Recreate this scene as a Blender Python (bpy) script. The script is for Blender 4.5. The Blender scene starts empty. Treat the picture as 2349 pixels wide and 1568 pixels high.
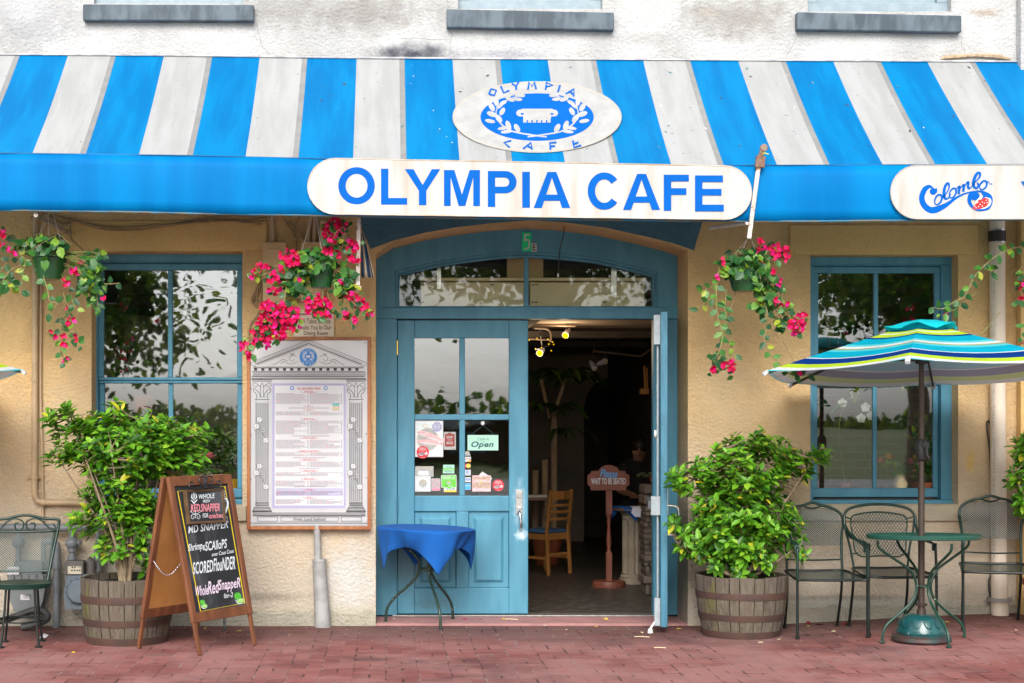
import bpy, bmesh, math, random
from mathutils import Vector, Matrix, noise
C = bpy.context.scene.collection
R = math.radians
random.seed(7)
# ---------------------------------------------------------------- camera, sky, sun, exposure
FOC, DIST, EYE, FX, HY = 3600.0, 12.0, 1.587, 890.0, 960.0      # photo measured on a 2349 px wide copy
cd = bpy.data.cameras.new('camera'); cam = bpy.data.objects.new('camera', cd); C.objects.link(cam)
cam.location = (0, -DIST, EYE); cam.rotation_euler = (R(90), 0, 0)
cd.sensor_width = 36; cd.lens = 36*FOC/2349
cd.shift_x = (1174.5-FX)/2349; cd.shift_y = (HY-784)/2349
cd.clip_start = .1; cd.clip_end = 400
bpy.context.scene.camera = cam
wd = bpy.data.worlds.new('World'); bpy.context.scene.world = wd; wd.use_nodes = True
nt = wd.node_tree; bg = nt.nodes['Background']
sky = nt.nodes.new('ShaderNodeTexSky'); sky.sky_type = 'NISHITA'; sky.sun_disc = False
SUN_EL, SUN_AZ = R(36), R(188)                                  # azimuth clockwise from +Y (the wall faces -Y)
sky.sun_elevation = SUN_EL; sky.sun_rotation = SUN_AZ; sky.air_density = 1.0; sky.dust_density = 3.0; sky.ozone_density = 1
hs = nt.nodes.new('ShaderNodeHueSaturation'); hs.inputs['Saturation'].default_value = .35
nt.links.new(sky.outputs[0], hs.inputs['Color']); nt.links.new(hs.outputs[0], bg.inputs[0])
bg.inputs[1].default_value = .15
sl = bpy.data.lights.new('sun', 'SUN'); so = bpy.data.objects.new('sun', sl); C.objects.link(so)
sl.energy = 1.5; sl.angle = R(34); sl.color = (1, .965, .92)
sdir = Vector((math.sin(SUN_AZ)*math.cos(SUN_EL), math.cos(SUN_AZ)*math.cos(SUN_EL), math.sin(SUN_EL)))
so.rotation_euler = sdir.to_track_quat('Z', 'Y').to_euler(); so.location = sdir*30
vs = bpy.context.scene.view_settings
vs.view_transform = 'Standard'; vs.look = 'None'; vs.gamma = 1; vs.exposure = .82
cy = bpy.context.scene.cycles
cy.max_bounces = 8; cy.transparent_max_bounces = 16; cy.sample_clamp_indirect = 4; cy.use_denoising = True
# ---------------------------------------------------------------- measuring helpers
def W(px, py, y=0.0):
    d = DIST+y
    return Vector(((px-FX)*d/FOC, y, EYE+(HY-py)*d/FOC))
def X(px, y=0.0): return (px-FX)*(DIST+y)/FOC
def Z(py, y=0.0): return EYE+(HY-py)*(DIST+y)/FOC
def sstep(t): t = max(0, min(1, t)); return t*t*(3-2*t)
def gz(x, y):                                                    # the pavement climbs a little to the right along the wall
    return .1*sstep((x-2.35)/2.6)*max(0, min(1, 1+y/2.6))
def pave(px, py):                                                # point of the pavement seen at a photo point
    y = -1.0
    for _ in range(6):
        y0 = FOC*(EYE-gz(X(px, y), y))/(py-HY)-DIST; y = y0
    return Vector((X(px, y), y, gz(X(px, y), y)))
# ---------------------------------------------------------------- geometry collector
class G:
    def __init__(s): s.v = []; s.f = []; s.m = []; s.mi = 0
    def add(s, vs, fs):
        b = len(s.v); s.v += [Vector(p) for p in vs]
        for f in fs: s.f.append([b+i for i in f]); s.m.append(s.mi)
        return s
    def box(s, x0, x1, y0, y1, z0, z1):
        return s.add([(x0,y0,z0),(x1,y0,z0),(x1,y1,z0),(x0,y1,z0),(x0,y0,z1),(x1,y0,z1),(x1,y1,z1),(x0,y1,z1)],
                     [(0,3,2,1),(4,5,6,7),(0,1,5,4),(1,2,6,5),(2,3,7,6),(3,0,4,7)])
    def hexa(s, p): return s.add(p, [(0,3,2,1),(4,5,6,7),(0,1,5,4),(1,2,6,5),(2,3,7,6),(3,0,4,7)])
    def bar(s, a, b, w, h, up=(0,0,1)):                          # rectangular bar between two points
        a, b = Vector(a), Vector(b); d = (b-a).normalized(); u = Vector(up)
        sx = d.cross(u)
        if sx.length < 1e-4: sx = d.cross(Vector((0,1,0)))
        sx.normalize(); sy = sx.cross(d)
        c = [(-w/2,-h/2),(w/2,-h/2),(w/2,h/2),(-w/2,h/2)]
        return s.hexa([a+sx*i+sy*j for i, j in c]+[b+sx*i+sy*j for i, j in c])
    def prism(s, out, y0, y1):                                   # (x,z) outline extruded along y; concave outlines are fine
        n = len(out)
        s.add([(x,y0,z) for x,z in out]+[(x,y1,z) for x,z in out],
              [tuple(range(n)), tuple(range(2*n-1,n-1,-1))]+[(i,(i+1)%n,n+(i+1)%n,n+i) for i in range(n)])
        return s
    def poly(s, pts): return s.add(pts, [tuple(range(len(pts)))])
    def tube(s, pts, r, n=8, closed=False, caps=True, smooth=0):
        pts = [Vector(p) for p in pts]
        if smooth: pts, r = spline(pts, smooth, closed, r)
        k = len(pts); rr = r if isinstance(r, (list, tuple)) else [r]*k
        ring0 = None; base = len(s.v); vs = []; nrm = None
        for i, p in enumerate(pts):
            a = pts[i-1] if (i or closed) else p; b = pts[(i+1) % k] if (i < k-1 or closed) else p
            d = (b-a)
            if d.length < 1e-9: d = Vector((0,0,1))
            d.normalize()
            if nrm is None:
                nrm = d.cross(Vector((.13,.31,.94)))
                if nrm.length < 1e-3: nrm = d.cross(Vector((1,0,0)))
            nrm = (nrm-d*nrm.dot(d))
            if nrm.length < 1e-6: nrm = d.orthogonal()
            nrm.normalize(); bi = d.cross(nrm)
            vs += [p+(nrm*math.cos(2*math.pi*j/n)+bi*math.sin(2*math.pi*j/n))*rr[i] for j in range(n)]
        fs = []
        for i in range(k if closed else k-1):
            o, q = i*n, ((i+1) % k)*n
            fs += [(o+j, o+(j+1)%n, q+(j+1)%n, q+j) for j in range(n)]
        if caps and not closed: fs += [tuple(range(n-1,-1,-1)), tuple(range((k-1)*n, k*n))]
        return s.add(vs, fs)
    def lathe(s, prof, c=(0,0,0), n=24, cap0=True, cap1=True, sx=1, sy=1):
        c = Vector(c); vs = []; k = len(prof)
        for r, z in prof: vs += [c+Vector((r*sx*math.cos(2*math.pi*j/n), r*sy*math.sin(2*math.pi*j/n), z)) for j in range(n)]
        fs = []
        for i in range(k-1): fs += [(i*n+j, i*n+(j+1)%n, (i+1)*n+(j+1)%n, (i+1)*n+j) for j in range(n)]
        if cap0: fs.append(tuple(range(n-1,-1,-1)))
        if cap1: fs.append(tuple(range((k-1)*n, k*n)))
        return s.add(vs, fs)
    def ball(s, c, r, n=10, m=6, sc=(1,1,1)):
        prof = [(max(1e-4, r*math.sin(math.pi*i/m)), -r*math.cos(math.pi*i/m)) for i in range(m+1)]
        g = G().lathe(prof, n=n, cap0=False, cap1=False)
        return s.add([Vector(c)+Vector((p.x*sc[0],p.y*sc[1],p.z*sc[2])) for p in g.v], g.f)
    def disc(s, c, r, axis, n=16, th=.002):
        a = Vector(axis).normalized(); return s.tube([Vector(c), Vector(c)+a*th], r, n)
    def xf(s, M): s.v = [M @ p for p in s.v]; return s
    def build(s, name, mat, parent=None, smooth=None, bevel=0, local=False, org=None):
        o0 = org if org is not None else (Vector((0,0,0)) if (local or parent is None) else LOC[parent.as_pointer()])
        me = bpy.data.meshes.new(name); me.from_pydata([p-o0 for p in s.v], [], s.f)
        for m in (mat if isinstance(mat, (list, tuple)) else [mat]): me.materials.append(m)
        if any(s.m): me.polygons.foreach_set('material_index', s.m)
        if smooth is not None:
            me.polygons.foreach_set('use_smooth', [True]*len(me.polygons))
            if smooth: me.set_sharp_from_angle(angle=R(smooth))
        me.update()
        o = bpy.data.objects.new(name, me); C.objects.link(o)
        if parent is not None: o.parent = parent
        elif org is not None: o.location = org
        if bevel:
            b = o.modifiers.new('bevel', 'BEVEL'); b.width = bevel; b.segments = 2; b.limit_method = 'ANGLE'; b.angle_limit = R(40)
        LOC[o.as_pointer()] = o0
        return o
LOC = {}
def spline(pts, k, closed=False, r=None):
    n = len(pts); out = []; ro = []
    rr = r if isinstance(r, (list, tuple)) else [r]*n
    for i in range(n if closed else n-1):
        p0 = pts[(i-1) % n] if (i or closed) else pts[0]*2-pts[1]; p1 = pts[i]; p2 = pts[(i+1) % n]
        p3 = pts[(i+2) % n] if (i < n-2 or closed) else p2*2-p1
        for j in range(k):
            t = j/k
            out.append(((p1*2)+(p2-p0)*t+(p0*2-p1*5+p2*4-p3)*t*t+(p1*3-p0-p2*3+p3)*t**3)*.5)
            if rr[0] is not None: ro.append(rr[i]+(rr[(i+1) % n]-rr[i])*t)
    if not closed:
        out.append(pts[-1])
        if rr[0] is not None: ro.append(rr[-1])
    return out, ro
def tag(o, label=None, cat=None, group=None, kind=None):
    if label: o['label'] = label
    if cat: o['category'] = cat
    if group: o['group'] = group
    if kind: o['kind'] = kind
    return o
def thing(name, label, cat, loc=(0,0,0), rz=0, group=None):
    o = bpy.data.objects.new(name, None); C.objects.link(o); o.location = loc; o.rotation_euler = (0,0,rz)
    o.empty_display_size = .1
    LOC[o.as_pointer()] = Vector(loc)
    return tag(o, label, cat, group)
def single(name, label, cat, g, mat, group=None, smooth=None, bevel=0, kind=None):
    xs = [p.x for p in g.v]; ys = [p.y for p in g.v]; zs = [p.z for p in g.v]
    org = Vector(((min(xs)+max(xs))/2, (min(ys)+max(ys))/2, min(zs)))
    return tag(g.build(name, mat, None, smooth, bevel, org=org), label, cat, group, kind)
def dup(root, loc, rz=None, label=None, group=None, M=None):
    def cp(o, par):
        c = o.copy(); C.objects.link(c); c.parent = par; LOC[c.as_pointer()] = LOC.get(o.as_pointer(), Vector())
        for ch in list(o.children): cp(ch, c)
        return c
    c = cp(root, None); c.location = loc; LOC[c.as_pointer()] = Vector(loc)
    if rz is not None: c.rotation_euler = (0,0,rz)
    return tag(c, label, None, group)
# ---------------------------------------------------------------- material helpers
def new_mat(name):
    m = bpy.data.materials.new(name); m.use_nodes = True; t = m.node_tree
    return m, t, t.nodes['Principled BSDF'], t.nodes['Material Output']
class N:                                                         # short names for shader nodes
    def __init__(s, t): s.t = t
    def n(s, typ, **k):
        o = s.t.nodes.new('ShaderNode'+typ)
        for a, b in k.items(): setattr(o, a, b)
        return o
    def link(s, a, b): s.t.links.new(a, b)
    def put(s, inp, v):
        if hasattr(v, 'is_linked') or hasattr(v, 'links'): s.link(v, inp)
        else: inp.default_value = v
    def math(s, op, a, b=None, c=None, clamp=False):
        o = s.n('Math', operation=op, use_clamp=clamp); s.put(o.inputs[0], a)
        if b is not None: s.put(o.inputs[1], b)
        if c is not None: s.put(o.inputs[2], c)
        return o.outputs[0]
    def mix(s, f, a, b, blend='MIX'):
        o = s.n('Mix', data_type='RGBA', blend_type=blend); s.put(o.inputs[0], f)
        s.put(o.inputs[6], a if not isinstance(a, tuple) else (*a[:3],1)); s.put(o.inputs[7], b if not isinstance(b, tuple) else (*b[:3],1))
        return o.outputs[2]
    def noise(s, vec, sc, det=4, rough=.55, dist=0):
        o = s.n('TexNoise'); s.link(vec, o.inputs['Vector']); o.inputs['Scale'].default_value = sc
        o.inputs['Detail'].default_value = det; o.inputs['Roughness'].default_value = rough; o.inputs['Distortion'].default_value = dist
        return o.outputs[0]
    def obj(s): return s.n('TexCoord').outputs['Object']
    def map(s, vec, loc=(0,0,0), sc=(1,1,1), rot=(0,0,0)):
        o = s.n('Mapping'); s.link(vec, o.inputs[0]); o.inputs[1].default_value = loc; o.inputs[2].default_value = rot; o.inputs[3].default_value = sc
        return o.outputs[0]
    def ramp(s, f, a, b, lo=0, hi=1):
        o = s.n('MapRange', interpolation_type='SMOOTHSTEP'); s.put(o.inputs[0], f)
        for i, v in zip((1,2,3,4), (a,b,lo,hi)): o.inputs[i].default_value = v
        return o.outputs[0]
    def bump(s, h, strength, dist=.01):
        o = s.n('Bump'); s.link(h, o.inputs['Height']); o.inputs['Strength'].default_value = strength; o.inputs['Distance'].default_value = dist
        return o.outputs[0]
    def colramp(s, f, stops, interp='LINEAR'):
        o = s.n('ValToRGB'); s.put(o.inputs[0], f); cr = o.color_ramp; cr.interpolation = interp
        while len(cr.elements) < len(stops): cr.elements.new(.5)
        for e, (p, c) in zip(cr.elements, stops): e.position = p; e.color = (*c[:3], 1)
        return o.outputs[0]
def M(name, c, c2=None, sc=6, rough=.6, bump=0, bsc=60, metal=0, spec=.5, det=5, stretch=(1,1,1), lo=.35, hi=.65, chips=None, chip_sc=40, chip_at=.62, coat=0, transl=0, emit=None, stains=()):
    m, t, p, out = new_mat(name); n = N(t); ob = n.obj(); col = (*c,1)
    v = n.map(ob, sc=stretch)
    if c2:
        f = n.ramp(n.noise(v, sc, det), lo, hi); col = n.mix(f, c, c2)
    if chips:
        f = n.ramp(n.noise(v, chip_sc, 6, .7), chip_at, chip_at+.03); col = n.mix(f, col, chips)
    for st_ in stains: col = stain(n, ob, col, *st_)
    n.put(p.inputs['Base Color'], col); p.inputs['Roughness'].default_value = rough; p.inputs['Metallic'].default_value = metal
    p.inputs['Specular IOR Level'].default_value = spec; p.inputs['Coat Weight'].default_value = coat
    if bump: n.link(n.bump(n.noise(v, bsc, 6, .65), bump), p.inputs['Normal'])
    if emit: p.inputs['Emission Color'].default_value = (*emit[0],1); p.inputs['Emission Strength'].default_value = emit[1]
    if transl:
        tr = n.n('BsdfTranslucent'); n.put(tr.inputs[0], col); mx = n.n('MixShader'); mx.inputs[0].default_value = transl
        n.link(p.outputs[0], mx.inputs[1]); n.link(tr.outputs[0], mx.inputs[2]); n.link(mx.outputs[0], out.inputs[0])
    return m
# ---------------------------------------------------------------- flat artwork on a surface
class Art:
    """flat shapes on a surface given by fmap(px, py, lift); every shape lies a hair above the one before"""
    def __init__(s, fmap, lift=.002, step=.0004): s.f = fmap; s.l = lift; s.st = step; s.g = G()
    def up(s): s.l += s.st
    def col(s, i): s.g.mi = i; return s
    def poly(s, pts): s.g.poly([s.f(x, y, s.l) for x, y in pts]); s.up(); return s
    def rect(s, x0, y0, x1, y1): return s.poly([(x0,y1),(x1,y1),(x1,y0),(x0,y0)])
    def rects(s, rs):
        for x0, y0, x1, y1 in rs: s.g.poly([s.f(x, y, s.l) for x, y in ((x0,y1),(x1,y1),(x1,y0),(x0,y0))])
        s.up(); return s
    def ell(s, cx, cy, rx, ry, n=40, rot=0):
        c, d = math.cos(rot), math.sin(rot)
        return s.poly([(cx+rx*math.cos(a)*c-ry*math.sin(a)*d, cy+rx*math.cos(a)*d+ry*math.sin(a)*c) for a in [-2*math.pi*i/n for i in range(n)]])
    def ring(s, cx, cy, rx, ry, w, n=48):
        p = [[(cx+(rx+k)*math.cos(a), cy+(ry+k)*math.sin(a)) for a in [2*math.pi*i/n for i in range(n)]] for k in (0, -w)]
        vs = [s.f(x, y, s.l) for q in p for x, y in q]
        s.g.add(vs, [(i, n+i, n+(i+1)%n, (i+1)%n) for i in range(n)]); s.up(); return s
    def stroke(s, pts, w, k=6, closed=False):
        pts = [Vector((x, y, 0)) for x, y in pts]; ws = w if isinstance(w, (list, tuple)) else [w]*len(pts)
        if k: pts, ws = spline(pts, k, closed, list(ws))
        vs = []; m = len(pts)
        for i, p in enumerate(pts):
            d = pts[(i+1) % m if closed else min(i+1, m-1)]-pts[i-1 if (i or closed) else 0]; nn = Vector((-d.y, d.x, 0))
            if nn.length: nn.normalize()
            for e in (-.5, .5): q = p+nn*ws[i]*e; vs.append(s.f(q.x, q.y, s.l))
        s.g.add(vs, [(2*i, 2*((i+1) % m), 2*((i+1) % m)+1, 2*i+1) for i in range(m if closed else m-1)]); s.up(); return s
    def text(s, body, x0, y0, x1, y1, bold=0, shear=0, dy=0, fn=None):
        vs, fs = text_mesh(body, bold, shear)
        out = []
        for x, y in vs:
            px = x0+(x1-x0)*x; py = y1+(y0-y1)*y+dy*x
            if fn: px, py = fn(x, y)
            out.append(s.f(px, py, s.l))
        s.g.add(out, fs); s.up(); return s
_tc = {}
def text_mesh(body, bold=0, shear=0):
    k = (body, bold, shear)
    if k in _tc: return _tc[k]
    cu = bpy.data.curves.new('lettering', 'FONT'); cu.body = body; cu.offset = bold; cu.shear = shear; cu.resolution_u = 3
    if bold: cu.space_character = 1+bold*2
    ob = bpy.data.objects.new('lettering', cu); C.objects.link(ob); bpy.context.view_layer.update()
    me = bpy.data.meshes.new_from_object(ob.evaluated_get(bpy.context.evaluated_depsgraph_get()))
    xs = [v.co.x for v in me.vertices]; ys = [v.co.y for v in me.vertices]
    w = max(max(xs)-min(xs), 1e-5); h = max(max(ys)-min(ys), 1e-5)
    vs = [((v.co.x-min(xs))/w, (v.co.y-min(ys))/h) for v in me.vertices]; fs = [tuple(p.vertices) for p in me.polygons]
    bpy.data.objects.remove(ob); bpy.data.curves.remove(cu); bpy.data.meshes.remove(me)
    _tc[k] = (vs, fs); return _tc[k]
def face_y(y): return lambda px, py, l: W(px, py, y)+Vector((0,-l,0))
# ---------------------------------------------------------------- materials
def stain(n, ob, col, px, py, rx, ry, color, k, sc=9, y=0):
    """a stain, or painted shade, of its own shape on wall and door, centred on a photo point"""
    c = W(px, py, y); v = n.map(ob, loc=(-c.x/rx, 0, -c.z/ry), sc=(1/rx, 0, 1/ry))
    l = n.n('VectorMath', operation='LENGTH'); n.link(v, l.inputs[0])
    d = n.math('ADD', l.outputs['Value'], n.math('MULTIPLY', n.math('SUBTRACT', n.noise(ob, sc, 6, .6), .5), 1.5))
    return n.mix(n.ramp(d, 1.05, .1, 0, k), col, color)
def wall_paint(name, a, b, base, stains, bump=.65, zlo=.1, zhi=2.3, speck=None):
    m, t, p, out = new_mat(name); n = N(t); ob = n.obj()
    col = n.mix(n.ramp(n.noise(ob, 1.7, 6, .6), .38, .62), a, b)
    if base:
        sep = n.n('SeparateXYZ'); n.link(ob, sep.inputs[0])
        h = n.math('ADD', sep.outputs[2], n.math('MULTIPLY', n.math('SUBTRACT', n.noise(ob, 2.3, 6, .6), .5), 1.4))
        col = n.mix(n.ramp(h, zhi, zlo), col, base)
    for s in stains: col = stain(n, ob, col, *s)
    if speck: col = n.mix(n.ramp(n.noise(ob, 38, 3, .5), .69, .74, 0, .8), col, speck)
    col = n.mix(n.ramp(n.noise(ob, 60, 4, .7), .52, .72, 0, .25), col, (.08,.06,.04))
    n.put(p.inputs['Base Color'], col); p.inputs['Roughness'].default_value = .93; p.inputs['Specular IOR Level'].default_value = .2
    vor = n.n('TexVoronoi'); n.link(n.map(ob, sc=(1,1,1.3)), vor.inputs['Vector']); vor.inputs['Scale'].default_value = 34
    h = n.math('ADD', n.math('MULTIPLY', n.noise(ob, 45, 5, .65, .6), 1.0), n.math('MULTIPLY', vor.outputs[0], .45))
    n.link(n.bump(h, bump, .02), p.inputs['Normal'])
    return m
TAN = wall_paint('ochre_stucco', (.71,.475,.22), (.57,.385,.185), (.50,.435,.35),
    [(1725,1330,.05,.14,(.16,.14,.11),.7,14),(1840,1300,.03,.08,(.2,.18,.14),.6,14),(650,1080,.10,.55,(.44,.38,.28),.5),(1650,900,.35,.5,(.58,.46,.28),.5),(600,1370,.5,.05,(.2,.18,.14),.55,20),(1950,1372,.7,.035,(.18,.165,.13),.7,20),(2225,1060,.05,.12,(.66,.45,.12),.7,14),(840,700,.06,.3,(.48,.34,.17),.6),(1700,1060,.3,.25,(.40,.33,.23),.35),(180,1200,.35,.12,(.36,.31,.23),.5),(300,1330,1.1,.35,(.40,.38,.33),.7), (1930,1400,1.6,.14,(.42,.42,.38),.8), (2060,1290,.5,.3,(.34,.29,.22),.35), (800,1330,.35,.35,(.55,.55,.52),.9), (720,1410,.8,.08,(.40,.40,.28),.5),(140,980,.5,.5,(.50,.42,.28),.5)])
TRIM = wall_paint('ochre_stone_trim', (.70,.46,.19), (.62,.41,.17), None, [], .3)
SILLST = wall_paint('grey_stone_sill', (.45,.38,.27), (.38,.33,.25), None, [], .35)
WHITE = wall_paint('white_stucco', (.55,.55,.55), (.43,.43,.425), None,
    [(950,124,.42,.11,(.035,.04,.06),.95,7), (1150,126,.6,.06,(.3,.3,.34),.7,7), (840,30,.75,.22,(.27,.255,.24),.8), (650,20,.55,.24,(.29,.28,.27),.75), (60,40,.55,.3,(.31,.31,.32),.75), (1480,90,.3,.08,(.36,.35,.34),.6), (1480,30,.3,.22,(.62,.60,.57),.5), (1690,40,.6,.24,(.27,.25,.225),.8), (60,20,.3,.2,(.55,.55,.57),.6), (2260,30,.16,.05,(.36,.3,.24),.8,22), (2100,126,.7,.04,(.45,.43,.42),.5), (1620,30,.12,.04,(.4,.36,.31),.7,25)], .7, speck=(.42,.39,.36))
BLUEST = wall_paint('slate_blue_stucco', (.065,.15,.20), (.08,.18,.235), None, [], .8)
CONC = M('grey_concrete', (.34,.33,.31), (.26,.25,.23), 8, .9, .4, 70)
BLUE = M('blue_door_paint', (.055,.215,.315), (.075,.265,.375), 3, .5, .12, 90, stretch=(3,3,.6), chips=(.06,.06,.07), chip_sc=22, chip_at=.74)
BLUED = M('scuffed_shaded_door_paint', (.055,.215,.315), (.075,.265,.375), 3, .5, .14, 90, stretch=(3,3,.6), chips=(.05,.05,.06), chip_sc=30, chip_at=.725, stains=[(1192,1160,.06,.22,(.36,.52,.62),.8,16,.43),(1196,1228,.06,.06,(.55,.68,.75),.9,30,.43),(1000,1385,.25,.10,(.05,.13,.17),.7,40,.43),(940,1300,.22,.25,(.11,.18,.23),.5,9,.43)])  # scuffs and grime, plus the table's shade painted low on the left
BLUEW = M('worn_blue_paint', (.034,.145,.22), (.05,.195,.29), 14, .5, .2, 60, stretch=(2,2,.35), chips=(.42,.17,.05), chip_sc=14, chip_at=.68)
SLATE = M('dark_blue_sill_paint', (.04,.06,.08), (.10,.135,.165), 9, .6, .3, 40, stretch=(1.2,1,.4))
PALE = M('pale_grey_window_paint', (.27,.34,.39), (.22,.29,.34), 12, .5)
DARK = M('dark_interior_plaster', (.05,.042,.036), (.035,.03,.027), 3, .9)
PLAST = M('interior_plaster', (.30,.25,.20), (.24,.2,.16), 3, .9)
CEILB = M('dark_ceiling_boards', (.06,.045,.035), (.10,.075,.06), 5, .8, stretch=(.3,3,3))
CREAM = M('cream_metal_box', (.80,.66,.40), (.72,.6,.36), 3, .35)
STEEL = M('brushed_steel', (.62,.62,.62), (.5,.5,.5), 30, .3, 0, metal=1)
BRASS = M('brass', (.75,.5,.12), None, rough=.3, metal=1)
BLACK = M('black_metal', (.02,.02,.022), None, rough=.45)
WHITEM = M('white_painted_metal', (.75,.75,.72), (.62,.6,.56), 12, .45, chips=(.25,.12,.06), chip_sc=26, chip_at=.70)
def brick_mat(name, c1, c2, mortar, bw, bh, msz=.01, squash=1):
    m, t, p, out = new_mat(name); n = N(t); ob = n.obj()
    sep = n.n('SeparateXYZ'); n.link(ob, sep.inputs[0]); cb = n.n('CombineXYZ')
    n.link(n.math('ADD', sep.outputs[0], sep.outputs[1]), cb.inputs[0]); n.link(sep.outputs[2], cb.inputs[1])
    b = n.n('TexBrick'); n.link(cb.outputs[0], b.inputs['Vector']); b.inputs['Scale'].default_value = 1
    b.inputs['Brick Width'].default_value = bw; b.inputs['Row Height'].default_value = bh; b.inputs['Mortar Size'].default_value = msz
    b.inputs['Color1'].default_value = (*c1,1); b.inputs['Color2'].default_value = (*c2,1); b.inputs['Mortar'].default_value = (*mortar,1)
    n.link(n.mix(n.ramp(n.noise(ob, 18, 5), .4, .7, 0, .5), b.outputs[0], (.12,.09,.07)), p.inputs['Base Color']); p.inputs['Roughness'].default_value = .9
    n.link(n.bump(b.outputs[1], -.6, .01), p.inputs['Normal'])
    return m
BRICKIN = brick_mat('old_interior_brick', (.16,.085,.05), (.10,.055,.035), (.16,.12,.085), .21, .075)
STONE = brick_mat('stacked_stone', (.17,.13,.10), (.11,.085,.065), (.03,.025,.02), .3, .1, .012)
def glass_mat(name, refl, tint, wave, wsc):
    m, t, p, out = new_mat(name); n = N(t); ob = n.obj(); t.nodes.remove(p)
    tr = n.n('BsdfTransparent'); tr.inputs[0].default_value = (*tint,1); gl = n.n('BsdfAnisotropic'); gl.inputs['Roughness'].default_value = .015
    gl.inputs['Color'].default_value = (.86,.93,1,1)
    if wave: n.link(n.bump(n.noise(n.map(ob, sc=(1,1,1.6)), wsc, 2, .4, .8), wave, .03), gl.inputs['Normal'])
    lw = n.n('LayerWeight'); lw.inputs[0].default_value = .35
    mx = n.n('MixShader'); n.link(n.ramp(lw.outputs[0], 0, 1, refl, 1), mx.inputs[0]); n.link(tr.outputs[0], mx.inputs[1]); n.link(gl.outputs[0], mx.inputs[2])
    n.link(mx.outputs[0], out.inputs[0]); return m
GLASS = glass_mat('window_glass', .155, (.8,.82,.8), .004, 3)
GLASSW = glass_mat('wavy_old_glass', .17, (.8,.82,.8), .07, 1.7)
GLASST = glass_mat('transom_glass', .065, (.9,.92,.88), .006, 3)
GLASSD = glass_mat('door_glass', .16, (.75,.77,.74), .012, 3)
def leaf_mat(name, stops, transl=.3, rough=.38):
    m, t, p, out = new_mat(name); n = N(t); ge = n.n('NewGeometry'); col = n.colramp(ge.outputs['Random Per Island'], stops)
    n.put(p.inputs['Base Color'], col); p.inputs['Roughness'].default_value = rough; p.inputs['Specular IOR Level'].default_value = .4
    tr = n.n('BsdfTranslucent'); n.put(tr.inputs[0], n.mix(.5, col, (1,1,.3), 'MULTIPLY')); mx = n.n('MixShader'); mx.inputs[0].default_value = transl
    n.link(p.outputs[0], mx.inputs[1]); n.link(tr.outputs[0], mx.inputs[2]); n.link(mx.outputs[0], out.inputs[0]); return m
LEAF = leaf_mat('glossy_shrub_leaf', [(0,(.018,.075,.008)),(.25,(.06,.20,.012)),(.6,(.14,.38,.02)),(.86,(.20,.46,.03)),(.95,(.30,.52,.04)),(1,(.62,.50,.03))])
VLEAF = leaf_mat('vine_leaf', [(0,(.012,.07,.022)),(.4,(.028,.125,.03)),(.75,(.06,.21,.03)),(.93,(.19,.36,.03)),(1,(.42,.42,.04))])
BRACT = leaf_mat('crimson_bract', [(0,(.55,.003,.05)),(.4,(.75,.006,.09)),(.7,(.82,.008,.17)),(1,(.85,.02,.36))], .3, .6)
DLEAF = leaf_mat('dark_house_plant_leaf', [(0,(.02,.045,.012)),(.6,(.05,.12,.022)),(1,(.18,.26,.05))], .2)
TREEL = leaf_mat('tree_leaf', [(0,(.04,.10,.015)),(.6,(.12,.24,.03)),(1,(.34,.42,.05))], .5, .5)
STEM = M('brown_stem', (.20,.13,.07), (.13,.085,.05), 20, .8)
BARK = M('pale_shrub_bark', (.30,.23,.15), (.22,.16,.10), 25, .85, .3, 80)
GSTEM = M('green_vine_stem', (.18,.22,.05), (.26,.17,.08), 8, .7)
# ---------------------------------------------------------------- the cafe building
bld = thing('cafe_building', 'tan stucco cafe front with blue door and windows under a white upper storey', 'building')
YF = .432
arch = [(862,583),(880,570),(901,557),(976,538),(1040,527),(1122,516.5),(1215,510),(1290,514),(1390,527),(1490,549),(1545,563),(1578,575)]
xl0, xl1, xr0, xr1, xd0, xd1 = X(210), X(556), X(1859), X(2198), X(862), X(1578)
g = G(); T = .43
for x0, x1 in ((-7, xl0), (xl1, xd0), (xd1, xr0), (xr1, 9.5)): g.box(x0, x1, 0, T, -.15, 3.9)
g.box(xl0, xl1, 0, T, Z(578), 3.9); g.box(xl0, xl1, 0, T, -.15, Z(1160))
g.box(xr0, xr1, 0, T, Z(586), 3.9); g.box(xr0, xr1, 0, T, -.15, Z(1158))
g.prism([(X(x), Z(y)) for x, y in arch]+[(xd1,3.9),(xd0,3.9)], 0, T)
g.build('wall', TAN, bld)
g = G()                                                          # upper storey with its three window openings
ups = [(190,582,10,47,215,559,9), (1025,1409,21,63,1051,1382,21), (1829,2206,28,68,1853,2182,27)]
xs = [-7]+[X(v) for u in ups for v in (u[4], u[5])]+[9.5]
for i in range(0, 8, 2): g.box(xs[i], xs[i+1], 0, T, 3.9, 7.4)
for i, u in enumerate(ups): g.box(xs[2*i+1], xs[2*i+2], 0, T, 3.9, Z(u[6])); g.box(xs[2*i+1], xs[2*i+2], 0, T, 6.5, 7.4)
g.build('upper_wall', WHITE, bld)
g = G().box(-7, 9.5, T+.005, 9, 7.0, 7.2); g.box(-7.2, -7, -.0, 9, -.1, 7.3); g.box(9.5, 9.7, 0, 9, -.1, 7.3); g.box(-7, 9.5, 8.8, 9, -.1, 7.3)
g.build('rear_shell', DARK, bld)
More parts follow.
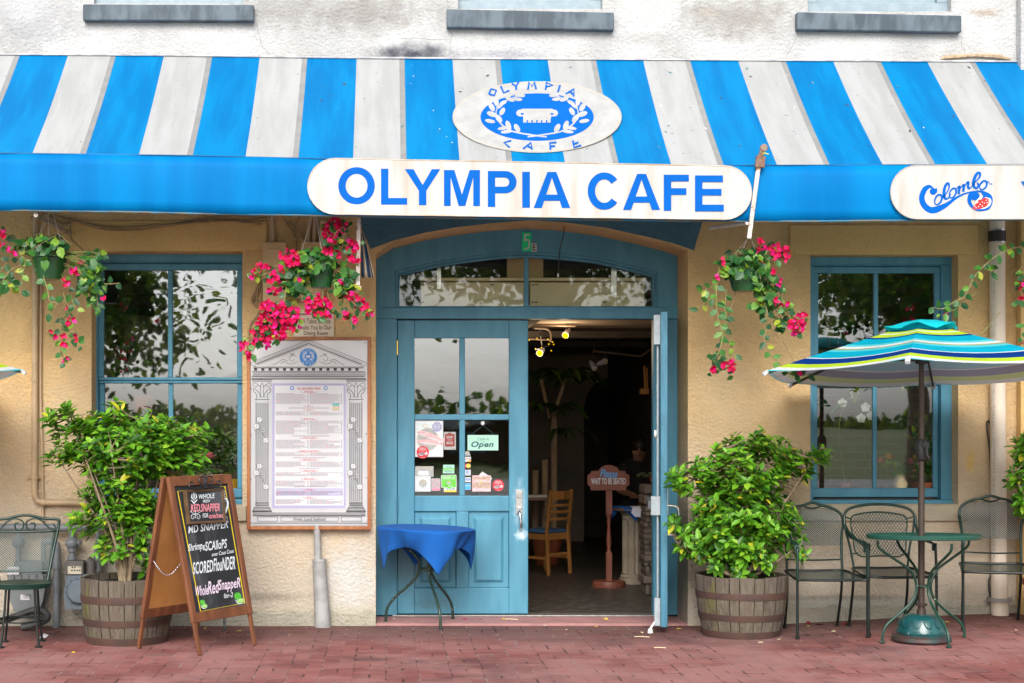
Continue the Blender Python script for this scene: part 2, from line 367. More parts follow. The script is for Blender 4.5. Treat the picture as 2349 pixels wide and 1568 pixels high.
# hairline cracks and torn plaster edge of the upper wall
CRK = M('crack_shadow', (.22,.2,.19))
rc = random.Random(3)
for pts in ([(588,48),(592,70),(597,92),(606,110),(617,126)], [(1030,64),(1036,80),(1031,100),(1033,118),(1026,135)], [(1832,68),(1822,95),(1810,118),(1806,134)], [(2205,70),(2207,95),(2211,115),(2212,130)], [(1024,0),(1026,12),(1025,22)], [(920,90),(950,87),(985,92),(1030,90)]):
    q = []
    for (x0,y0),(x1,y1) in zip(pts, pts[1:]): q += [(x0+rc.uniform(-3,3), y0), ((x0+x1)/2+rc.uniform(-4,4), (y0+y1)/2)]
    a = Art(face_y(0), .001); a.stroke(q+[pts[-1]], .9, 0); a.g.build('crack', CRK, bld)
g = G(); q = [(2158,137),(2166,133),(2190,131),(2230,128),(2262,129),(2290,131),(2318,137)]
g.tube([W(x, y, -.012) for x, y in q], [.004,.014,.016,.014,.018,.02,.008], 6, smooth=3)
g.build('broken_plaster_edge', M('bare_plaster', (.55,.42,.28), (.35,.25,.16), 30, .9, .6), bld)
def sill(u, i):
    x0, x1, y0, y1 = u[:4]; dy = 8 if i else 1.5
    p = [W(x0, y1, -.07), W(x1, y1+dy*.8, -.07), W(x1, y1+dy*.8, .1), W(x0, y1, .1)]; z = [W(x0, y0, -.07), W(x1, y0+dy, -.07)]
    return G().hexa([p[0], p[1], Vector((p[1].x,.06,p[1].z)), Vector((p[0].x,.06,p[0].z)), z[0], z[1], Vector((z[1].x,.06,z[1].z)), Vector((z[0].x,.06,z[0].z))])
for i, u in enumerate(ups):
    sill(u, i).build('upper_sill', SLATE, bld, bevel=.008)
    x0, x1, zb = X(u[4]), X(u[5]), Z(u[6])
    w = G(); m = .085
    w.box(x0, x1, .07, .14, zb, zb+m); w.box(x0, x0+m, .07, .14, zb+m, 6.5); w.box(x1-m, x1, .07, .14, zb+m, 6.5)
    w.box(x0+m, x1-m, .10, .14, zb+m, zb+m+.05); w.box(x0+m, x0+m+.045, .10, .14, zb+m+.05, 6.5); w.box(x1-m-.045, x1-m, .10, .14, zb+m+.05, 6.5)
    w.box((x0+x1)/2-.015, (x0+x1)/2+.015, .105, .14, zb+m+.05, 6.5)
    wo = w.build('upper_window', PALE, bld, bevel=.004)
    G().add([(x0+m,.13,zb+m+.04),(x1-m,.13,zb+m+.04),(x1-m,.13,6.5),(x0+m,.13,6.5)], [(0,1,2,3)]).build('pane', GLASS, wo)
# lintels, stone sills, painted arch band, plinth
def slab(px0, py0, px1, py1, t, back=.0): return G().box(X(px0), X(px1), -t, back-.001, Z(py1), Z(py0))
slab(163, 508, 613, 577, .022).build('lintel', TRIM, bld, bevel=.006)
slab(1811, 517, 2244, 585, .022).build('lintel', TRIM, bld, bevel=.006)
slab(195, 1161, 566, 1196, .03, .15).build('stone_sill', SILLST, bld, bevel=.008)
slab(1834, 1160, 2217, 1196, .03, .12).build('stone_sill', SILLST, bld, bevel=.008)
band = [(850,572),(901,553),(976,534),(1040,523),(1122,513),(1215,506),(1290,510),(1390,523),(1490,545),(1545,559),(1592,575),(1600,545),(1614,500),(1614,440),(826,440),(827,499),(830,527)]
G().prism([(X(x), Z(y)) for x, y in band], -.006, -.0005).build('painted_arch_band', BLUEST, bld)
PLM = wall_paint('rough_plinth', (.42,.39,.31), (.35,.33,.27), None, [], .8); rp = random.Random(5)
for x0, x1 in ((1800, 2330),):
    top = [(X(x), Z(1392+rp.uniform(-5,5))) for x in range(x0, x1, 18)]
    G().prism([(X(x0),-.05)]+[(X(x1),-.05), (X(x1), top[-1][1])]+top[::-1], -.018, -.0005).build('plinth', PLM, bld, bevel=.004)
for x0, x1 in ((-300, 861),):
    top = [(X(x), Z(1405+rp.uniform(-6,6))) for x in range(x0, x1, 22)]+[(X(861), Z(1405))]
    G().prism([(X(x0),-.05),(X(861),-.05)]+top[::-1], -.012, -.0005).build('plinth', PLM, bld, bevel=.004)
G().box(X(2331), X(2331)+.5, -.09, -.001, -.1, 3.9).build('corner_pilaster', TRIM, bld, bevel=.01); G().box(X(2331), X(2331)+.5, -.09, -.001, 3.9, 7.4).build('upper_pilaster', WHITE, bld, bevel=.01)
# ---------------------------------------------------------------- windows of the ground floor
def fr(g, px0, py0, px1, py1, y0, y1, ref): g.box(X(px0,ref), X(px1,ref), y0, y1, Z(py1,ref), Z(py0,ref))
def window(y, o, up, mid, lo, mx, wavy, lintel_gap):
    """o outer frame px, up/lo glass rows (top, bottom) px, mx muntin px pair, glass left/right"""
    (L, T_, Rr, B), (gl, gr), (m0, m1) = o, mid, mx
    w = G(); r = y
    fr(w, L-6, T_-8, Rr+6, up[0]-19, y, y+.09, r)                # head
    fr(w, L-6, up[0]-19, gl-13, B-10, y, y+.09, r); fr(w, gr+13, up[0]-19, Rr+6, B-10, y, y+.09, r)
    fr(w, L-6, B-10, Rr+4, B+3, y-.03, y+.09, r)                 # wooden sill
    fr(w, gl-13, up[0]-19, gr+13, up[0]-16, y+.012, y+.09, r)
    wo = w.build('window', BLUE, bld, bevel=.005)
    s = G(); ys, ye = y+.018, y+.055                             # upper sash
    fr(s, gl-13, up[0]-15, gr+13, up[0], ys, ye, r); fr(s, gl-13, up[1], gr+13, up[1]+7, ys, ye, r)
    fr(s, gl-13, up[0], gl, up[1], ys, ye, r); fr(s, gr, up[0], gr+13, up[1], ys, ye, r); fr(s, m0, up[0], m1, up[1], ys+.004, ye, r)
    s.build('sash', BLUE, wo, bevel=.006)
    s = G(); ys2, ye2 = y+.05, y+.085                            # lower sash, set further in
    fr(s, gl-12, up[1]+7.5, gr+12, lo[0], ys2-.02, ye2, r); fr(s, gl-12, lo[1], gr+12, lo[1]+21, ys2, ye2, r)
    fr(s, gl-12, lo[0], gl, lo[1], ys2, ye2, r); fr(s, gr, lo[0], gr+12, lo[1], ys2, ye2, r); fr(s, m0, lo[0], m1, lo[1], ys2+.004, ye2, r)
    s.build('sash', BLUE, wo, bevel=.006)
    k = 0
    for (x0, x1), (a, b), yy in (((gl-3,m0+3),up,y+.04), ((m1-3,gr+3),up,y+.04), ((gl-3,m0+3),lo,y+.07), ((m1-3,gr+3),lo,y+.07)):
        p = [W(x0,b+3,r), W(x1,b+3,r), W(x1,a-3,r), W(x0,a-3,r)]
        for q in p: q.y = yy
        G().add(p, [(0,1,2,3)]).build('pane', GLASSW if k in wavy else GLASS, wo); k += 1
    return wo
window(.19, (221,583,557,1156), (620,866), (237,543), (880,1122), (384,395), (1,), 0)
window(.14, (1860,590,2183,1157), (627,868), (1879,2146), (883,1121), (2007,2017), (0,), 0)
# ---------------------------------------------------------------- door frame, transom, leaves
tr = [(915,706),(915,631),(958,621),(1001,611),(1057,602),(1113,594.5),(1160,590),(1207,588),(1252,590.5),(1310,595),(1365,601),(1415,612),(1460,623),(1500,634.5),(1500,706)]
P = lambda l, ref=YF: [(X(x,ref), Z(y,ref)) for x, y in l]
g = G(); g.prism(P([(845,706),(845,500),(1592,500),(1592,706)])+P(tr)[::-1], YF, YF+.11)
fr(g, 845, 706, 1592, 732, YF-.012, YF+.11, YF)                  # transom bar
fr(g, 845, 732, 911, 1412, YF, YF+.11, YF); fr(g, 1500, 732, 1592, 1412, YF+.02, YF+.11, YF)
fo = g.build('door_frame', BLUE, bld, bevel=.004)
g = G()
for off, rr, yy in ((0,.011,YF-.004), (-9,.006,YF-.001)):
    ring = [(x+(off if x < 1207 else -off)*.8*(1 if (x < 930 or x > 1490) else 0), y+(off if y < 700 else -off*.4)) for x, y in tr]
    g.tube([W(x, y, YF)+Vector((0,yy-YF,0)) for x, y in ring], rr, 6, closed=True)
g.box(X(845,YF), X(1592,YF), YF-.022, YF-.0125, Z(714,YF), Z(708,YF))
g.build('moulding', BLUE, fo, smooth=50)
g = G(); fr(g, 1202.5, 585, 1212.5, 706, YF-.008, YF+.06, YF); g.build('mullion', BLUE, fo, bevel=.004)
for seg in (tr[:8]+[(1207,706)], [(1207,706)]+tr[7:]):
    G().add([Vector((X(x,YF), YF+.05, Z(y,YF))) for x, y in seg], [tuple(range(len(seg)))]).build('transom_pane', GLASST, fo)
# closed left leaf, built flat on the frame plane
y0, y1 = YF+.012, YF+.057
g = G(); F = lambda a,b,c,d, e=y0, f=y1: fr(g, a, b, c, d, e, f, YF)
F(912,735,951,1409); F(1168,735,1212,1409); F(951,735,1168,776); F(951,1138,1168,1174); F(951,1350,1168,1409)
F(1054,776,1067,951, y0+.006, y1-.006); F(1054,964,1067,1138, y0+.006, y1-.006); F(951,951,1168,964, y0+.006, y1-.006); F(1047,1174,1075,1350)
for a, b in ((951,1047),(1075,1168)):
    F(a,1174,b,1350, y0+.022, y1-.004)
    p0 = [(a+12,1338),(b-12,1338),(b-12,1186),(a+12,1186)]; p1 = [(a+19,1331),(b-19,1331),(b-19,1193),(a+19,1193)]
    q = [Vector((X(x,YF),y0+.022,Z(y,YF))) for x,y in p0]+[Vector((X(x,YF),y0+.004,Z(y,YF))) for x,y in p1]
    g.add(q, [(4,5,6,7),(0,1,5,4),(1,2,6,5),(2,3,7,6),(3,0,4,7)])
door = g.build('door', BLUED, bld, bevel=.006)
for a, c, b, d in ((951,776,1054,951),(1067,776,1168,951),(951,964,1054,1138),(1067,964,1168,1138)):
    p = [(a-2,d+2),(b+2,d+2),(b+2,c-2),(a-2,c-2)]
    G().add([Vector((X(x,YF),y0+.022,Z(y,YF))) for x,y in p], [(0,1,2,3)]).build('pane', GLASSD, door)
for a, b, m in ((782,815,BRASS),(963,995,BLUEW),(1143,1175,BLUEW),(1324,1357,BLUEW)):
    c = W(911.5, b, YF); G().tube([c+Vector((0,-.008,0)), W(911.5,a,YF)+Vector((0,-.008,0))], .007, 8).build('hinge', m, door)
h = slabz = G().box(X(1183.5,YF), X(1198.5,YF), y0-.008, y0-.0005, Z(1180,YF), Z(1124,YF))
h.tube([W(1191,1137,YF)+Vector((0,-.0,0)), W(1191,1137,YF)+Vector((0,-.016,0))], .017, 14)
h.bar(W(1191,1166,YF)+Vector((0,-.004,0)), W(1191,1166,YF)+Vector((0,-.045,0)), .03, .008)
h.tube([W(1190,1172,YF), W(1191,1176,YF)+Vector((0,-.045,0)), W(1193,1192,YF)+Vector((0,-.055,0)), W(1194,1207,YF)+Vector((0,-.05,0)), W(1193,1215,YF)+Vector((0,.005,0))], .011, 8, smooth=4)
h.build('handle', STEEL, door, smooth=40, bevel=.002)
g = G().box(X(900,YF), X(1505,YF), YF-.03, YF+.12, .018, .03); g.build('metal_sill', M('worn_aluminium_sill', (.35,.34,.33), (.24,.23,.22), 30, .45, metal=.8), bld, bevel=.003)
# open right leaf, standing out towards the street
hinge = Vector((X(1503,YF)+.02, YF, 0)); edge = Vector((2.004, YF-.90, 0)); u = (edge-hinge).normalized(); nrm = Vector((-u.y*-1, u.x*-1, 0))
nrm = Vector((u.y, -u.x, 0)); nrm = nrm if nrm.x > 0 else -nrm   # towards the right, the outer face
DL, TH = .90, .05
def LP(a, t, z): q = hinge+u*a+nrm*t; return Vector((q.x, q.y, z))
def lb(g, a0, a1, z0, z1, t0=0, t1=TH):
    return g.hexa([LP(a0,t0,z0),LP(a1,t0,z0),LP(a1,t1,z0),LP(a0,t1,z0),LP(a0,t0,z1),LP(a1,t0,z1),LP(a1,t1,z1),LP(a0,t1,z1)])
zt, zb = 2.37, .05; zr = [zb, .24, .80, .93, 1.56, 1.60, 2.23, zt]
g = G(); lb(g, 0, .12, zb, zt); lb(g, .76, DL, zb, zt)
for i, j in ((0,1),(2,3),(6,7)): lb(g, .12, .76, zr[i], zr[j])
lb(g, .12, .76, zr[4], zr[5], .008, TH-.008); lb(g, .42, .46, zr[3], zr[4], .008, TH-.008); lb(g, .42, .46, zr[5], zr[6], .008, TH-.008); lb(g, .39, .48, zr[1], zr[2])
for a0, a1 in ((.12,.39),(.48,.76)): lb(g, a0, a1, zr[1], zr[2], .018, TH-.018); lb(g, a0+.05, a1-.05, zr[1]+.05, zr[2]-.05, .008, .0175); lb(g, a0+.05, a1-.05, zr[1]+.05, zr[2]-.05, TH-.0175, TH-.008)
for zz0, zz1 in ((zr[3],zr[4]),(zr[5],zr[6])):                   # glazing beads on the inner face
    lb(g, .12, .135, zz0, zz1, -.006, .008); lb(g, .745, .76, zz0, zz1, -.006, .008)
door2 = g.build('open_door', BLUEW, bld, bevel=.004); tag(door2, 'worn blue door leaf standing open')
for a0, a1 in ((.12,.42),(.46,.76)):
    for z0, z1 in ((zr[3],zr[4]),(zr[5],zr[6])):
        G().add([LP(a0,.025,z0),LP(a1,.025,z0),LP(a1,.025,z1),LP(a0,.025,z1)], [(0,1,2,3)]).build('pane', GLASSD, door2)
g = G(); lb(g, .80, .875, 2.13, 2.35, -.05, -.0005); lb(g, .80, .875, .87, 1.01, -.07, -.0005); lb(g, .80, .875, .055, .26, -.045, -.0005)
g.tube([LP(.84,-.02,.26), LP(.84,-.02,.87)], .009, 8); g.tube([LP(.84,-.02,1.01), LP(.84,-.02,2.13)], .009, 8)
g.build('exit_bolt', M('pale_grey_hardware', (.33,.38,.41), (.26,.31,.34), 20, .5), door2, bevel=.006)
g = G(); lb(g, .12, .79, .91, .97, -.09, -.05); lb(g, .12, .17, .9, .98, -.05, -.0005); g.build('push_bar', M('dark_push_bar', (.1,.11,.12), rough=.4), door2, bevel=.006)
g = G(); g.tube([LP(.80,TH,.72), LP(.80,TH+.07,.73), LP(.80,TH+.085,.80), LP(.80,TH+.085,.88), LP(.80,TH+.07,.93), LP(.80,TH,.94)], .01, 8, smooth=4); lb(g, .78, .82, .80, 1.12, TH+.0005, TH+.006)
g.build('handle', STEEL, door2, smooth=50)
g = G(); g.tube([LP(.86,-.03,.10), LP(.88,-.075,.035)], .008, 8); g.tube([LP(.88,-.075,.004), LP(.88,-.075,.035)], [.022,.016], 10); g.build('door_stop', WHITEM, door2, smooth=40)
g = G(); g.tube([LP(.84,-.03,1.47), LP(.84,-.045,1.47)], .03, 12); g.build('knob', WHITEM, door2, smooth=40)
# shallow doorway step
G().box(xd0+.002, xd1-.002, -.004, YF-.005, -.06, .018).build('doorway_step', M('dusky_red_concrete', (.42,.21,.20), (.33,.165,.16), 5, .8, .2, 60, chips=(.3,.24,.23), chip_sc=30, chip_at=.68), bld, bevel=.004)
# ---------------------------------------------------------------- pavement and street
def paving_mat():
    m, t, p, out = new_mat('brick_pavers'); n = N(t); ob = n.obj(); S = 1/.2032
    wob = n.n('VectorMath', operation='MULTIPLY_ADD'); nz = n.n('TexNoise'); n.link(ob, nz.inputs['Vector']); nz.inputs['Scale'].default_value = 2.2
    n.link(nz.outputs[1], wob.inputs[0]); wob.inputs[1].default_value = (.022,.022,0); n.link(ob, wob.inputs[2])
    sp = n.n('SeparateXYZ'); n.link(wob.outputs[0], sp.inputs[0])
    x = n.math('MULTIPLY', sp.outputs[0], S); y = n.math('MULTIPLY', sp.outputs[1], S)
    i, j = n.math('FLOOR', x), n.math('FLOOR', y); fx, fy = n.math('FRACT', x), n.math('FRACT', y)
    par = n.math('MODULO', n.math('ADD', n.math('ADD', i, j), 1000), 2)
    par = n.math('GREATER_THAN', par, .5)
    tt = n.math('ADD', n.math('MULTIPLY', fx, par), n.math('MULTIPLY', fy, n.math('SUBTRACT', 1, par)))
    half = n.math('GREATER_THAN', tt, .5)
    ex = n.math('MINIMUM', fx, n.math('SUBTRACT', 1, fx)); ey = n.math('MINIMUM', fy, n.math('SUBTRACT', 1, fy))
    et = n.math('ABSOLUTE', n.math('SUBTRACT', tt, .5))
    e = n.math('MINIMUM', ex, n.math('MINIMUM', ey, et))
    cid = n.n('CombineXYZ'); n.link(i, cid.inputs[0]); n.link(j, cid.inputs[1]); n.link(half, cid.inputs[2])
    wn = n.n('TexWhiteNoise'); n.link(cid.outputs[0], wn.inputs['Vector'])
    col = n.colramp(wn.outputs[0], [(0,(.19,.068,.064)),(.3,(.225,.08,.074)),(.62,(.265,.096,.088)),(.9,(.30,.12,.108)),(1,(.16,.082,.078))])
    streak = n.noise(n.map(ob, sc=(6,40,1)), 1.5, 6, .7)
    col = n.mix(n.ramp(streak, .45, .75, 0, .4), col, (.30,.14,.135))
    col = n.mix(n.ramp(n.noise(ob, 1.1, 5, .6), .38, .60, 0, .75), col, (.35,.18,.17))
    col = n.mix(n.ramp(n.noise(n.map(ob, loc=(3,7,0)), .9, 5, .6), .52, .68, 0, .5), col, (.075,.045,.045))
    dirt_shade = n.math('ADD', sp.outputs[1], n.math('MULTIPLY', n.math('SUBTRACT', n.noise(ob, 2.2, 5), .5), .5))
    col = n.mix(n.ramp(dirt_shade, -1.15, -.35, 0, .62), col, (.085,.055,.05))  # towards the wall: grime plus awning shade painted into the pavers
    jv = n.noise(ob, 7, 4, .6)
    jm = n.math('MULTIPLY', n.ramp(e, .045, .018), n.ramp(jv, .44, .62, 0, .8))
    col = n.mix(jm, col, n.mix(n.ramp(n.noise(n.map(ob, loc=(9,2,0)), 3.1, 3), .47, .55), (.018,.014,.013), (.30,.22,.21)))
    n.put(p.inputs['Base Color'], col); p.inputs['Roughness'].default_value = .8; p.inputs['Specular IOR Level'].default_value = .12
    hgt = n.math('ADD', n.math('MULTIPLY', n.ramp(e, .0, .05), .7), n.math('ADD', n.math('MULTIPLY', n.noise(ob, 55, 5, .65), .35), n.math('MULTIPLY', wn.outputs[0], .3)))
    n.link(n.bump(hgt, .5, .012), p.inputs['Normal']); return m
xs = [-40,-20,-12,-8]+[-6+.3*i for i in range(50)]+[10,14,22,40]; ys = [-4.5+.25*i for i in range(19)]+[.2,.5]
g = G(); nx = len(xs)
g.add([(x, y, gz(x, y) if -6 < y < .01 else gz(x, min(y,0)) if y >= 0 else 0) for y in ys for x in xs], [(r*nx+c, r*nx+c+1, (r+1)*nx+c+1, (r+1)*nx+c) for r in range(len(ys)-1) for c in range(nx-1)])
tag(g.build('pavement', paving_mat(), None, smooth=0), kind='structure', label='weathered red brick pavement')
G_ = G().box(-60, 60, -4.7, -4.505, -.16, .004); tag(G_.build('kerb', CONC, None, bevel=.02), kind='structure', label='concrete kerb')
g = G().add([(-80,-120,-.15),(80,-120,-.15),(80,-4.6,-.15),(-80,-4.6,-.15)], [(0,1,2,3)])
tag(g.build('street', M('bounce_pale_concrete', (.44,.42,.39), (.36,.345,.32), 2, .9, .3, 50), None), kind='structure', label='pale worn concrete street')  # out of view; tone chosen pale to bounce light under the awning
g = G(); r_ = random.Random(2); gx = [-80+4*i for i in range(41)]; gy = [-120,-90,-70,-56,-46,-38,-32]; hz = [1.25,1.25,1.2,1.0,.6,.2,-.16]
g.add([(x, y, h+(.25*noise.noise(Vector((x*.09, y*.05, 0))) if h > 0 else 0)) for y, h in zip(gy, hz) for x in gx], [(r*41+c, r*41+c+1, (r+1)*41+c+1, (r+1)*41+c) for r in range(6) for c in range(40)])
tag(g.build('grass_bank', M('sunny_grass', (.10,.17,.025), (.20,.20,.06), .5, .9), None, smooth=0), kind='structure', label='grassy bank across the street')
# ---------------------------------------------------------------- rooms behind the openings
def floor_mat():
    m, t, p, out = new_mat('slate_floor_tiles'); n = N(t); ob = n.obj(); b = n.n('TexBrick'); n.link(n.map(ob, rot=(0,0,.5)), b.inputs['Vector']); b.inputs['Scale'].default_value = 1; b.inputs['Brick Width'].default_value = .3; b.inputs['Row Height'].default_value = .15; b.inputs['Mortar Size'].default_value = .006
    b.inputs['Color1'].default_value = (.03,.026,.023,1); b.inputs['Color2'].default_value = (.045,.04,.035,1); b.inputs['Mortar'].default_value = (.16,.145,.12,1)
    n.link(n.mix(n.ramp(n.noise(ob, 9, 6, .7), .48, .66, 0, .75), b.outputs[0], (.12,.105,.085)), p.inputs['Base Color']); p.inputs['Roughness'].default_value = .42; n.link(n.bump(n.noise(ob, 16, 5), .4, .01), p.inputs['Normal']); return m
FLOORT = floor_mat()
g = G().box(-6.9, 9.4, YF+.12, 8.79, -.1, .016); tag(g.build('interior_floor', FLOORT, bld), 'dark slate tile floor')
g = G(); g.box(-6.9, 9.4, 1.0, 8.79, 2.5, 2.6)
for x in (-1.6, -.2, 1.2, 2.6, 4.0): g.box(x, x+.1, 1.01, 8.7, 2.42, 2.499)
for y in (3.0, 5.0, 6.8): g.box(-2.2, 2.85, y, y+.16, 2.36, 2.4195)
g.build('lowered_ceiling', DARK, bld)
g = G(); g.mi = 0
for i in range(4):
    for j, y in enumerate((1.1, 3.2, 5.2)): g.box(-1.49+1.4*i, -.22+1.4*i, y, y+1.7, 2.46, 2.4985)
g.build('ceiling_tile_field', M('dim_ceiling_tile', (.28,.22,.17), (.2,.15,.11), 3, .9), bld)
g = G()
for k in range(9): g.box(-6.9, 9.4, .99-.02*(k % 2), 1.05, 2.62+.1*k, 2.716+.1*k)
g.build('soffit_boards', CEILB, bld)
g = G().box(-2.43, -2.33, YF+.1, 1.9, .0, 2.49); g.build('brick_partition', BRICKIN, bld)
g = G().box(-2.32, -.30, 1.80, 1.9, .0, 2.49); g.build('plaster_partition', PLAST, bld)
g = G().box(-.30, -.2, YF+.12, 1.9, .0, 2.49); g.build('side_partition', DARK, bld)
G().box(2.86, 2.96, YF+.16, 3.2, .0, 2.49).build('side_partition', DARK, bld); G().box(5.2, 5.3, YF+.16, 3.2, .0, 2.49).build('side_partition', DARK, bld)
g = G().box(2.97, 5.19, 2.6, 2.7, .0, 2.49); g.build('brick_partition', BRICKIN, bld)
# far wall with its dark archway
ya = 8.0; aw = [(1340,1400)]+[(1340,930),(1347,905),(1362,884),(1385,870),(1412,865),(1440,871),(1462,886),(1474,905),(1480,930),(1480,1400)]
g = G().prism([(X(x,ya), max(.0,Z(y,ya))) for x, y in aw]+[(X(1530,ya),0),(X(1530,ya),2.49),(X(1175,ya),2.49),(X(1175,ya),0)], ya, ya+.2)
g.build('archway_wall', PLAST, bld)
G().box(-.19, -.12, 1.9, 7.99, 0, 2.49).build('side_partition', DARK, bld); G().box(2.80, 2.855, 3.21, 7.99, 0, 2.49).build('side_partition', DARK, bld)
# ---------------------------------------------------------------- the striped awning
AW = -1.2
tp = [(-300,126.5),(0,127.5),(380,130),(783,135.5),(1200,138),(1566,140),(1900,142),(2200,143.5),(2700,146)]
bt = [(-300,349),(0,352),(400,357),(700,364),(950,371),(1200,377),(1450,380),(1650,380.5),(1900,379.5),(2349,378),(2700,377)]
bb = [(-300,481),(0,483),(300,487),(520,492),(783,496),(1118,501.5),(1566,507.5),(1900,508),(2200,505),(2700,504)]
def lerp(t, x):
    for (a, p), (b, q) in zip(t, t[1:]):
        if x <= b or b == t[-1][0]: return p+(q-p)*(x-a)/(b-a)
def sloped(x, s):                                               # world point of the awning roof; s 0 at the wall, 1 at the front
    pt, pb = FX+x*FOC/DIST, FX+x*FOC/(DIST+AW)
    zt, zb = Z(lerp(tp, pt), 0), Z(lerp(bt, pb), AW)
    return Vector((x, AW*s, zt+(zb-zt)*s-.02*math.sin(math.pi*s)-.009*math.sin(math.pi*s)*(1-abs(math.cos(x*2.05+.6)))))
edges = [156,266,376,487,596,705,818,928,1038,1147,1256,1367,1475,1583,1693,1802,1911,2020,2127,2236]
edges = [-394,-284,-174,-64,46]+edges+[2346,2456,2566]
BLUEF = M('blue_awning_fabric', (.0,.165,.44), (.0,.225,.53), 2.2, .5, .25, 12, spec=.08, stretch=(3.5,.5,.5), chips=(.16,.36,.55), chip_sc=9, chip_at=.70, transl=.22)
VALF = M('blue_valance_fabric', (.0,.165,.47), (.0,.23,.58), 1.3, .55, .2, 8, spec=.08, stretch=(2,1,.15), transl=.18)
def fabric_white():
    m, t, p, out = new_mat('grey_white_awning_fabric'); n = N(t); ob = n.obj()
    col = n.mix(n.ramp(n.noise(n.map(ob, sc=(3.5,.5,.5)), 2.4, 6, .65), .35, .65), (.48,.49,.49), (.56,.57,.575))
    col = n.mix(n.ramp(n.noise(ob, 17, 5, .6), .62, .70, 0, .6), col, (.56,.57,.58)); col = n.mix(n.ramp(n.noise(n.map(ob, loc=(5,1,2)), 26, 3, .5), .70, .73, 0, .75), col, (.22,.22,.23))
    n.put(p.inputs['Base Color'], col); p.inputs['Roughness'].default_value = .5; n.link(n.bump(n.noise(n.map(ob, sc=(3,.6,.6)), 5, 4), .35, .02), p.inputs['Normal'])
    tr = n.n('BsdfTranslucent'); n.put(tr.inputs[0], col); mx = n.n('MixShader'); mx.inputs[0].default_value = .38
    n.link(p.outputs[0], mx.inputs[1]); n.link(tr.outputs[0], mx.inputs[2]); n.link(mx.outputs[0], out.inputs[0]); return m
WHITEF = fabric_white(); SEAMF = M('seam_grey_fabric', (.30,.305,.305), (.35,.355,.355), 9, .5, transl=.3)
aw_ = thing('awning', 'long blue and white striped fabric awning over the cafe front', 'awning', (0,0,3))
g = G(); NS = 14; rw = random.Random(4)
for k, (e0, e1) in enumerate(zip(edges, edges[1:])):
    x0, x1 = (e0-FX)/300, (e1-FX)/300; blue = k % 2 == 0
    cols = [(x0, x0+(x1-x0)*.5, None), (x0+(x1-x0)*.5, x1-.04, None), (x1-.04, x1, 'seam')]
    for c0, c1, sm in cols:
        g.mi = 0 if blue else (2 if sm else 1)
        g.add([sloped(x, i/NS) for i in range(NS+1) for x in (c0, c1)],
              [(2*i, 2*i+1, 2*i+3, 2*i+2) for i in range(NS)])
XA0, XA1 = (edges[0]-FX)/300, (edges[-1]-FX)/300
o = g.build('striped_roof', [BLUEF, WHITEF, SEAMF], aw_)
sm = o.modifiers.new('thickness', 'SOLIDIFY'); sm.thickness = .003
g = G(); n_ = 150; vp = []
for i in range(n_+1):
    x = XA0+(XA1-XA0)*i/n_; p = FX+x*FOC/(DIST+AW)
    for s in range(6): vp.append((x, AW-.002-.012*math.sin(math.pi*s/5)-.010*noise.noise(Vector((x*1.7, s*.35, 0)))-.004*noise.noise(Vector((x*7, s*.2, 3))), Z(lerp(bt,p),AW)+(Z(lerp(bb,p),AW)-Z(lerp(bt,p),AW))*s/5))
g.add(vp, [(i*6+s, i*6+s+1, i*6+s+7, i*6+s+6) for i in range(n_) for s in range(5)])
o = g.build('valance', VALF, aw_, smooth=60); sm = o.modifiers.new('thickness', 'SOLIDIFY'); sm.thickness = .003; sm.offset = 1
def hem(tab, y, r, dz=0): return [Vector((XA0+(XA1-XA0)*i/n_, y, Z(lerp(tab, FX+(XA0+(XA1-XA0)*i/n_)*FOC/(DIST+AW)), AW)+dz)) for i in range(n_+1)]
g = G().tube(hem(bb, AW, .007), .007, 6); g.build('hem', M('dirty_teal_hem', (.03,.16,.26), (.15,.13,.08), 9, .7), aw_, smooth=60)
g = G().tube(hem(bt, AW-.004, .004), .004, 6); g.build('piping', M('dark_blue_piping', (.01,.10,.25), rough=.6), aw_, smooth=60)
g = G().tube([sloped(XA0+(XA1-XA0)*i/n_, 0)+Vector((0,-.012,.006)) for i in range(n_+1)], .008, 6); g.build('wall_batten', M('grey_batten', (.5,.5,.52), (.3,.3,.33), 9, .6), aw_, smooth=60)
g = G()
for x in (-4.6, -2.43, 5.6):
    g.tube([(x,-.02,3.0),(x,AW+.03,2.99)], .016, 8); g.tube([sloped(x,.03)+Vector((0,0,-.05)), sloped(x,.97)+Vector((0,0,-.05))], .014, 8)
g.tube([Vector((p.x,AW+.03,p.z+.02)) for p in hem(bb, AW, 0)], .014, 8)
g.build('frame_tube', M('galvanised_tube', (.45,.44,.42), (.3,.26,.22), 9, .5, metal=.6), aw_, smooth=60)
# birds' mess, leaves and scuffs on the awning roof
def slope_at(px, py, l=0):
    o_ = Vector((0,-DIST,EYE)); d = Vector(((px-FX)/FOC, 1, (HY-py)/FOC)); s = .5
    lo, hi = 0.0, 1.2
    for _ in range(40):
        s = (lo+hi)/2; y = AW*s; q = o_+d*(DIST+y); zz = sloped(q.x, s).z
        if q.z > zz: hi = s
        else: lo = s
    q = o_+d*(DIST+AW*s); return sloped(q.x, s)+Vector((0,-.7,.72))*l
g = G(); ra = random.Random(12)
for k in range(70):
    px, py = ra.uniform(720, 2330), ra.uniform(150, 372); c = slope_at(px, py, .006); a0 = ra.uniform(0, 6.3); L = ra.choice([.006,.008,.010,.016,.022])
    ax = Vector((math.cos(a0), -.7*math.sin(a0), -.7*math.sin(a0))); ay = Vector((-math.sin(a0), -.7*math.cos(a0), -.7*math.cos(a0)))
    nn = Vector((0,-.7,.72)); g.mi = ra.choice([0,0,1,2])
    g.add([c-ax*L, c-ay*L*.4+nn*.003, c+ax*L, c+ay*L*.4+nn*.003], [(0,1,2,3)])
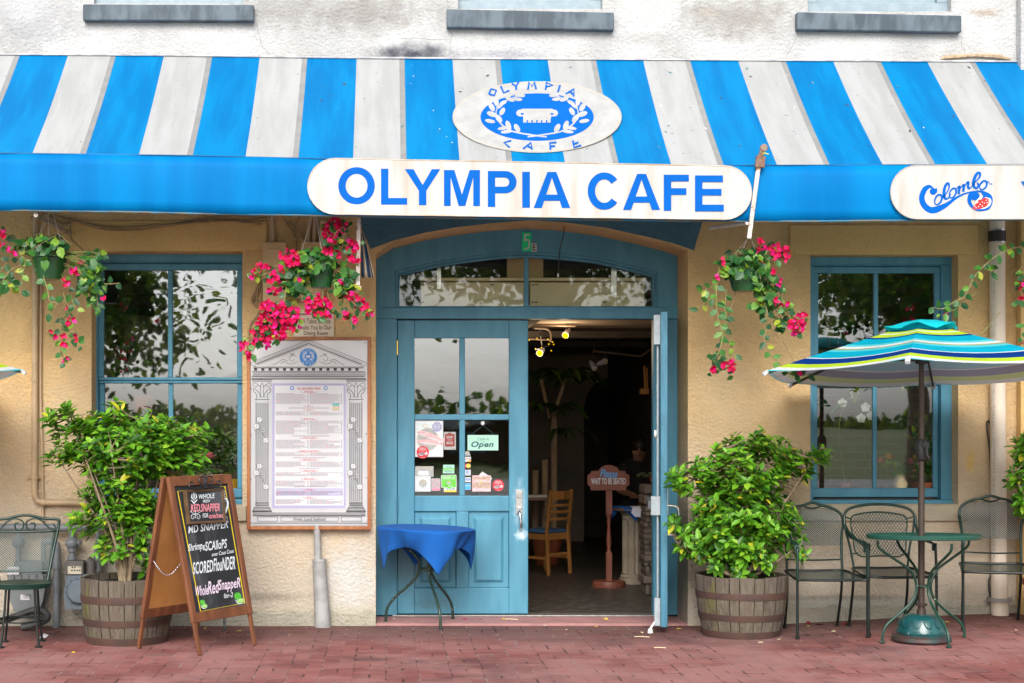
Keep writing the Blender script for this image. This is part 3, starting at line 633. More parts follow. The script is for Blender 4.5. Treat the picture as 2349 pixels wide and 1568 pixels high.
g.build('leaf_litter_and_droppings', [M('dry_leaf_bits', (.07,.06,.05), rough=.9), M('bird_dropping', (.75,.76,.78), rough=.8), M('teal_leaf_bits', (.08,.2,.24), rough=.8)], aw_)
# ---- oval emblem sewn on the roof
NAVY = M('sign_blue_vinyl', (.0,.095,.42), (.0,.105,.46), 3, .6, spec=.08); OFFW = M('off_white_sign_cloth', (.40,.402,.40), (.34,.34,.335), 4, .5, stretch=(3,3,.4))
TRIMC = M('stitched_edge', (.42,.38,.33), rough=.8)
def laurel(A, cx, cy, sx, sy, leaf=1.0):
    for s in (-1, 1):
        A.stroke([(cx-s*22*sx, cy+50*sy), (cx+s*10*sx, cy+46*sy), (cx+s*60*sx, cy+36*sy), (cx+s*88*sx, cy+14*sy), (cx+s*94*sx, cy-8*sy), (cx+s*82*sx, cy-26*sy), (cx+s*60*sx, cy-38*sy), (cx+s*44*sx, cy-43*sy)], [3.4*sx*leaf]*4+[2.4*sx*leaf]*4, 5)
        for x, y, a, L, w in ((66,24,-70,24,12),(78,30,10,26,8),(46,30,-60,22,12),(70,38,8,28,8),(88,8,-50,22,12),(104,-2,-20,24,12),(80,-8,-120,20,11),(104,-18,-60,22,12),(78,-28,-150,20,9),(94,-32,-80,24,12),(66,-45,-160,22,10),(62,-36,160,22,9),(40,-46,170,26,10),(86,-20,-150,18,8),(108,14,-10,24,9),(44,-36,175,20,8)):
            r = R(a); A.ell(cx+s*x*sx, cy+y*sy, L/2*sx*leaf, w/2*sy*leaf, 10, r if s > 0 else math.pi-r)
def capital(A, cx, cy, sx, sy, hole):
    A.poly([(cx+x*sx, cy+y*sy) for x, y in ((-36,-16),(-36,-8),(-30,10),(30,10),(36,-8),(36,-16))])
    A.ell(cx-38*sx, cy-6*sy, 10*sx, 8*sy, 16); A.ell(cx+38*sx, cy-6*sy, 10*sx, 8*sy, 16)
    for k in range(6): A.rect(cx+(-32+11*k)*sx, cy+6*sy, cx+(-32+11*k+8)*sx, cy+16*sy)
    A.col(hole); A.ell(cx-34*sx, cy-4*sy, 4*sx, 2.4*sy, 10); A.ell(cx+34*sx, cy-4*sy, 4*sx, 2.4*sy, 10)
GK = {'O':[[(-.5,0),(0,-.5),(.5,0),(0,.5),(-.5,0)]], 'L':[[(-.35,-.5),(-.35,.5),(.4,.5)]], 'Y':[[(-.45,-.5),(0,0),(.45,-.5)],[(0,0),(-.12,.5)]], 'M':[[(-.5,.5),(-.3,-.5),(0,.1),(.3,-.5),(.5,.5)]],
      'P':[[(-.35,.5),(-.35,-.5),(.45,-.25),(-.35,.1)]], 'I':[[(0,-.5),(0,.5)]], 'A':[[(-.5,.5),(.3,-.5),(.5,.5)],[(0,.05),(.35,.25)]], 'C':[[(.4,-.5),(-.35,0),(.4,.5)]], 'F':[[(-.3,.5),(-.3,-.5),(.45,-.5)],[(-.3,0),(.25,0)]], 'E':[[(-.3,-.5),(-.4,.5),(.45,.5)],[(-.35,0),(.25,0)]]}
def greek(A, ch, cx, cy, w, h, rot, t):
    for st in GK[ch]: A.stroke([(cx+x*w*math.cos(rot)-y*h*math.sin(rot), cy+x*w*math.sin(rot)+y*h*math.cos(rot)) for x, y in st], t, 0)
_p0 = (sloped(1.14,0)+sloped(1.14,1))/2; _ex = (sloped(2.2,0)-sloped(.1,0)); _ey = sloped(1.14,1)-sloped(1.14,0); _en = _ex.cross(_ey).normalized(); _en = _en if _en.y < 0 else -_en
def hit(px, py, p0, n):
    o_ = Vector((0,-DIST,EYE)); d = Vector(((px-FX)/FOC, 1, (HY-py)/FOC)); return o_+d*((p0-o_).dot(n)/d.dot(n))
def emb(px, py, l): return hit(px, py, _p0, _en)+_en*l
A = Art(emb, .004, .0005); A.ell(1232, 270, 194, 82, 72); A.g.build('emblem_panel', OFFW, aw_)
A = Art(emb, .0048, .0004); A.ring(1232, 270, 192, 80, 3, 72); eo = A.g.build('emblem_edging', TRIMC, aw_)
A = Art(emb, .0052, .00005); A.col(0); A.ell(1232, 270.5, 130, 54.5, 64); A.col(1); laurel(A, 1232, 266, 1, 1); A.col(1); capital(A, 1232, 268, 1, 1, 0)
A.col(0)
for ch, x, y, r in zip('OLYMPIA', (1130,1158,1184,1220,1259,1282,1309), (214,205,200,199,201,206,213), (-.45,-.4,-.25,-.05,.12,.3,.3)): greek(A, ch, x, y, 19, 17, r, 4.2)
for ch, x, y, r in zip('CAFE', (1163,1211,1268,1322), (331,337,338,331), (.25,.1,-.08,-.3)): greek(A, ch, x, y, 20, 16, r, 4.2)
A.g.build('emblem', [NAVY, OFFW], aw_)
# ---- sign panels on the valance
SGNW = M('stained_white_sign_panel', (.47,.465,.455), (.39,.35,.30), 2.2, .5, stretch=(4,1,.5), lo=.45, hi=.75)
def pill(x0, x1, ytl, ytr, ybl, ybr, left=True, right=True, n=14):
    pts = []; r = (ybl-ytl)/2
    f = lambda tab0, tab1, x: tab0+(tab1-tab0)*(x-x0)/(x1-x0)
    if left: pts += [(x0+r-r*math.sin(math.pi*i/n), (f(ytl,ytr,x0+r)+f(ybl,ybr,x0+r))/2+r*math.cos(math.pi*i/n)) for i in range(n+1)]
    else: pts += [(x0,ybl),(x0,ytl)]
    r = (ybr-ytr)/2
    if right: pts += [(x1-r+r*math.sin(math.pi*i/n), (f(ytl,ytr,x1-r)+f(ybl,ybr,x1-r))/2-r*math.cos(math.pi*i/n)) for i in range(n+1)]
    else: pts += [(x1,ytr),(x1,ybr)]
    return pts
def panel(name, pts, y, t, mat, par):
    q = [(W(px,py,y).x, W(px,py,y).z) for px, py in pts]; return G().prism(q, y-t, y).build(name, mat, par)
SY = AW-.030
pp = pill(706, 1724, 363, 382, 491, 505)
s1 = panel('name_sign', pp, SY, .006, SGNW, aw_); tag(s1, 'white rounded name panel reading OLYMPIA CAFE')
G().tube([W(x, y, SY-.006) for x, y in pp], .004, 5, closed=True).build('edging', M('yellowed_edging', (.45,.33,.2), (.6,.55,.48), 5, .8), s1)
def helv(A, ch, x0, y0, x1, y1, t):
    w, h = x1-x0, y1-y0; f = lambda l: A.poly([(x0+a, y0+b) for a, b in l])
    st = t*.9
    def bowl(ax, ay, bx, by, th, arc, n=22):
        c = ((ax+bx)/2, (ay+by)/2); rx, ry = (bx-ax)/2, (by-ay)/2; a0, a1 = arc; vs = []
        for i in range(n+1):
            a = R(a0+(a1-a0)*i/n)
            for k in (0, 1): vs.append(A.f(x0+c[0]+(rx-th*k)*math.cos(a), y0+c[1]+(ry-th*.92*k)*math.sin(a), A.l))
        A.g.add(vs, [(2*i,2*i+1,2*i+3,2*i+2) for i in range(n)]); A.up()
    if ch == 'O': bowl(0,0,w,h,t,(0,360),44)
    if ch == 'C': bowl(0,0,w*1.04,h,t,(38,322),36)
    if ch == 'L': f([(0,0),(0,h),(w,h),(w,h-st),(t,h-st),(t,0)])
    if ch == 'I': f([(0,0),(0,h),(w,h),(w,0)])
    if ch == 'F': f([(0,0),(0,h),(t,h),(t,h*.56),(w*.9,h*.56),(w*.9,h*.56-st),(t,h*.56-st),(t,st),(w,st),(w,0)])
    if ch == 'E': f([(0,0),(0,h),(w,h),(w,h-st),(t,h-st),(t,h*.56),(w*.92,h*.56),(w*.92,h*.56-st),(t,h*.56-st),(t,st),(w*.97,st),(w*.97,0)])
    if ch == 'Y': f([(0,0),(w/2-t/2,h*.6),(w/2-t/2,h),(w/2+t/2,h),(w/2+t/2,h*.6),(w,0),(w-t*1.15,0),(w/2,h*.44),(t*1.15,0)])
    if ch == 'M': f([(0,0),(0,h),(t*.9,h),(t*.9,h*.2),(w/2-t*.45,h),(w/2+t*.45,h),(w-t*.9,h*.2),(w-t*.9,h),(w,h),(w,0),(w-t*1.4,0),(w/2,h*.68),(t*1.4,0)])
    if ch == 'A':
        f([(0,h),(t*1.1,h),(w*.5,t*.75),(w*.5,0),(w/2-t*.6,0)]); f([(w*.5,t*.75),(w-t*1.1,h),(w,h),(w/2+t*.6,0),(w*.5,0)]); f([(w*.27,h*.8),(w*.73,h*.8),(w*.67,h*.63),(w*.33,h*.63)])
    if ch == 'P':
        f([(0,0),(0,h),(t,h),(t,0)]); f([(t,0),(t,st),(w*.6,st),(w*.6,0)]); f([(t,h*.62-st),(t,h*.62),(w*.6,h*.62),(w*.6,h*.62-st)]); c = h*.31
        vs = []
        for i in range(17):
            a = R(-90+180*i/16)
            for k in (0,1): vs.append(A.f(x0+w*.6+(w*.4-t*k)*math.cos(a), y0+c+(c-st*k)*math.sin(a), A.l))
        A.g.add(vs, [(2*i,2*i+1,2*i+3,2*i+2) for i in range(16)]); A.up()
A = Art(face_y(SY-.006), .0015, .0002)
for ch, a, b in (('O',776,860),('L',874,934),('Y',929,1010),('M',1018.5,1101),('P',1119,1185),('I',1198,1215.5),('A',1224,1308),('C',1348,1421),('A',1429,1514),('F',1522.5,1580),('E',1594,1660)):
    d = (a-776)*.0215; helv(A, ch, a, 385.5+d+(-1.5 if ch in 'OC' else 0), b, 468+d+(1.5 if ch in 'OC' else 0), 17)
A.g.build('lettering', NAVY, s1)
pc = pill(2043, 2750, 380, 377, 503, 503, True, False)
s2 = panel('side_sign', pc, SY, .006, SGNW, aw_); tag(s2, 'white rounded panel reading Colombo with a strawberry')
G().tube([W(x, y, SY-.006) for x, y in pc], .004, 5, closed=True).build('edging', TRIMC, s2)
fz = lambda px, py, l: W(px*.125+2055.2, py*.125+342.5, SY-.006)+Vector((0,-l,0))
A = Art(fz, .0015, .0002); A.col(0)
A.stroke([(700,730),(650,700),(600,690),(530,740),(480,850),(480,950),(540,1060),(640,1120),(740,1110),(860,1060),(960,1000),(1100,900),(1250,825),(1400,785),(1520,770)], [10,40,70,95,100,105,110,115,120,95,70,42,34,26,20], 6)
A.ell(680, 780, 62, 62, 24); A.stroke([(735,720),(742,760),(735,800)], 30, 4)
for cx, cy, rx, ry, w in ((775,930,62,92,40),(1040,810,58,88,38),(1600,665,62,80,38)):
    A.stroke([(cx+rx*math.cos(a)*1.0+ry*.28*-math.sin(a), cy+ry*math.sin(a)) for a in [2*math.pi*i/12 for i in range(12)]], [w*(.55+.45*abs(math.cos(math.pi*i/12+.4))) for i in range(12)], 4, True)
A.stroke([(840,900),(900,850),(970,720),(965,640),(930,640),(890,720),(880,850),(905,910),(960,900),(1010,820)], [16,18,26,44,46,52,56,48,30,14], 5)
A.stroke([(1090,760),(1130,710),(1165,690),(1155,760),(1150,830)], [14,24,44,50,48], 5); A.stroke([(1160,750),(1210,680),(1245,660),(1240,720),(1235,785)], [14,24,46,48,46], 5)
A.stroke([(1245,720),(1290,630),(1325,610),(1320,680),(1335,725),(1380,700)], [14,24,48,48,40,16], 5)
A.stroke([(1380,700),(1440,620),(1530,520),(1540,450),(1500,440),(1450,510),(1420,620),(1430,690),(1480,720),(1510,660),(1490,610)], [14,18,34,46,48,56,60,52,40,34,20], 5)
A.stroke([(1480,640),(1540,650),(1590,620)], 16, 4); A.stroke([(1650,610),(1690,600),(1725,640),(1765,640)], [20,14,10,22], 4)
A.stroke([(1480,770),(1600,790),(1720,860),(1745,970),(1690,1080),(1580,1115),(1480,1110),(1390,1050),(1345,960),(1360,870),(1400,810)], [26,40,56,54,56,46,44,50,70,90,90], 6); A.ell(1440, 860, 92, 80, 24)
A.poly([(2288,597),(2349,685),(2420,790),(2420,960),(2480,960),(2480,790),(2600,590),(2520,590),(2450,720),(2370,590)])
A.col(2); A.ell(1600, 985, 150, 112, 26, -.35); A.col(1); A.poly([(1395,1090),(1520,930),(1580,915),(1640,890),(1700,920),(1700,1000),(1650,1060),(1560,1095),(1460,1110)])
A.col(0); A.poly([(1555,790),(1640,835),(1700,880),(1715,910),(1640,880),(1600,915),(1560,910),(1600,870)]); A.col(2)
for x, y in ((1495,980),(1580,975),(1655,940),(1620,995),(1540,1018),(1580,1048),(1510,1060),(1440,1052),(1668,985),(1465,1080)): A.ell(x, y, 11, 8, 10, -.5)
A.g.build('lettering', [NAVY, M('strawberry_red', (.72,.01,.01), rough=.4), M('clean_white_vinyl', (.8,.79,.77), rough=.5)], s2)
# rusty folding arms of the awning
RUSTW = M('rusty_white_bar', (.66,.62,.58), (.5,.42,.36), 16, .6, .2, chips=(.2,.08,.03), chip_sc=18, chip_at=.57)
yb = AW-.05
g = G(); g.bar(W(1740,381,yb), W(1718,548,yb), .028, .02, (0,1,0))
o = thing('folding_bracket', 'rusty white awning arm rising in front of the blue valance', 'awning bracket', W(1730,548,yb))
g.build('bar', RUSTW, o, bevel=.003)
g = G().bar(W(1742,385,yb), W(1745,359,yb), .062, .034, (0,1,0)); g.bar(W(1744,362,yb), W(1752,337,yb), .036, .02, (0,1,0)); g.tube([W(1752,340,yb)+Vector((0,.016,0)), W(1752,340,yb)+Vector((0,-.016,0))], .026, 12)
g.build('rusty_bracket', M('rusted_iron', (.16,.08,.05), (.28,.2,.16), 20, .8, .4), o, bevel=.003)
g = G().tube([W(1743,356,yb)+Vector((.02,-.02,0)), W(1749,353,yb)+Vector((0,-.03,0)), W(1755,355,yb)+Vector((.02,-.01,0)), W(1749,350,yb)], .004, 6); g.build('cable_tie', M('yellow_cable_tie', (.65,.7,.05), rough=.5), o)
g = G().tube([W(1630,524,-.3), W(1715,512,AW)], .014, 8); g.build('cross_tube', WHITEM, o)
yb = AW+.25
g = G(); g.bar(W(823,503,yb), W(821,655,yb), .028, .03, (0,1,0)); g.bar(W(827,657,yb), W(820,668,yb), .02, .02, (0,1,0))
single('folding_bracket', 'pinkish white folded awning arm hanging beside the small striped cloth', 'awning bracket', g, RUSTW, bevel=.003)
# small folded striped cloth hanging next to the arm
yc = AW+.45; NV = M('navy_cloth', (.01,.05,.12), rough=.9); CR = M('cream_cloth', (.55,.45,.34), rough=.9)
g = G(); cols = [(0,.22,0),(.22,.46,1),(.46,.74,0),(.74,.84,1),(.84,.95,0),(.95,1,1)]
for a, b, m in cols:
    g.mi = m; rows = []
    for i in range(9):
        t = i/8; xl = 828+2*t; xr = 832+27*(t**.8)
        for q in (a, b): rows.append(W(xl+(xr-xl)*q, 535+102*t, yc)+Vector((0, .02*math.sin(q*9+1.5*t), 0)))
    g.add(rows, [(2*i,2*i+1,2*i+3,2*i+2) for i in range(8)])
o = single('striped_cloth', 'small folded navy and cream striped cloth hanging by the door arch', 'cloth', g, [NV, CR], smooth=60)
o.modifiers.new('thickness', 'SOLIDIFY').thickness = .004
# ---------------------------------------------------------------- menu board
WOODF = M('orange_wood_frame', (.40,.15,.05), (.27,.09,.03), 5, .45, .1, 40, stretch=(3,3,.5))
PRINT = M('glossy_menu_paper', (.51,.51,.52), (.44,.45,.48), 2, .14, .05, 3, spec=.8); INK = M('black_ink', (.03,.03,.035), rough=.5); RINK = M('red_ink', (.45,.04,.06), rough=.5); GINK = M('grey_ink', (.13,.12,.18), rough=.5)
LILAC = M('lilac_menu_paper', (.40,.39,.52), rough=.3); LILAC2 = M('lilac_menu_border', (.34,.33,.50), rough=.4); MBLUE = M('menu_blue', (.03,.20,.55), rough=.4); PAPERW = M('white_paper', (.56,.56,.58), rough=.3)
mb = thing('menu_board', 'large framed wall menu with Greek temple drawing beside the door', 'menu board', W(709,1215,-.02))
yb = -.045
panel('backing_board', [(572,1209),(845,1209),(845,780),(572,780)], yb, .012, PRINT, mb)
g = G(); f4 = lambda a,b,c,d: g.box(X(a,yb), X(c,yb), yb-.028, -.002, Z(d,yb), Z(b,yb))
f4(567,774,575,1215); f4(843,774,851,1215); f4(575,774,843,781); f4(575,1207,843,1215)
g.build('frame', WOODF, mb, bevel=.003)
mz = lambda x, y, l: W(x*.2965+538.3, y*.2965+758.5, yb-.012)+Vector((0,-l,0))
A = Art(mz, .001, .00003)
# printed sheet
A.col(3).rect(288,408,860,1378); A.col(4); A.ring(574,893,278,478,1,4)
for a, b, c, d in ((293,412,855,426),(293,1358,855,1372),(293,428,306,1356),(845,428,858,1356)): A.col(4).rect(a,b,c,d)
A.col(5).rect(310,428,842,1354); A.col(3).rect(320,1220,838,1282)
A.col(2); rm = random.Random(9)
heads = [('FULL BAR & MIXED DRINKS',485,440,665,460,1),('APPETIZERS',536,469,612,484,2),('SOUP',560,578,588,592,2),('SALAD',556,608,592,622,2),('FROM THE SEA',532,680,618,695,2),('GYROS & KABOBS',526,825,626,840,2),('BURGERS & SANDWICHES',505,928,648,942,2),('GREEK SPECIALTIES',524,994,630,1008,2),('STEAKS & CHOPS',530,1080,625,1095,2),('PIZZA & PASTA',536,1142,618,1158,2),('CHILDREN',550,1226,606,1240,2),('DESSERTS',553,1288,606,1302,2)]
for t_, x0, y0, x1, y1, c in heads: A.col(2).text(t_, x0, y0, x1, y1, .02)
for t_, x0, y0, x1, y1, c in heads[1:]: A.stroke([(x0-22,y0+2),(x0-14,y1-4),(x0-5,y1-3)], 2.5, 3); A.stroke([(x1+22,y0+2),(x1+14,y1-4),(x1+5,y1-3)], 2.5, 3)
A.col(6)
for y0, y1 in ((488,570),(630,660),(700,805),(848,915),(946,976),(1016,1060),(1100,1130),(1164,1205),(1246,1272),(1308,1342)):
    y = y0; rs = []; rr = []
    while y < y1:
        for xa, xb in ((318,572),(582,832)):
            x = xa; e = xb-rm.choice((14,14,60,110,30))
            while x < e:
                w = rm.uniform(9,26); (rs if rm.random() < .85 else rr).append((x, y, min(x+w,e), y+2.4)); x += w+rm.uniform(2,4)
            rs.append((xb-9, y, xb, y+2.6))
        y += 7.6
    A.col(6).rects(rs); A.col(7).rects(rr) if rr else None
A.col(6).rects([(418,599,730,602),(445,815,738,818),(450,984,705,987),(460,1208,706,1211),(498,1067,660,1069)])
A.col(1); A.ring(444,447,16,16,6,24); A.ring(704,447,16,16,6,24); A.col(8).rect(757,565,809,583); A.col(9).rect(757,583,809,622)
# temple: gable, frieze, columns
A.col(0); L = lambda p, w=3: A.stroke(p, w, 0)
for dx, dy, w in ((0,0,3),(0,14,2),(0,27,6),(0,38,2)): L([(124+dy*1.3,250+dy*.5),(572,74+dy),(1020-dy*1.3,250+dy*.5)], w)
for s in (-1, 1): L([(572+s*448,250),(572+s*448,266),(572+s*405,280)], 3)
A.rect(145,281,1000,284).rect(145,288,1000,293)
A.rects([(x,293,x+24,312) for x in range(150,990,56)]); A.rect(132,316,1008,320).rect(132,352,1008,358).rect(140,362,1004,364).rect(128,371,1018,379)
k = []
for x in range(142, 1000, 25): k += [(x,325,x+20,328),(x,325,x+3,348),(x,345,x+13,348),(x+10,335,x+13,348),(x+17,325,x+20,348)]
A.rects(k)
for s, c in ((-1,212),(1,938)):
    A.rect(c-78,382,c+78,386).rect(c-74,394,c+74,397)
    for o in (-1, 1):
        A.stroke([(c+o*8,440),(c+o*30,420),(c+o*62,405),(c+o*70,425),(c+o*50,438),(c+o*30,425)], 3, 4); A.stroke([(c+o*6,520),(c+o*26,480),(c+o*60,450),(c+o*66,470),(c+o*40,500),(c+o*46,530)], 4, 4); A.stroke([(c,405),(c+o*14,440),(c+o*10,480),(c+o*20,520)], 3, 4)
    A.rect(c-58,533,c+58,537); A.rects([(c-46+15.3*i-2.5,560,c-46+15.3*i+2.5,1325) for i in range(7)]+[(c-48,545,c-45,1330),(c+45,545,c+48,1330)])
    for y, w in ((1330,50),(1340,54),(1352,52),(1365,60),(1378,66),(1392,74)): A.rect(c-w,y,c+w,y+5)
    A.poly([(c-60,1372),(c-78,1404),(c+78,1404),(c+60,1372),(c+56,1372),(c+70,1399),(c-70,1399),(c-56,1372)])
    for yy in (700, 1060):
        A.col(5)
        for x, y in ((c-20,yy-10),(c-44,yy+42),(c+30,yy+150)): A.ell(x, y, 23, 24, 8)
        A.col(0)
        for x, y in ((c-20,yy-10),(c-44,yy+42),(c+30,yy+150)): A.ring(x, y, 23, 24, 2.5, 7); L([(x,y-20),(x,y+22)],1.6); L([(x-16,y+8),(x+16,y-8)],1.6)
        A.stroke([(c-60,yy+80),(c-30,yy+60),(c,yy+90),(c+20,yy+130)], 2.2, 4)
        for i in range(9): A.col(5).ell(c-2+(i % 3)*12-6, yy+55+(i//3)*13, 6.5, 6.5, 8); A.col(0).ring(c-2+(i % 3)*12-6, yy+55+(i//3)*13, 6.5, 6.5, 1.8, 8)
for y in (1410,1424,1430,1488,1510): A.rect(140,y,1012,y+4)
for a, b in ((175,333),(357,803),(823,982)): A.ring((a+b)/2,1459,1,1,1,4); A.rect(a,1440,b,1443).rect(a,1474,b,1477).rect(a,1443,a+3,1474).rect(b-3,1443,b,1474)
A.text('Fresh, Local Seafood', 457,1446,702,1474, .0)
for s in (-1, 1):
    for q in ([(572+s*90,205),(572+s*120,190),(572+s*150,215),(572+s*130,240),(572+s*110,222)],[(572+s*85,240),(572+s*140,262),(572+s*190,240),(572+s*215,262)],[(572+s*160,235),(572+s*200,225),(572+s*240,250),(572+s*275,268)],[(572+s*120,190),(572+s*140,185),(572+s*110,178)]): A.stroke(q, 2.6, 4)
A.col(1); A.ell(570,206,68,68,40); A.col(5); A.ring(570,204,45,45,2,36); laurel(A, 570, 204, .36, .68, 1); capital(A, 570, 204, .38, .62, 1)
A.col(5)
for ch, a_ in zip('OLYMPIA', (-48,-32,-17,0,17,32,48)): r = R(a_); greek(A, ch, 570+57*math.sin(r), 206-57*math.cos(r), 12, 12, r, 2.6)
for ch, a_ in zip('CAFE', (38,13,-13,-38)): r = R(a_); greek(A, ch, 570+57*math.sin(r), 206+57*math.cos(r), 12, 12, -r, 2.6)
A.col(6)
for x, y in ((1010,97),(127,450),(127,810),(127,1150),(127,1490),(1012,445),(1018,800),(1018,1138),(1018,1490)): A.ell(x, y, 5, 5, 10)
A.g.build('printed_drawing', [INK, MBLUE, RINK, LILAC, LILAC2, PAPERW, GINK, RINK, M('teal_print', (.1,.4,.42)), M('sand_print', (.55,.45,.33))], mb)
# ---------------------------------------------------------------- small signs
BEIGE = M('beige_sign_face', (.66,.56,.42), (.6,.5,.36), 4, .5)
ds = thing('dining_sign', 'beige plaque announcing table service, mounted above the menu board', 'sign', W(720,774,0))
c = [(680,711),(760,711),(766,717),(766,773),(674,773),(674,717)]
panel('plaque', c[::-1], -.01, .012, BEIGE, ds)
A = Art(face_y(-.022), .001)
A.text('Full Table Service', 687,731,758,743, .012).text('Awaits You In Our', 681,746,760,757, .012).text('Dining Room', 697,760,752,772, .012)
A.rects([(686+4.1*i,720,689+4.1*i,723.5) for i in range(18)]+[(685+4.1*i,766.5+2,688+4.1*i,769+2) for i in range(0)])
A.g.build('lettering', M('brown_sign_ink', (.10,.07,.05), rough=.6), ds)
hn = thing('house_number', 'green and white house number plate 5 E above the transom', 'number plate', W(1212,578,YF))
panel('green_plate', [(1197.5,577.5),(1219,577.5),(1219,534),(1197.5,534)], YF-.001, .006, M('bright_green_plate', (.0,.72,.28), rough=.4), hn)
o = panel('white_plate', [(1219.8,577.8),(1231,577.8),(1231,559),(1219.8,559)], YF-.001, .006, PAPERW, hn)
A = Art(face_y(YF-.007), .001)
A.stroke([(1214.5,539.5),(1204,539.5)], 3.4, 0).stroke([(1204.6,538),(1203.6,553.5)], 3.2, 0).stroke([(1203.2,553.2),(1208,550.4),(1212.8,552.5),(1214.2,560),(1212.6,568),(1207.5,571.4),(1202,570.5)], 3.4, 5)
A.g.build('numeral', PAPERW, hn)
A = Art(face_y(YF-.007), .001); A.text('E', 1222.4,561.5,1228.4,575, .02); A.g.build('lettering', INK, o)
# ---------------------------------------------------------------- papers and stickers on the door panes
yg = YF+.012+.022-.004
def sz(px, py, l): return Vector((X(px*.13017+905.3, YF), yg-l, Z(py*.13017+954.3, YF)))
YELLOW = M('sticker_yellow', (.8,.55,.02), rough=.4); REDS = M('sticker_red', (.60,.015,.035), rough=.35); GRN = M('sticker_green', (.12,.52,.04), rough=.4); MINT = M('mint_paper', (.35,.62,.50), rough=.5); PINK = M('pink_print', (.75,.22,.32), rough=.6); BLU2 = M('card_blue', (.02,.16,.50), rough=.4); ORNG = M('card_orange', (.85,.35,.02), rough=.4); TEALP = M('deep_teal_lettering', (.03,.10,.12), rough=.5); SKY2 = M('card_sky_blue', (.05,.38,.80), rough=.4); GREYP = M('grey_paper', (.42,.42,.40), (.3,.31,.31), 60, .6); FISH = M('pale_pink_fish_print', (.62,.34,.36), (.72,.5,.5), 40, .4); MAUVE = M('mauve_print', (.30,.30,.50), rough=.5); TANP = M('tan_print', (.5,.4,.25), rough=.6); MAROON = M('maroon_card', (.25,.035,.03), rough=.5); BROWNP = M('brown_photo_print', (.3,.2,.14), (.55,.42,.33), 70, .5); LTBL = M('pale_blue_print', (.58,.66,.68), (.68,.73,.74), 30, .4)
PALET = [PAPERW, INK, YELLOW, REDS, GRN, MINT, PINK, BLU2, ORNG, TEALP, SKY2, GREYP, FISH, MAUVE, TANP, MAROON, BROWNP, LTBL]
def sticker(name, label, cat, fn, group=None, l0=.0006):
    A = Art(sz, l0, .00005); fn(A)
    return single(name, label, cat, A.g, PALET, group)
def s_poster(A):
    A.col(0).rect(362,88,858,728); A.col(17).rect(380,106,842,705); A.col(14).ring(585,415,195,205,10,40); A.col(11).ell(585,415,180,190,36)
    for cx, cy, r, L in ((560,330,.25,170),(690,390,.3,150),(600,470,.12,200)):
        A.col(12).ell(cx, cy, L, 48, 24, r); A.col(0).ell(cx-5, cy+18, L*.75, 16, 20, r); A.col(12).poly([(cx+L*.85,cy+L*r*.8),(cx+L*1.25,cy+L*r-40),(cx+L*1.2,cy+L*r+50)]); A.col(1).ell(cx-L*.78, cy-L*r*.75, 6, 6, 8)
    A.col(14).ring(540,175,44,30,9,20); A.col(13).ell(748,197,86,86,30); A.col(0).ring(748,197,60,60,5,24); laurel(A, 748, 197, .45, .85); capital(A, 748, 197, .45, .8, 13)
def s_love(cx, cy, k):
    def fn(A):
        A.col(3).ell(cx, cy, 110*k, 111*k, 36); A.col(0); t = lambda s, a, b, c, d, w=.03: A.text(s, cx+a*k, cy+b*k, cx+c*k, cy+d*k, w)
        t('PEOPLE', -54,-84,48,-60); t('LOVE US', -70,-55,66,-30); t('ON', -16,-24,14,-10); A.ell(cx-25*k, cy+32*k, 62*k, 26*k, 20); A.col(1); t('yelp', -80,2,30,58,.03)
        A.col(0)
        for i in range(5): a_ = R(-80+72*i); A.ell(cx+62*k+18*k*math.cos(a_), cy+20*k+18*k*math.sin(a_), 18*k, 9*k, 10, a_)
        A.rect(cx-46*k, cy+88*k, cx+48*k, cy+92*k)
    return fn
def s_badge(A): A.col(11).rect(866,285,1082,600); A.col(15).rect(888,322,1060,545); A.col(11).rect(888,545,1060,580); A.col(15).ell(972,322,38,20,16); A.col(0).text('SHOW', 918,356,1026,402,.01).text('US YOUR', 935,414,1010,438).text('BADGE', 918,455,1028,502,.01)
def s_open(A):
    A.col(5).rect(1288,340,1832,612); A.col(0).rect(1300,352,1820,600); A.col(5).rect(1304,356,1816,596); A.col(9).text('Come in', 1462,382,1662,434,0,.25).rect(1490,446,1620,448).text("WE'RE", 1522,456,1596,474).text('Open', 1352,452,1748,585,.035,.25)
    A.stroke([(1345,345),(1560,172),(1780,345)], 5, 0); A.col(11).ell(1557,130,36,38,24); A.col(0).ell(1557,130,24,26,20)
def owl(A, cx, cy, k, frame):
    A.col(frame).ell(cx, cy, 46*k, 26*k, 20); A.col(2).poly([(cx-20*k,cy-26*k),(cx,cy+4*k),(cx+20*k,cy-26*k)])
    for s in (-1, 1): A.col(1).ell(cx+s*22*k, cy, 22*k, 22*k, 18); A.col(0).ell(cx+s*22*k, cy, 17*k, 17*k, 16); A.col(1).ell(cx+s*22*k, cy, 6*k, 6*k, 10)
def s_review(A):
    A.col(0).poly([(835,1047),(1078,1040),(1092,1055),(1094,1262),(1080,1275),(1000,1278),(966,1325),(936,1280),(840,1272),(824,1258),(818,1062)]); A.col(4).poly([(842,1058),(1072,1050),(1082,1062),(1083,1252),(1072,1264),(992,1268),(966,1305),(944,1270),(848,1262),(836,1250),(829,1068)])
    A.col(0).text('REVIEW US', 851,1074,1060,1118,.03,0,-4).rect(856,1130,1062,1133); owl(A, 958, 1182, 1, 0); A.col(1).text('trip', 888,1226,938,1254,.02); A.col(0).text('advisor', 938,1222,1034,1250,.02)
def card(fill, txt=None, extra=None):
    def fn(A):
        A.col(0).rect(*fill)
        if extra: extra(A)
        if txt: A.col(txt[1]).text(txt[0], *txt[2:6], *(txt[6:]))
    return fn
sticker('food_poster', 'fish platter poster in the lower left pane of the closed door', 'poster', s_poster)
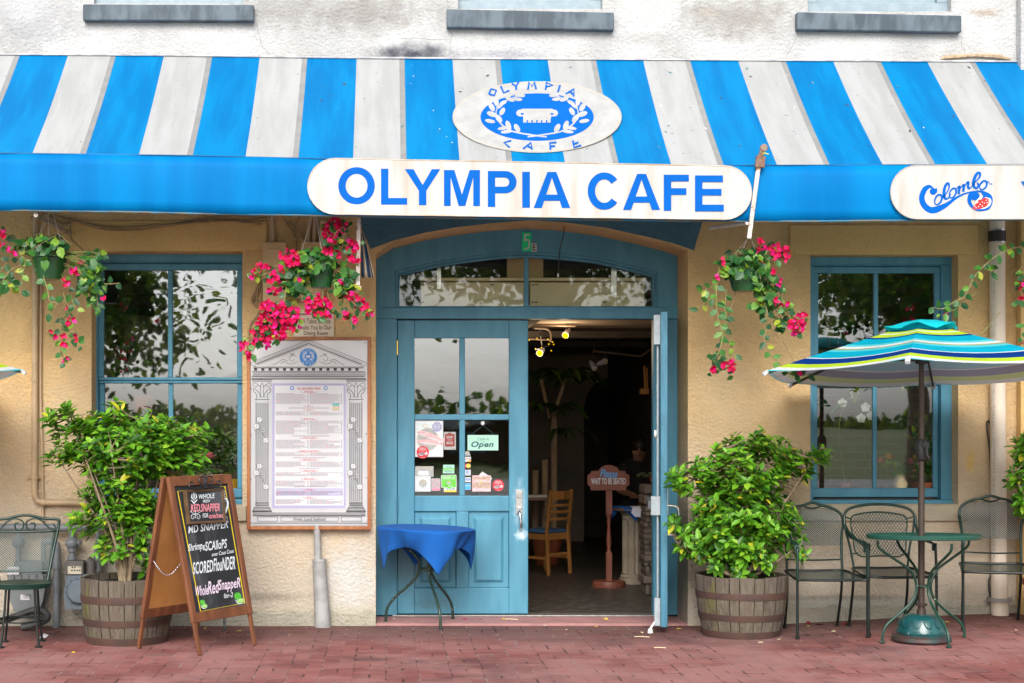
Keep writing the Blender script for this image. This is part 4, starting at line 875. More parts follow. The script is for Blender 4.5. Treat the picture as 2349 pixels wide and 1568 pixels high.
sticker('round_sticker', 'round red People Love Us sticker overlapping the fish poster', 'sticker', s_love(497,645,1), 'round red stickers on the door', .004)
sticker('round_sticker', 'round red People Love Us sticker low in the right pane near the lock', 'sticker', s_love(1830,1228,.93), 'round red stickers on the door')
sticker('badge_card', 'maroon Show Us Your Badge card beside the fish poster', 'card', s_badge)
sticker('open_sign', 'pale green Come In Open sign hanging in the right door pane', 'sign', s_open)
sticker('review_sticker', 'green speech bubble REVIEW US sticker with owl face', 'sticker', s_review, None, .003)
sticker('owl_sticker', 'small owl face sticker just beneath the Open sign', 'sticker', lambda A: (owl(A, 1283, 652, 1, 0), A.col(0).rect(1228,676,1336,702), A.col(1).rects([(1240,684,1324,692)])))
sticker('card_sticker', 'grey and orange DISCOVER card sticker', 'sticker', card((1208,724,1348,815), ('DISC VER',1,1212,752,1340,774,.01), lambda A: (A.col(8).poly([(1270,814),(1347,770),(1347,814)]), A.col(8).ell(1285,763,11,11,12))), 'payment card stickers on the door')
sticker('card_sticker', 'red and yellow overlapping circles card sticker', 'sticker', lambda A: (A.col(1).rect(1208,836,1348,930), A.col(3).ell(1248,885,40,38,24), A.col(2).ell(1303,884,40,38,24), A.col(0).text('MasterCard', 1216,874,1340,896,.01)), 'payment card stickers on the door')
sticker('card_sticker', 'white Diners Club card sticker with blue circle', 'sticker', card((1208,955,1345,1054), ('Diners Club',7,1218,1022,1338,1040), lambda A: (A.col(7).ell(1277,992,30,27,22), A.col(0).ell(1272,992,20,20,18), A.col(7).rect(1266,980,1276,1004))), 'payment card stickers on the door')
sticker('card_sticker', 'white VISA card sticker with blue letters on its whole face', 'sticker', card((1208,1085,1345,1170), ('VISA',7,1222,1106,1338,1146,.03,.25), lambda A: A.col(17).rect(1208,1160,1345,1170)), 'payment card stickers on the door')
sticker('card_sticker', 'square sky blue card sticker below VISA', 'sticker', lambda A: (A.col(11).rect(1210,1192,1345,1308), A.col(10).rect(1228,1198,1334,1302), A.col(0).rects([(1236,1226,1326,1231),(1236,1238,1326,1243)])), 'payment card stickers on the door')
sticker('card_sticker', 'white VISA card with yellow stripe half hidden by the green bubble', 'sticker', card((868,1270,1092,1348), ('VISA',7,916,1274,1058,1308,.03,.25), lambda A: A.col(2).rect(880,1314,1090,1347)), 'payment card stickers on the door')
sticker('award_sticker', 'mint green award certificate sticker above the green bubble', 'sticker', lambda A: (A.col(5).rect(858,865,1056,928), A.col(5).rect(852,968,1054,1018), A.col(4).rect(850,930,1060,966), A.col(0).text('2012 WINNER', 862,936,1046,960,.01), A.col(9).text('Certificate', 912,880,1000,896).text('of Excellence', 905,902,1008,920).rects([(880,986,1024,996)])))
sticker('shell_print', 'grey shell patterned paper in the left door pane', 'paper', lambda A: (A.col(11).rect(362,892,688,1080), A.col(17).rect(418,975,600,1052), A.col(14).stroke([(390,970),(450,925),(530,912),(610,930),(670,960)], 14, 5)))
def s_sun(A):
    A.col(0).rect(360,1066,638,1340); A.col(17).ell(500,1200,125,120,30); A.col(14).ell(500,1190,70,66,20); A.col(11)
    for i in range(11): a_ = 2*math.pi*i/11+.2; A.poly([(500+22*math.cos(a_-.8),1205+22*math.sin(a_-.8)),(500+115*math.cos(a_),1205+115*math.sin(a_)),(500+22*math.cos(a_+.8),1205+22*math.sin(a_+.8))])
sticker('star_print', 'white print of a spiky star shell at the bottom left pane corner', 'paper', s_sun, None, .003)
sticker('gymnast_flyer', 'small flyer with pink lettering welcoming gymnasts', 'flyer', lambda A: (A.col(11).rect(645,1105,808,1325), A.col(6).text('WELCOME', 664,1120,792,1142).text('GYMNASTS', 655,1162,802,1186), A.col(6).stroke([(665,1240),(690,1205),(700,1250),(680,1280)], 8, 4).stroke([(720,1270),(740,1240),(760,1262),(790,1210),(800,1230)], 8, 4).rect(664,1282,804,1318)))
sticker('photo_card', 'brownish photo card with folded white napkin in the right door pane', 'card', lambda A: (A.col(0).poly([(1450,1090),(1548,985),(1720,1095),(1700,1140),(1450,1140)]), A.col(12).rect(1372,1054,1698,1338), A.col(16).rect(1384,1080,1690,1275), A.col(12).rect(1384,1128,1690,1180), A.col(2).ell(1530,1172,30,9,12), A.col(0).rects([(1480,1296,1610,1304),(1450,1316,1690,1324)])))
# ---------------------------------------------------------------- pipes, meters, boxes and cables on the wall
TANP_ = M('tan_painted_pipe', (.50,.36,.21), (.42,.30,.18), 6, .5, chips=(.2,.15,.1), chip_sc=18, chip_at=.72); GREYPI = M('grey_painted_pipe', (.17,.185,.20), (.13,.14,.15), 8, .5, .1, 60)
TANBOX = M('tan_painted_box', (.56,.40,.20), (.50,.36,.18), 5, .6); PVC = M('white_pvc', (.78,.68,.56), (.68,.57,.45), 5, .4, stretch=(2,2,.4))
def pipe(pts, r, y, n=12, **k): return [W(a, b, y) for a, b in pts]
t_ = thing('conduit', 'thick tan conduit running down the left wall and turning behind the shrub', 'pipe', W(80,1145,-.04))
yy = -.045
G().tube([W(83,478,yy),W(81,640,yy),W(79,1120,yy),W(80,1138,yy),W(86,1150,yy),W(100,1153.5,yy),W(230,1154,yy)], .024, 12).build('pipe', TANP_, t_, smooth=50)
for a, b, c, d in ((79.5,868,79.5,876),(79.5,1092,79.5,1100),(95,1153,104,1153.5)): G().tube([W(a,b,yy),W(c,d,yy)], .029, 12).build('coupling', TANP_, t_, smooth=50)
g = G().box(X(62,-.02), X(98,-.02), -.03, -.001, Z(1098,0), Z(1092,0)); g.build('strap', TANP_, t_)
g = G().tube([W(94,640,-.02),W(93,900,-.02),W(97,1050,-.02),W(98,1160,-.02),W(100,1345,-.02)], .011, 8, smooth=4); single('conduit', 'thin brown conduit beside the thick tan one', 'pipe', g, TANP_, smooth=50)
t_ = thing('gas_pipe', 'grey horizontal gas pipe with drops crossing behind the barrel shrub', 'pipe', W(130,1445,-.12)); yy = -.12
G().tube([W(-60,1211,yy),W(360,1211,yy)], .032, 12).build('pipe', GREYPI, t_, smooth=50)
G().tube([W(100,1243,yy),W(118,1243,yy),W(128,1248,yy),W(130,1262,yy),W(129,1445,yy+.0)], .028, 12, smooth=4).build('riser', GREYPI, t_, smooth=50)
for x, y0, y1, r in ((129,1291,1305,.038),(129,1330,1346,.035),(129,1256,1264,.034),(165,1232,1246,.03),(165,1258,1266,.036),(165,1276,1284,.036),(225,1262,1272,.03),(225,1276,1286,.034)): G().tube([W(x,y0,yy),W(x,y1,yy)], r, 8).build('fitting', GREYPI, t_, smooth=40)
g = G().tube([W(165,1212,yy),W(165,1305,yy)], .024, 10).ball(W(165,1247,yy), .05, 12, 8).tube([W(150,1246,yy),W(182,1246,yy)], .02, 8).tube([W(183,1246,yy),W(186,1246,yy)], .028, 6); g.build('regulator', GREYPI, t_, smooth=45)
g = G().tube([W(225,1211,yy),W(225,1310,yy)], .02, 10); g.build('riser', GREYPI, t_, smooth=50)
g = G().tube([W(42,1211,yy),W(42,1330,yy)], .022, 10).ball(W(42,1245,yy), .05, 12, 8).tube([W(100,1243,yy),W(100,1300,yy)], .02, 8); g.build('riser', GREYPI, t_, smooth=50)
def meter(name, label, cx, y0, y1, rx, front):
    t = thing(name, label, 'gas meter', W(cx, y1, -.16), group='gas meters'); return t
yy = -.16
t_ = meter('gas_meter', 'grey gas meter with round bellows housing and dial plate, beside the barrel', 178, 1270, 1396, 30, 0)
g = G(); cx = 180
out = [(153,1318),(209,1318),(209,1334),(153,1334)]; g.prism([(W(x,y,yy).x,W(x,y,yy).z) for x,y in [(155,1395),(152,1375),(151,1355),(156,1335),(154,1318),(212,1318),(211,1335),(215,1355),(214,1375),(211,1395)]], yy-.05, yy+.10)
g.tube([W(182,1358,yy-.05), W(182,1358,yy-.075)], [.098,.085], 24); g.build('housing', M('blue_grey_meter', (.15,.19,.23), (.12,.15,.18), 6, .5), t_, smooth=40, bevel=.006)
g = G(); g.ring = None
for i in range(14): a_ = 2*math.pi*i/14; g.tube([W(182,1358,yy-.05)+Vector((.107*math.cos(a_),0,.107*math.sin(a_))), W(182,1358,yy-.062)+Vector((.107*math.cos(a_),0,.107*math.sin(a_)))], .007, 6)
g.build('bolt', GREYPI, t_)
g = G().box(X(152,yy),X(195,yy),yy-.06,yy+.06,Z(1318,yy),Z(1286,yy)); g.tube([W(208,1318,yy),W(208,1290,yy),W(200,1284,yy)], .035, 10); g.build('index_head', M('brown_grey_head', (.13,.12,.11), (.1,.09,.085), 9, .6), t_, bevel=.012, smooth=40)
o = G().box(X(159.5,yy),X(190,yy),yy-.064,yy-.0605,Z(1315.5,yy),Z(1298,yy)).build('dial_plate', M('cream_plate', (.62,.58,.45), rough=.5), t_)
A = Art(face_y(yy-.064), .001)
for x in (165,171,177,183): A.ell(x, 1309, 2.1, 2.1, 10)
for x in (166,172): A.ell(x, 1302, 2.1, 2.1, 10)
A.rect(178,1301,186,1302); A.g.build('dial', INK, o)
t_ = meter('gas_meter', 'grey gas meter with barcode label behind the scroll backed chair', 68, 1300, 1396, 34, 0)
g = G(); g.prism([(W(x,y,yy).x,W(x,y,yy).z) for x,y in [(42,1395),(34,1375),(30,1340),(28,1322),(104,1322),(102,1345),(97,1375),(90,1395)]], yy-.07, yy+.10); g.build('housing', M('grey_green_meter', (.16,.18,.185), (.13,.145,.15), 6, .5), t_, bevel=.02)
g = G().box(X(26,yy),X(106,yy),yy-.085,yy+.11,Z(1329,yy),Z(1318,yy))
for i in range(5): g.tube([W(31+17*i,1334,yy-.088),W(31+17*i,1318,yy-.088)], .008, 6)
g.box(X(36,yy),X(100,yy),yy-.06,yy+.08,Z(1318,yy),Z(1288,yy)); g.build('flange', GREYPI, t_, bevel=.006)
o = G().box(X(52,yy),X(73,yy),yy-.0735,yy-.0705,Z(1374.5,yy),Z(1362,yy)).build('barcode_label', PAPERW, t_)
A = Art(face_y(yy-.0735), .001); rb = random.Random(2); A.rects([(54+k*1.15,1363.5,54+k*1.15+rb.choice((.4,.6,.8)),1369) for k in range(15)]); A.text('5349197', 54.5,1370,71,1373.5); A.g.build('barcode', INK, o)
G().box(X(22,yy),X(51,yy),yy-.09,yy-.062,Z(1318,yy),Z(1298,yy)).build('dial_cover', PAPERW, t_, bevel=.012)
t_ = thing('white_drain_pipe', 'pale grey drain pipe with thicker lower sleeve under the menu board', 'pipe', W(738,1443,-.07))
PG = M('chalky_grey_pipe', (.38,.38,.375), (.27,.27,.265), 8, .7, .2, 40)
G().tube([W(727,1205,-.05),W(729,1290,-.055)], .026, 12).build('pipe', PG, t_, smooth=50)
G().tube([W(732,1283,-.068),W(735,1340,-.068),W(741,1443,-.068)], [.050,.054,.062], 14).tube([W(732,1283,-.068),W(732.3,1289,-.068)], .056, 14).build('sleeve', PG, t_, smooth=50)
g = G().tube([W(515,1395,-.3),W(515.5,1455,-.3)], .011, 8); g.tube([W(515.5,1451,-.3),W(515.5,1457,-.3)], .022, 10); single('stub_pipe', 'short dark stub pipe standing behind the sandwich board', 'pipe', g, M('dark_stub', (.05,.05,.055), (.2,.2,.2), 30, .6), smooth=50)
t_ = thing('downpipe', 'white plastic downpipe with black rubber coupling on the right wall', 'pipe', W(2292,1412,-.07)); yy = -.07
G().tube([W(2287,440,yy),W(2288,700,yy),W(2292,1376,yy)], .058, 18).build('pipe', PVC, t_, smooth=50)
G().tube([W(2293,1376,yy),W(2294,1412,yy)], .064, 18).build('base_collar', PVC, t_, smooth=50)
G().tube([W(2292,1372,yy),W(2292,1379,yy)], .088, 18).build('flange', CONC, t_, smooth=50)
G().tube([W(2287,531,yy),W(2287,556,yy)], .064, 18).build('coupling', M('black_rubber', (.03,.022,.02), rough=.6), t_, smooth=50)
for y in (529,557): G().tube([W(2287,y-1.6,yy),W(2287,y+1.6,yy)], .066, 18).build('hose_clamp', STEEL, t_, smooth=50)
A = Art(lambda px,py,l: W(px,py,yy-.05)+Vector((0,-l-.006,0)), .001); rb = random.Random(8); rs = []; y = 640
while y < 1300:
    h_ = rb.uniform(2,7); 
    if rb.random() < .75: rs.append((2278, y, 2280.5, y+h_))
    y += h_+2
A.rects(rs); A.g.build('printed_marks', GREYP, t_)
g = G().tube([W(2304,540,-.01),W(2293,700,-.01),W(2284,960,-.012),W(2264,968,-.015),W(2272,1060,-.012),W(2276,1290,-.012),W(2268,1340,-.02),W(2280,1408,-.02)], .006, 6, smooth=5); single('cable', 'thin dark cable stapled beside the white downpipe', 'cable', g, BLACK)
def ebox(label, x0, y0, x1, y1, d):
    t = thing('electric_box', label, 'box', W((x0+x1)/2,y1,0), group='electric boxes')
    G().box(X(x0),X(x1),-d,-.001,Z(y1),Z(y0)).build('case', TANBOX, t, bevel=.006)
    G().box(X(x0+10),X(x1-10),-d-.008,-d-.0005,Z(y1-6),Z(y0+13)).build('cover', TANBOX, t, bevel=.004); G().box(X(x0-1.5),X(x1+1.5),-d-.012,-.001,Z(y0+6),Z(y0-1)).build('lid', TANBOX, t, bevel=.003); return t
ebox('tall tan electric box right of the left window', 605, 561, 658, 700, .10)
ebox('tan electric box hidden behind the middle hanging basket', 692, 560, 746, 694, .09)
g = G().box(X(735),X(796),-.06,-.001,Z(560),Z(508)); single('junction_box', 'small tan junction plate just under the awning near the door', 'box', g, TANBOX, bevel=.006)
cb = [([(624,490),(626,530),(625,560)],.017),([(714,490),(708,520),(706,560)],.019),([(722,490),(721,530),(720,560)],.016),([(612,490),(622,520),(618,556)],.008)]
for k, (q, r) in enumerate(cb): single('conduit', ('tan conduit dropping into the tall electric box','fat tan conduit entering the box behind the basket','slim tan conduit beside the fat one above the basket','thin bent tan conduit next to the lintel end')[k], 'pipe', G().tube([W(a,b,-.04) for a,b in q], r, 8, smooth=4), TANP_, smooth=50)
CAB = M('tan_painted_cable', (.36,.25,.12), (.26,.18,.1), 9, .6)
g = G()
for k, q in enumerate(([(95,492),(160,505),(240,526),(330,526),(430,508),(500,498),(620,497)],[(120,496),(200,515),(280,524),(380,518),(480,505),(560,508),(625,500)],[(160,506),(240,522),(320,522),(440,512),(520,508),(600,515)])): g.tube([W(a,b,-.03-.012*k) for a,b in q], .008, 6, smooth=5)
single('cable_bundle', 'sagging bundle of tan cables under the left awning', 'cable', g, CAB, smooth=60)
g = G()
for q in ([(648,497),(660,515),(674,535),(680,560),(676,600)],[(660,508),(680,525),(700,552),(712,560)],[(690,495),(678,515),(674,545)],[(600,612),(592,650),(590,680),(585,705)],[(602,640),(594,670),(578,690),(590,690),(640,691),(690,685)],[(606,620),(598,690),(592,720),(575,745),(570,772)],[(598,640),(586,668),(577,691),(592,702)],[(664,700),(690,690),(690,692)]): g.tube([W(a,b,-.025) for a,b in q], .006, 6, smooth=5)
single('cable_tangle', 'loose tangle of thin tan wires around the electric boxes', 'cable', g, CAB, smooth=60)
g = G().tube([W(162,508,-.02),W(162,545,-.02),W(185,570,-.02),W(205,590,-.02),W(218,604,-.015),W(222,625,-.01)], .007, 6, smooth=5).tube([W(74,497,-.03),W(84,520,-.03),W(92,560,-.03)], .02, 8).tube([W(105,490,-.05),W(120,505,-.05),W(145,517,-.05),W(163,516,-.05)], .014, 8); single('cable', 'tan cable running from the bracket down to the left window head', 'cable', g, CAB, smooth=60)
g = G().tube([W(1289,500,.1),W(1294,520,.12),W(1291,545,.15),W(1284,575,.18),W(1281,630,.18)], .0045, 6, smooth=6); t_ = thing('pull_cord', 'thin black cord hanging in front of the transom', 'cord', W(1280,638,.18)); g.build('cord', BLACK, t_, smooth=60)
G().lathe([(.004,.02),(.009,.005),(.006,-.012),(.002,-.014)], W(1280,633,.18), 10).build('cord_pull', WHITEM, t_, smooth=60)
# ---------------------------------------------------------------- barrels with shrubs
def staves():
    m, t, p, out = new_mat('weathered_barrel_staves'); n = N(t); ob = n.obj(); ge = n.n('NewGeometry')
    col = n.colramp(ge.outputs['Random Per Island'], [(0,(.06,.046,.035)),(.4,(.09,.07,.053)),(.75,(.115,.094,.068)),(1,(.072,.056,.043))])
    gr = n.noise(n.map(ob, sc=(22,22,2.2)), 2.2, 8, .75); col = n.mix(n.ramp(gr, .40, .66, 0, .75), col, (.17,.145,.115)); col = n.mix(n.ramp(gr, .46, .33, 0, .6), col, (.035,.027,.022))
    col = n.mix(n.ramp(n.noise(n.map(ob, loc=(1,2,3), sc=(6,6,1.5)), 1.2, 4), .54, .70, 0, .7), col, (.13,.125,.03))
    n.put(p.inputs['Base Color'], col); p.inputs['Roughness'].default_value = .9; n.link(n.bump(gr, .5, .01), p.inputs['Normal']); return m
STAVE = staves(); HOOP = M('rusty_brown_hoop', (.085,.045,.033), (.06,.035,.03), 6, .6, .15, 50, chips=(.16,.09,.06), chip_sc=20, chip_at=.70)
SOIL = M('dark_potting_soil', (.035,.025,.018), (.06,.04,.025), 25, 1, .8, 40)
def make_barrel(label, x, y, rt, rb, h):
    z0 = gz(x, y); t = thing('barrel_planter', label, 'planter', (x, y, z0), group='half barrel planters')
    g = G(); rs = random.Random(int(x*100)); cuts = [0]
    while cuts[-1] < 360-8: cuts.append(cuts[-1]+rs.uniform(11,21))
    cuts[-1] = 360
    rad = lambda s: rb+(rt-rb)*s+.012*math.sin(math.pi*s)
    for a0, a1 in zip(cuts, cuts[1:]):
        b0, b1 = R(a0+.5), R(a1-.5); am = (b0+b1)/2; vs = []; top = h-rs.uniform(0,.006); off = rs.uniform(-.002,.002)
        for i in range(7):
            s = i/6
            for a_ in (b0, am, b1): r = rad(s)+off; vs.append((r*math.cos(a_), r*math.sin(a_), top*s))
        for i in range(3):
            for a_ in (b0, am, b1): r = rad(1-i*.3)-.028; vs.append((r*math.cos(a_), r*math.sin(a_), top*(1-i*.3)))
        fs = [(3*i+k, 3*i+k+1, 3*i+k+4, 3*i+k+3) for i in range(9) for k in (0,1)]
        g.add(vs, fs)
    g.build('stave_wall', STAVE, t, smooth=35, local=True)
    G().lathe([(rad(1)-.03,h*.8),(.01,h*.82)], n=28, cap0=False).build('soil', SOIL, t, local=True)
    G().lathe([(rad(.02)-.005,.0),(rad(.9)-.016,h*.9)], n=28).build('liner', M('dark_barrel_inside', (.03,.025,.02), rough=.9), t, local=True)
    for s0, s1 in ((.0,.115),(.285,.39),(.635,.745)):
        p = [(rad(s0)+.0035,h*s0),(rad((s0+s1)/2)+.0045,h*(s0+s1)/2),(rad(s1)+.0035,h*s1)]
        G().lathe(p+[(rad(s1)-.001,h*s1),(rad(s0)-.001,h*s0)], n=48, cap0=False, cap1=False).build('hoop', HOOP, t, smooth=40, local=True)
    return t
BL, BR = (-1.857,-.82), (2.588,-.50)
make_barrel('half barrel planter with grey staves behind the sandwich board', BL[0], BL[1], .33, .284, .462)
make_barrel('mossy half barrel planter right of the doorway', BR[0], BR[1], .336, .276, .445)
def leaf_add(g, p, d, n, L, w, fold=.25, bend=.12):
    """a folded pointed leaf at p along d with face normal n"""
    d = d.normalized(); s = d.cross(n)
    if s.length < 1e-4: s = d.orthogonal()
    s.normalize(); n = s.cross(d)
    f = lambda a, b, c: p+d*(a*L)+s*(b*w)+n*(c*L)
    b = bend
    g.add([f(0,0,0), f(.33,.5,-b*.2+fold*w/L*.5), f(.33,0,-b*.2), f(.33,-.5,-b*.2+fold*w/L*.5), f(.7,.4,-b*.6+fold*w/L*.4), f(.7,0,-b*.6), f(.7,-.4,-b*.6+fold*w/L*.4), f(1,0,-b)],
          [(0,1,2),(0,2,3),(1,4,5,2),(2,5,6,3),(4,7,5),(5,7,6)])
def rv(r): return Vector((r.gauss(0,1), r.gauss(0,1), r.gauss(0,1))).normalized()
def make_shrub(label, base, lobes, spurs, n, seed, h0):
    """lobes: photo ellipses (cx, cy, rx, ry, depth half-width, share); rosettes of leaves at twig ends"""
    r = random.Random(seed); bx, by = base; y0 = by; z0 = gz(bx, by)
    t = thing('shrub', label, 'shrub', (bx, by, z0+h0), group='leafy shrubs in barrels')
    b = Vector((bx, by, z0+h0)); tips = []; tot = sum(l[5] for l in lobes)
    for cx, cy, rx, ry, dp, sh in lobes:
        k = int(n*sh/tot)
        for _ in range(k):
            while True:
                v = Vector((r.uniform(-1,1), r.uniform(-1,1), r.uniform(-1,1)))
                if .28 < v.length < 1 and noise.noise(Vector((cx*.03+v.x*1.6, v.y*1.6, cy*.03+v.z*1.6))) > -.12: break
            if v.y > .3 and r.random() < .35: v.y = -v.y
            tips.append(W(cx+rx*v.x, cy+ry*v.z*-1, y0+dp*v.y))
    for cx, cy, k in spurs:
        for _ in range(k): tips.append(W(cx+r.gauss(0,9), cy+r.gauss(0,8), y0+r.uniform(-.2,.1)))
    st = G(); mains = []; cz = sum((p.z for p in tips))/len(tips)
    anchors = r.sample(tips, 15)
    for q in anchors:
        m = b+(q-b)*.45+Vector((r.uniform(-.05,.05), r.uniform(-.05,.05), -.03+.1*(abs(q.x-bx) < .2))); m.x = b.x+(m.x-b.x)*.75
        pts = [b+Vector((r.uniform(-.03,.03), r.uniform(-.03,.03), -.08)), b+(m-b)*.5, m, q]
        pp, rr = spline([Vector(p) for p in pts], 8, False, [.017,.013,.009,.004]); mains.append(pp); st.tube(pp, rr, 6)
    lf = G()
    flat = [p for m in mains for p in m[6:]]
    for q in tips:
        a = min(flat, key=lambda p: (p-q).length+max(0, p.z-q.z)*.6)
        mid = a+(q-a)*.5+rv(r)*.02+Vector((0,0,-.01)); st.tube([a, mid, q], [.005,.0035,.002], 5, smooth=3, caps=False)
        up = (Vector((q.x-bx, q.y-by-.15, (q.z-(z0+.75))*.8+.25))).normalized()+rv(r)*.35; up.normalize()
        k = r.randint(6, 10); ph = r.uniform(0, 6.28); e1 = up.orthogonal().normalized(); e2 = up.cross(e1)
        for i in range(k):
            a_ = ph+i*2.4; out = e1*math.cos(a_)+e2*math.sin(a_); lift = r.uniform(.15,.9)*(1-i/k*.4)
            d = (out+up*lift).normalized(); back = -up*.05*(i/k)*1.6
            L = r.uniform(.052,.104)*(1-.25*(i < 2)); leaf_add(lf, q+back, d, (up+Vector((0,-.3,.5))).normalized(), L, L*r.uniform(.42,.52), .3, r.uniform(.0,.25))
        for _ in range(r.randint(1,4)):
            s = r.uniform(.2,.9); p = mid+(q-mid)*s; d = rv(r)+Vector((0,-.2,.2)); leaf_add(lf, p, d, Vector((0,-.4,1)), r.uniform(.04,.06), .026)
    st.build('branches', BARK, t, smooth=60); lf.build('foliage', LEAF, t)
    return t
make_shrub('broad bushy green shrub growing in the barrel behind the sandwich board', BL,
    [(300,1020,165,82,.36,5.2),(200,1010,95,70,.25,1.8),(390,1030,90,75,.28,2),(285,1120,110,70,.28,2.2),(250,1165,85,60,.22,1.1),(330,1200,70,70,.2,.8),(275,1250,60,50,.16,.5)],
    [(105,963,5),(150,940,5),(258,925,4),(375,955,4),(455,990,5),(118,1042,4),(170,1190,5),(180,1205,3),(470,1075,2),(345,1290,3)], 450, 21, .40)
make_shrub('tall bright green shrub growing in the barrel right of the doorway', BR,
    [(1720,1070,110,72,.30,3),(1640,1090,70,50,.22,1.1),(1800,1060,65,55,.24,1.1),(1705,1160,110,70,.28,2.8),(1780,1200,60,70,.22,1.1),(1640,1190,70,70,.22,1.5),(1610,1240,55,50,.2,.9),(1695,1262,105,44,.24,1.9)],
    [(1640,1295,4),(1700,1300,5),(1760,1295,4),(1750,1000,6),(1700,1010,4),(1545,1092,6),(1560,1115,4),(1880,1038,6),(1860,1050,4),(1545,1195,5),(1575,1215,4),(1840,1270,3),(1835,1205,3),(1600,1265,3)], 430, 33, .38)
make_shrub('green shrub cropped by the right edge of the picture', (X(2450,-.6), -.6),
    [(2440,1080,110,110,.3,3),(2400,1060,70,70,.2,1.5)], [(2335,1030,5),(2322,1095,7),(2345,1085,4),(2340,1140,4),(2346,1165,3),(2345,1008,3)], 170, 41, .30)
t_ = thing('terracotta_pot', 'terracotta pot cropped by the right edge of the picture', 'pot', (X(2450,-.6), -.6, gz(X(2450,-.6),-.6)))
TC = M('terracotta', (.42,.12,.05), (.32,.09,.04), 6, .8)
G().lathe([(.22,0),(.29,.30),(.27,.30),(.26,.27),(.01,.26)], n=28).build('pot_body', TC, t_, smooth=40, local=True); G().lathe([(.292,.29),(.31,.295),(.31,.335),(.275,.335),(.27,.28)], n=28, cap0=False, cap1=False).build('rim', TC, t_, smooth=40, local=True)
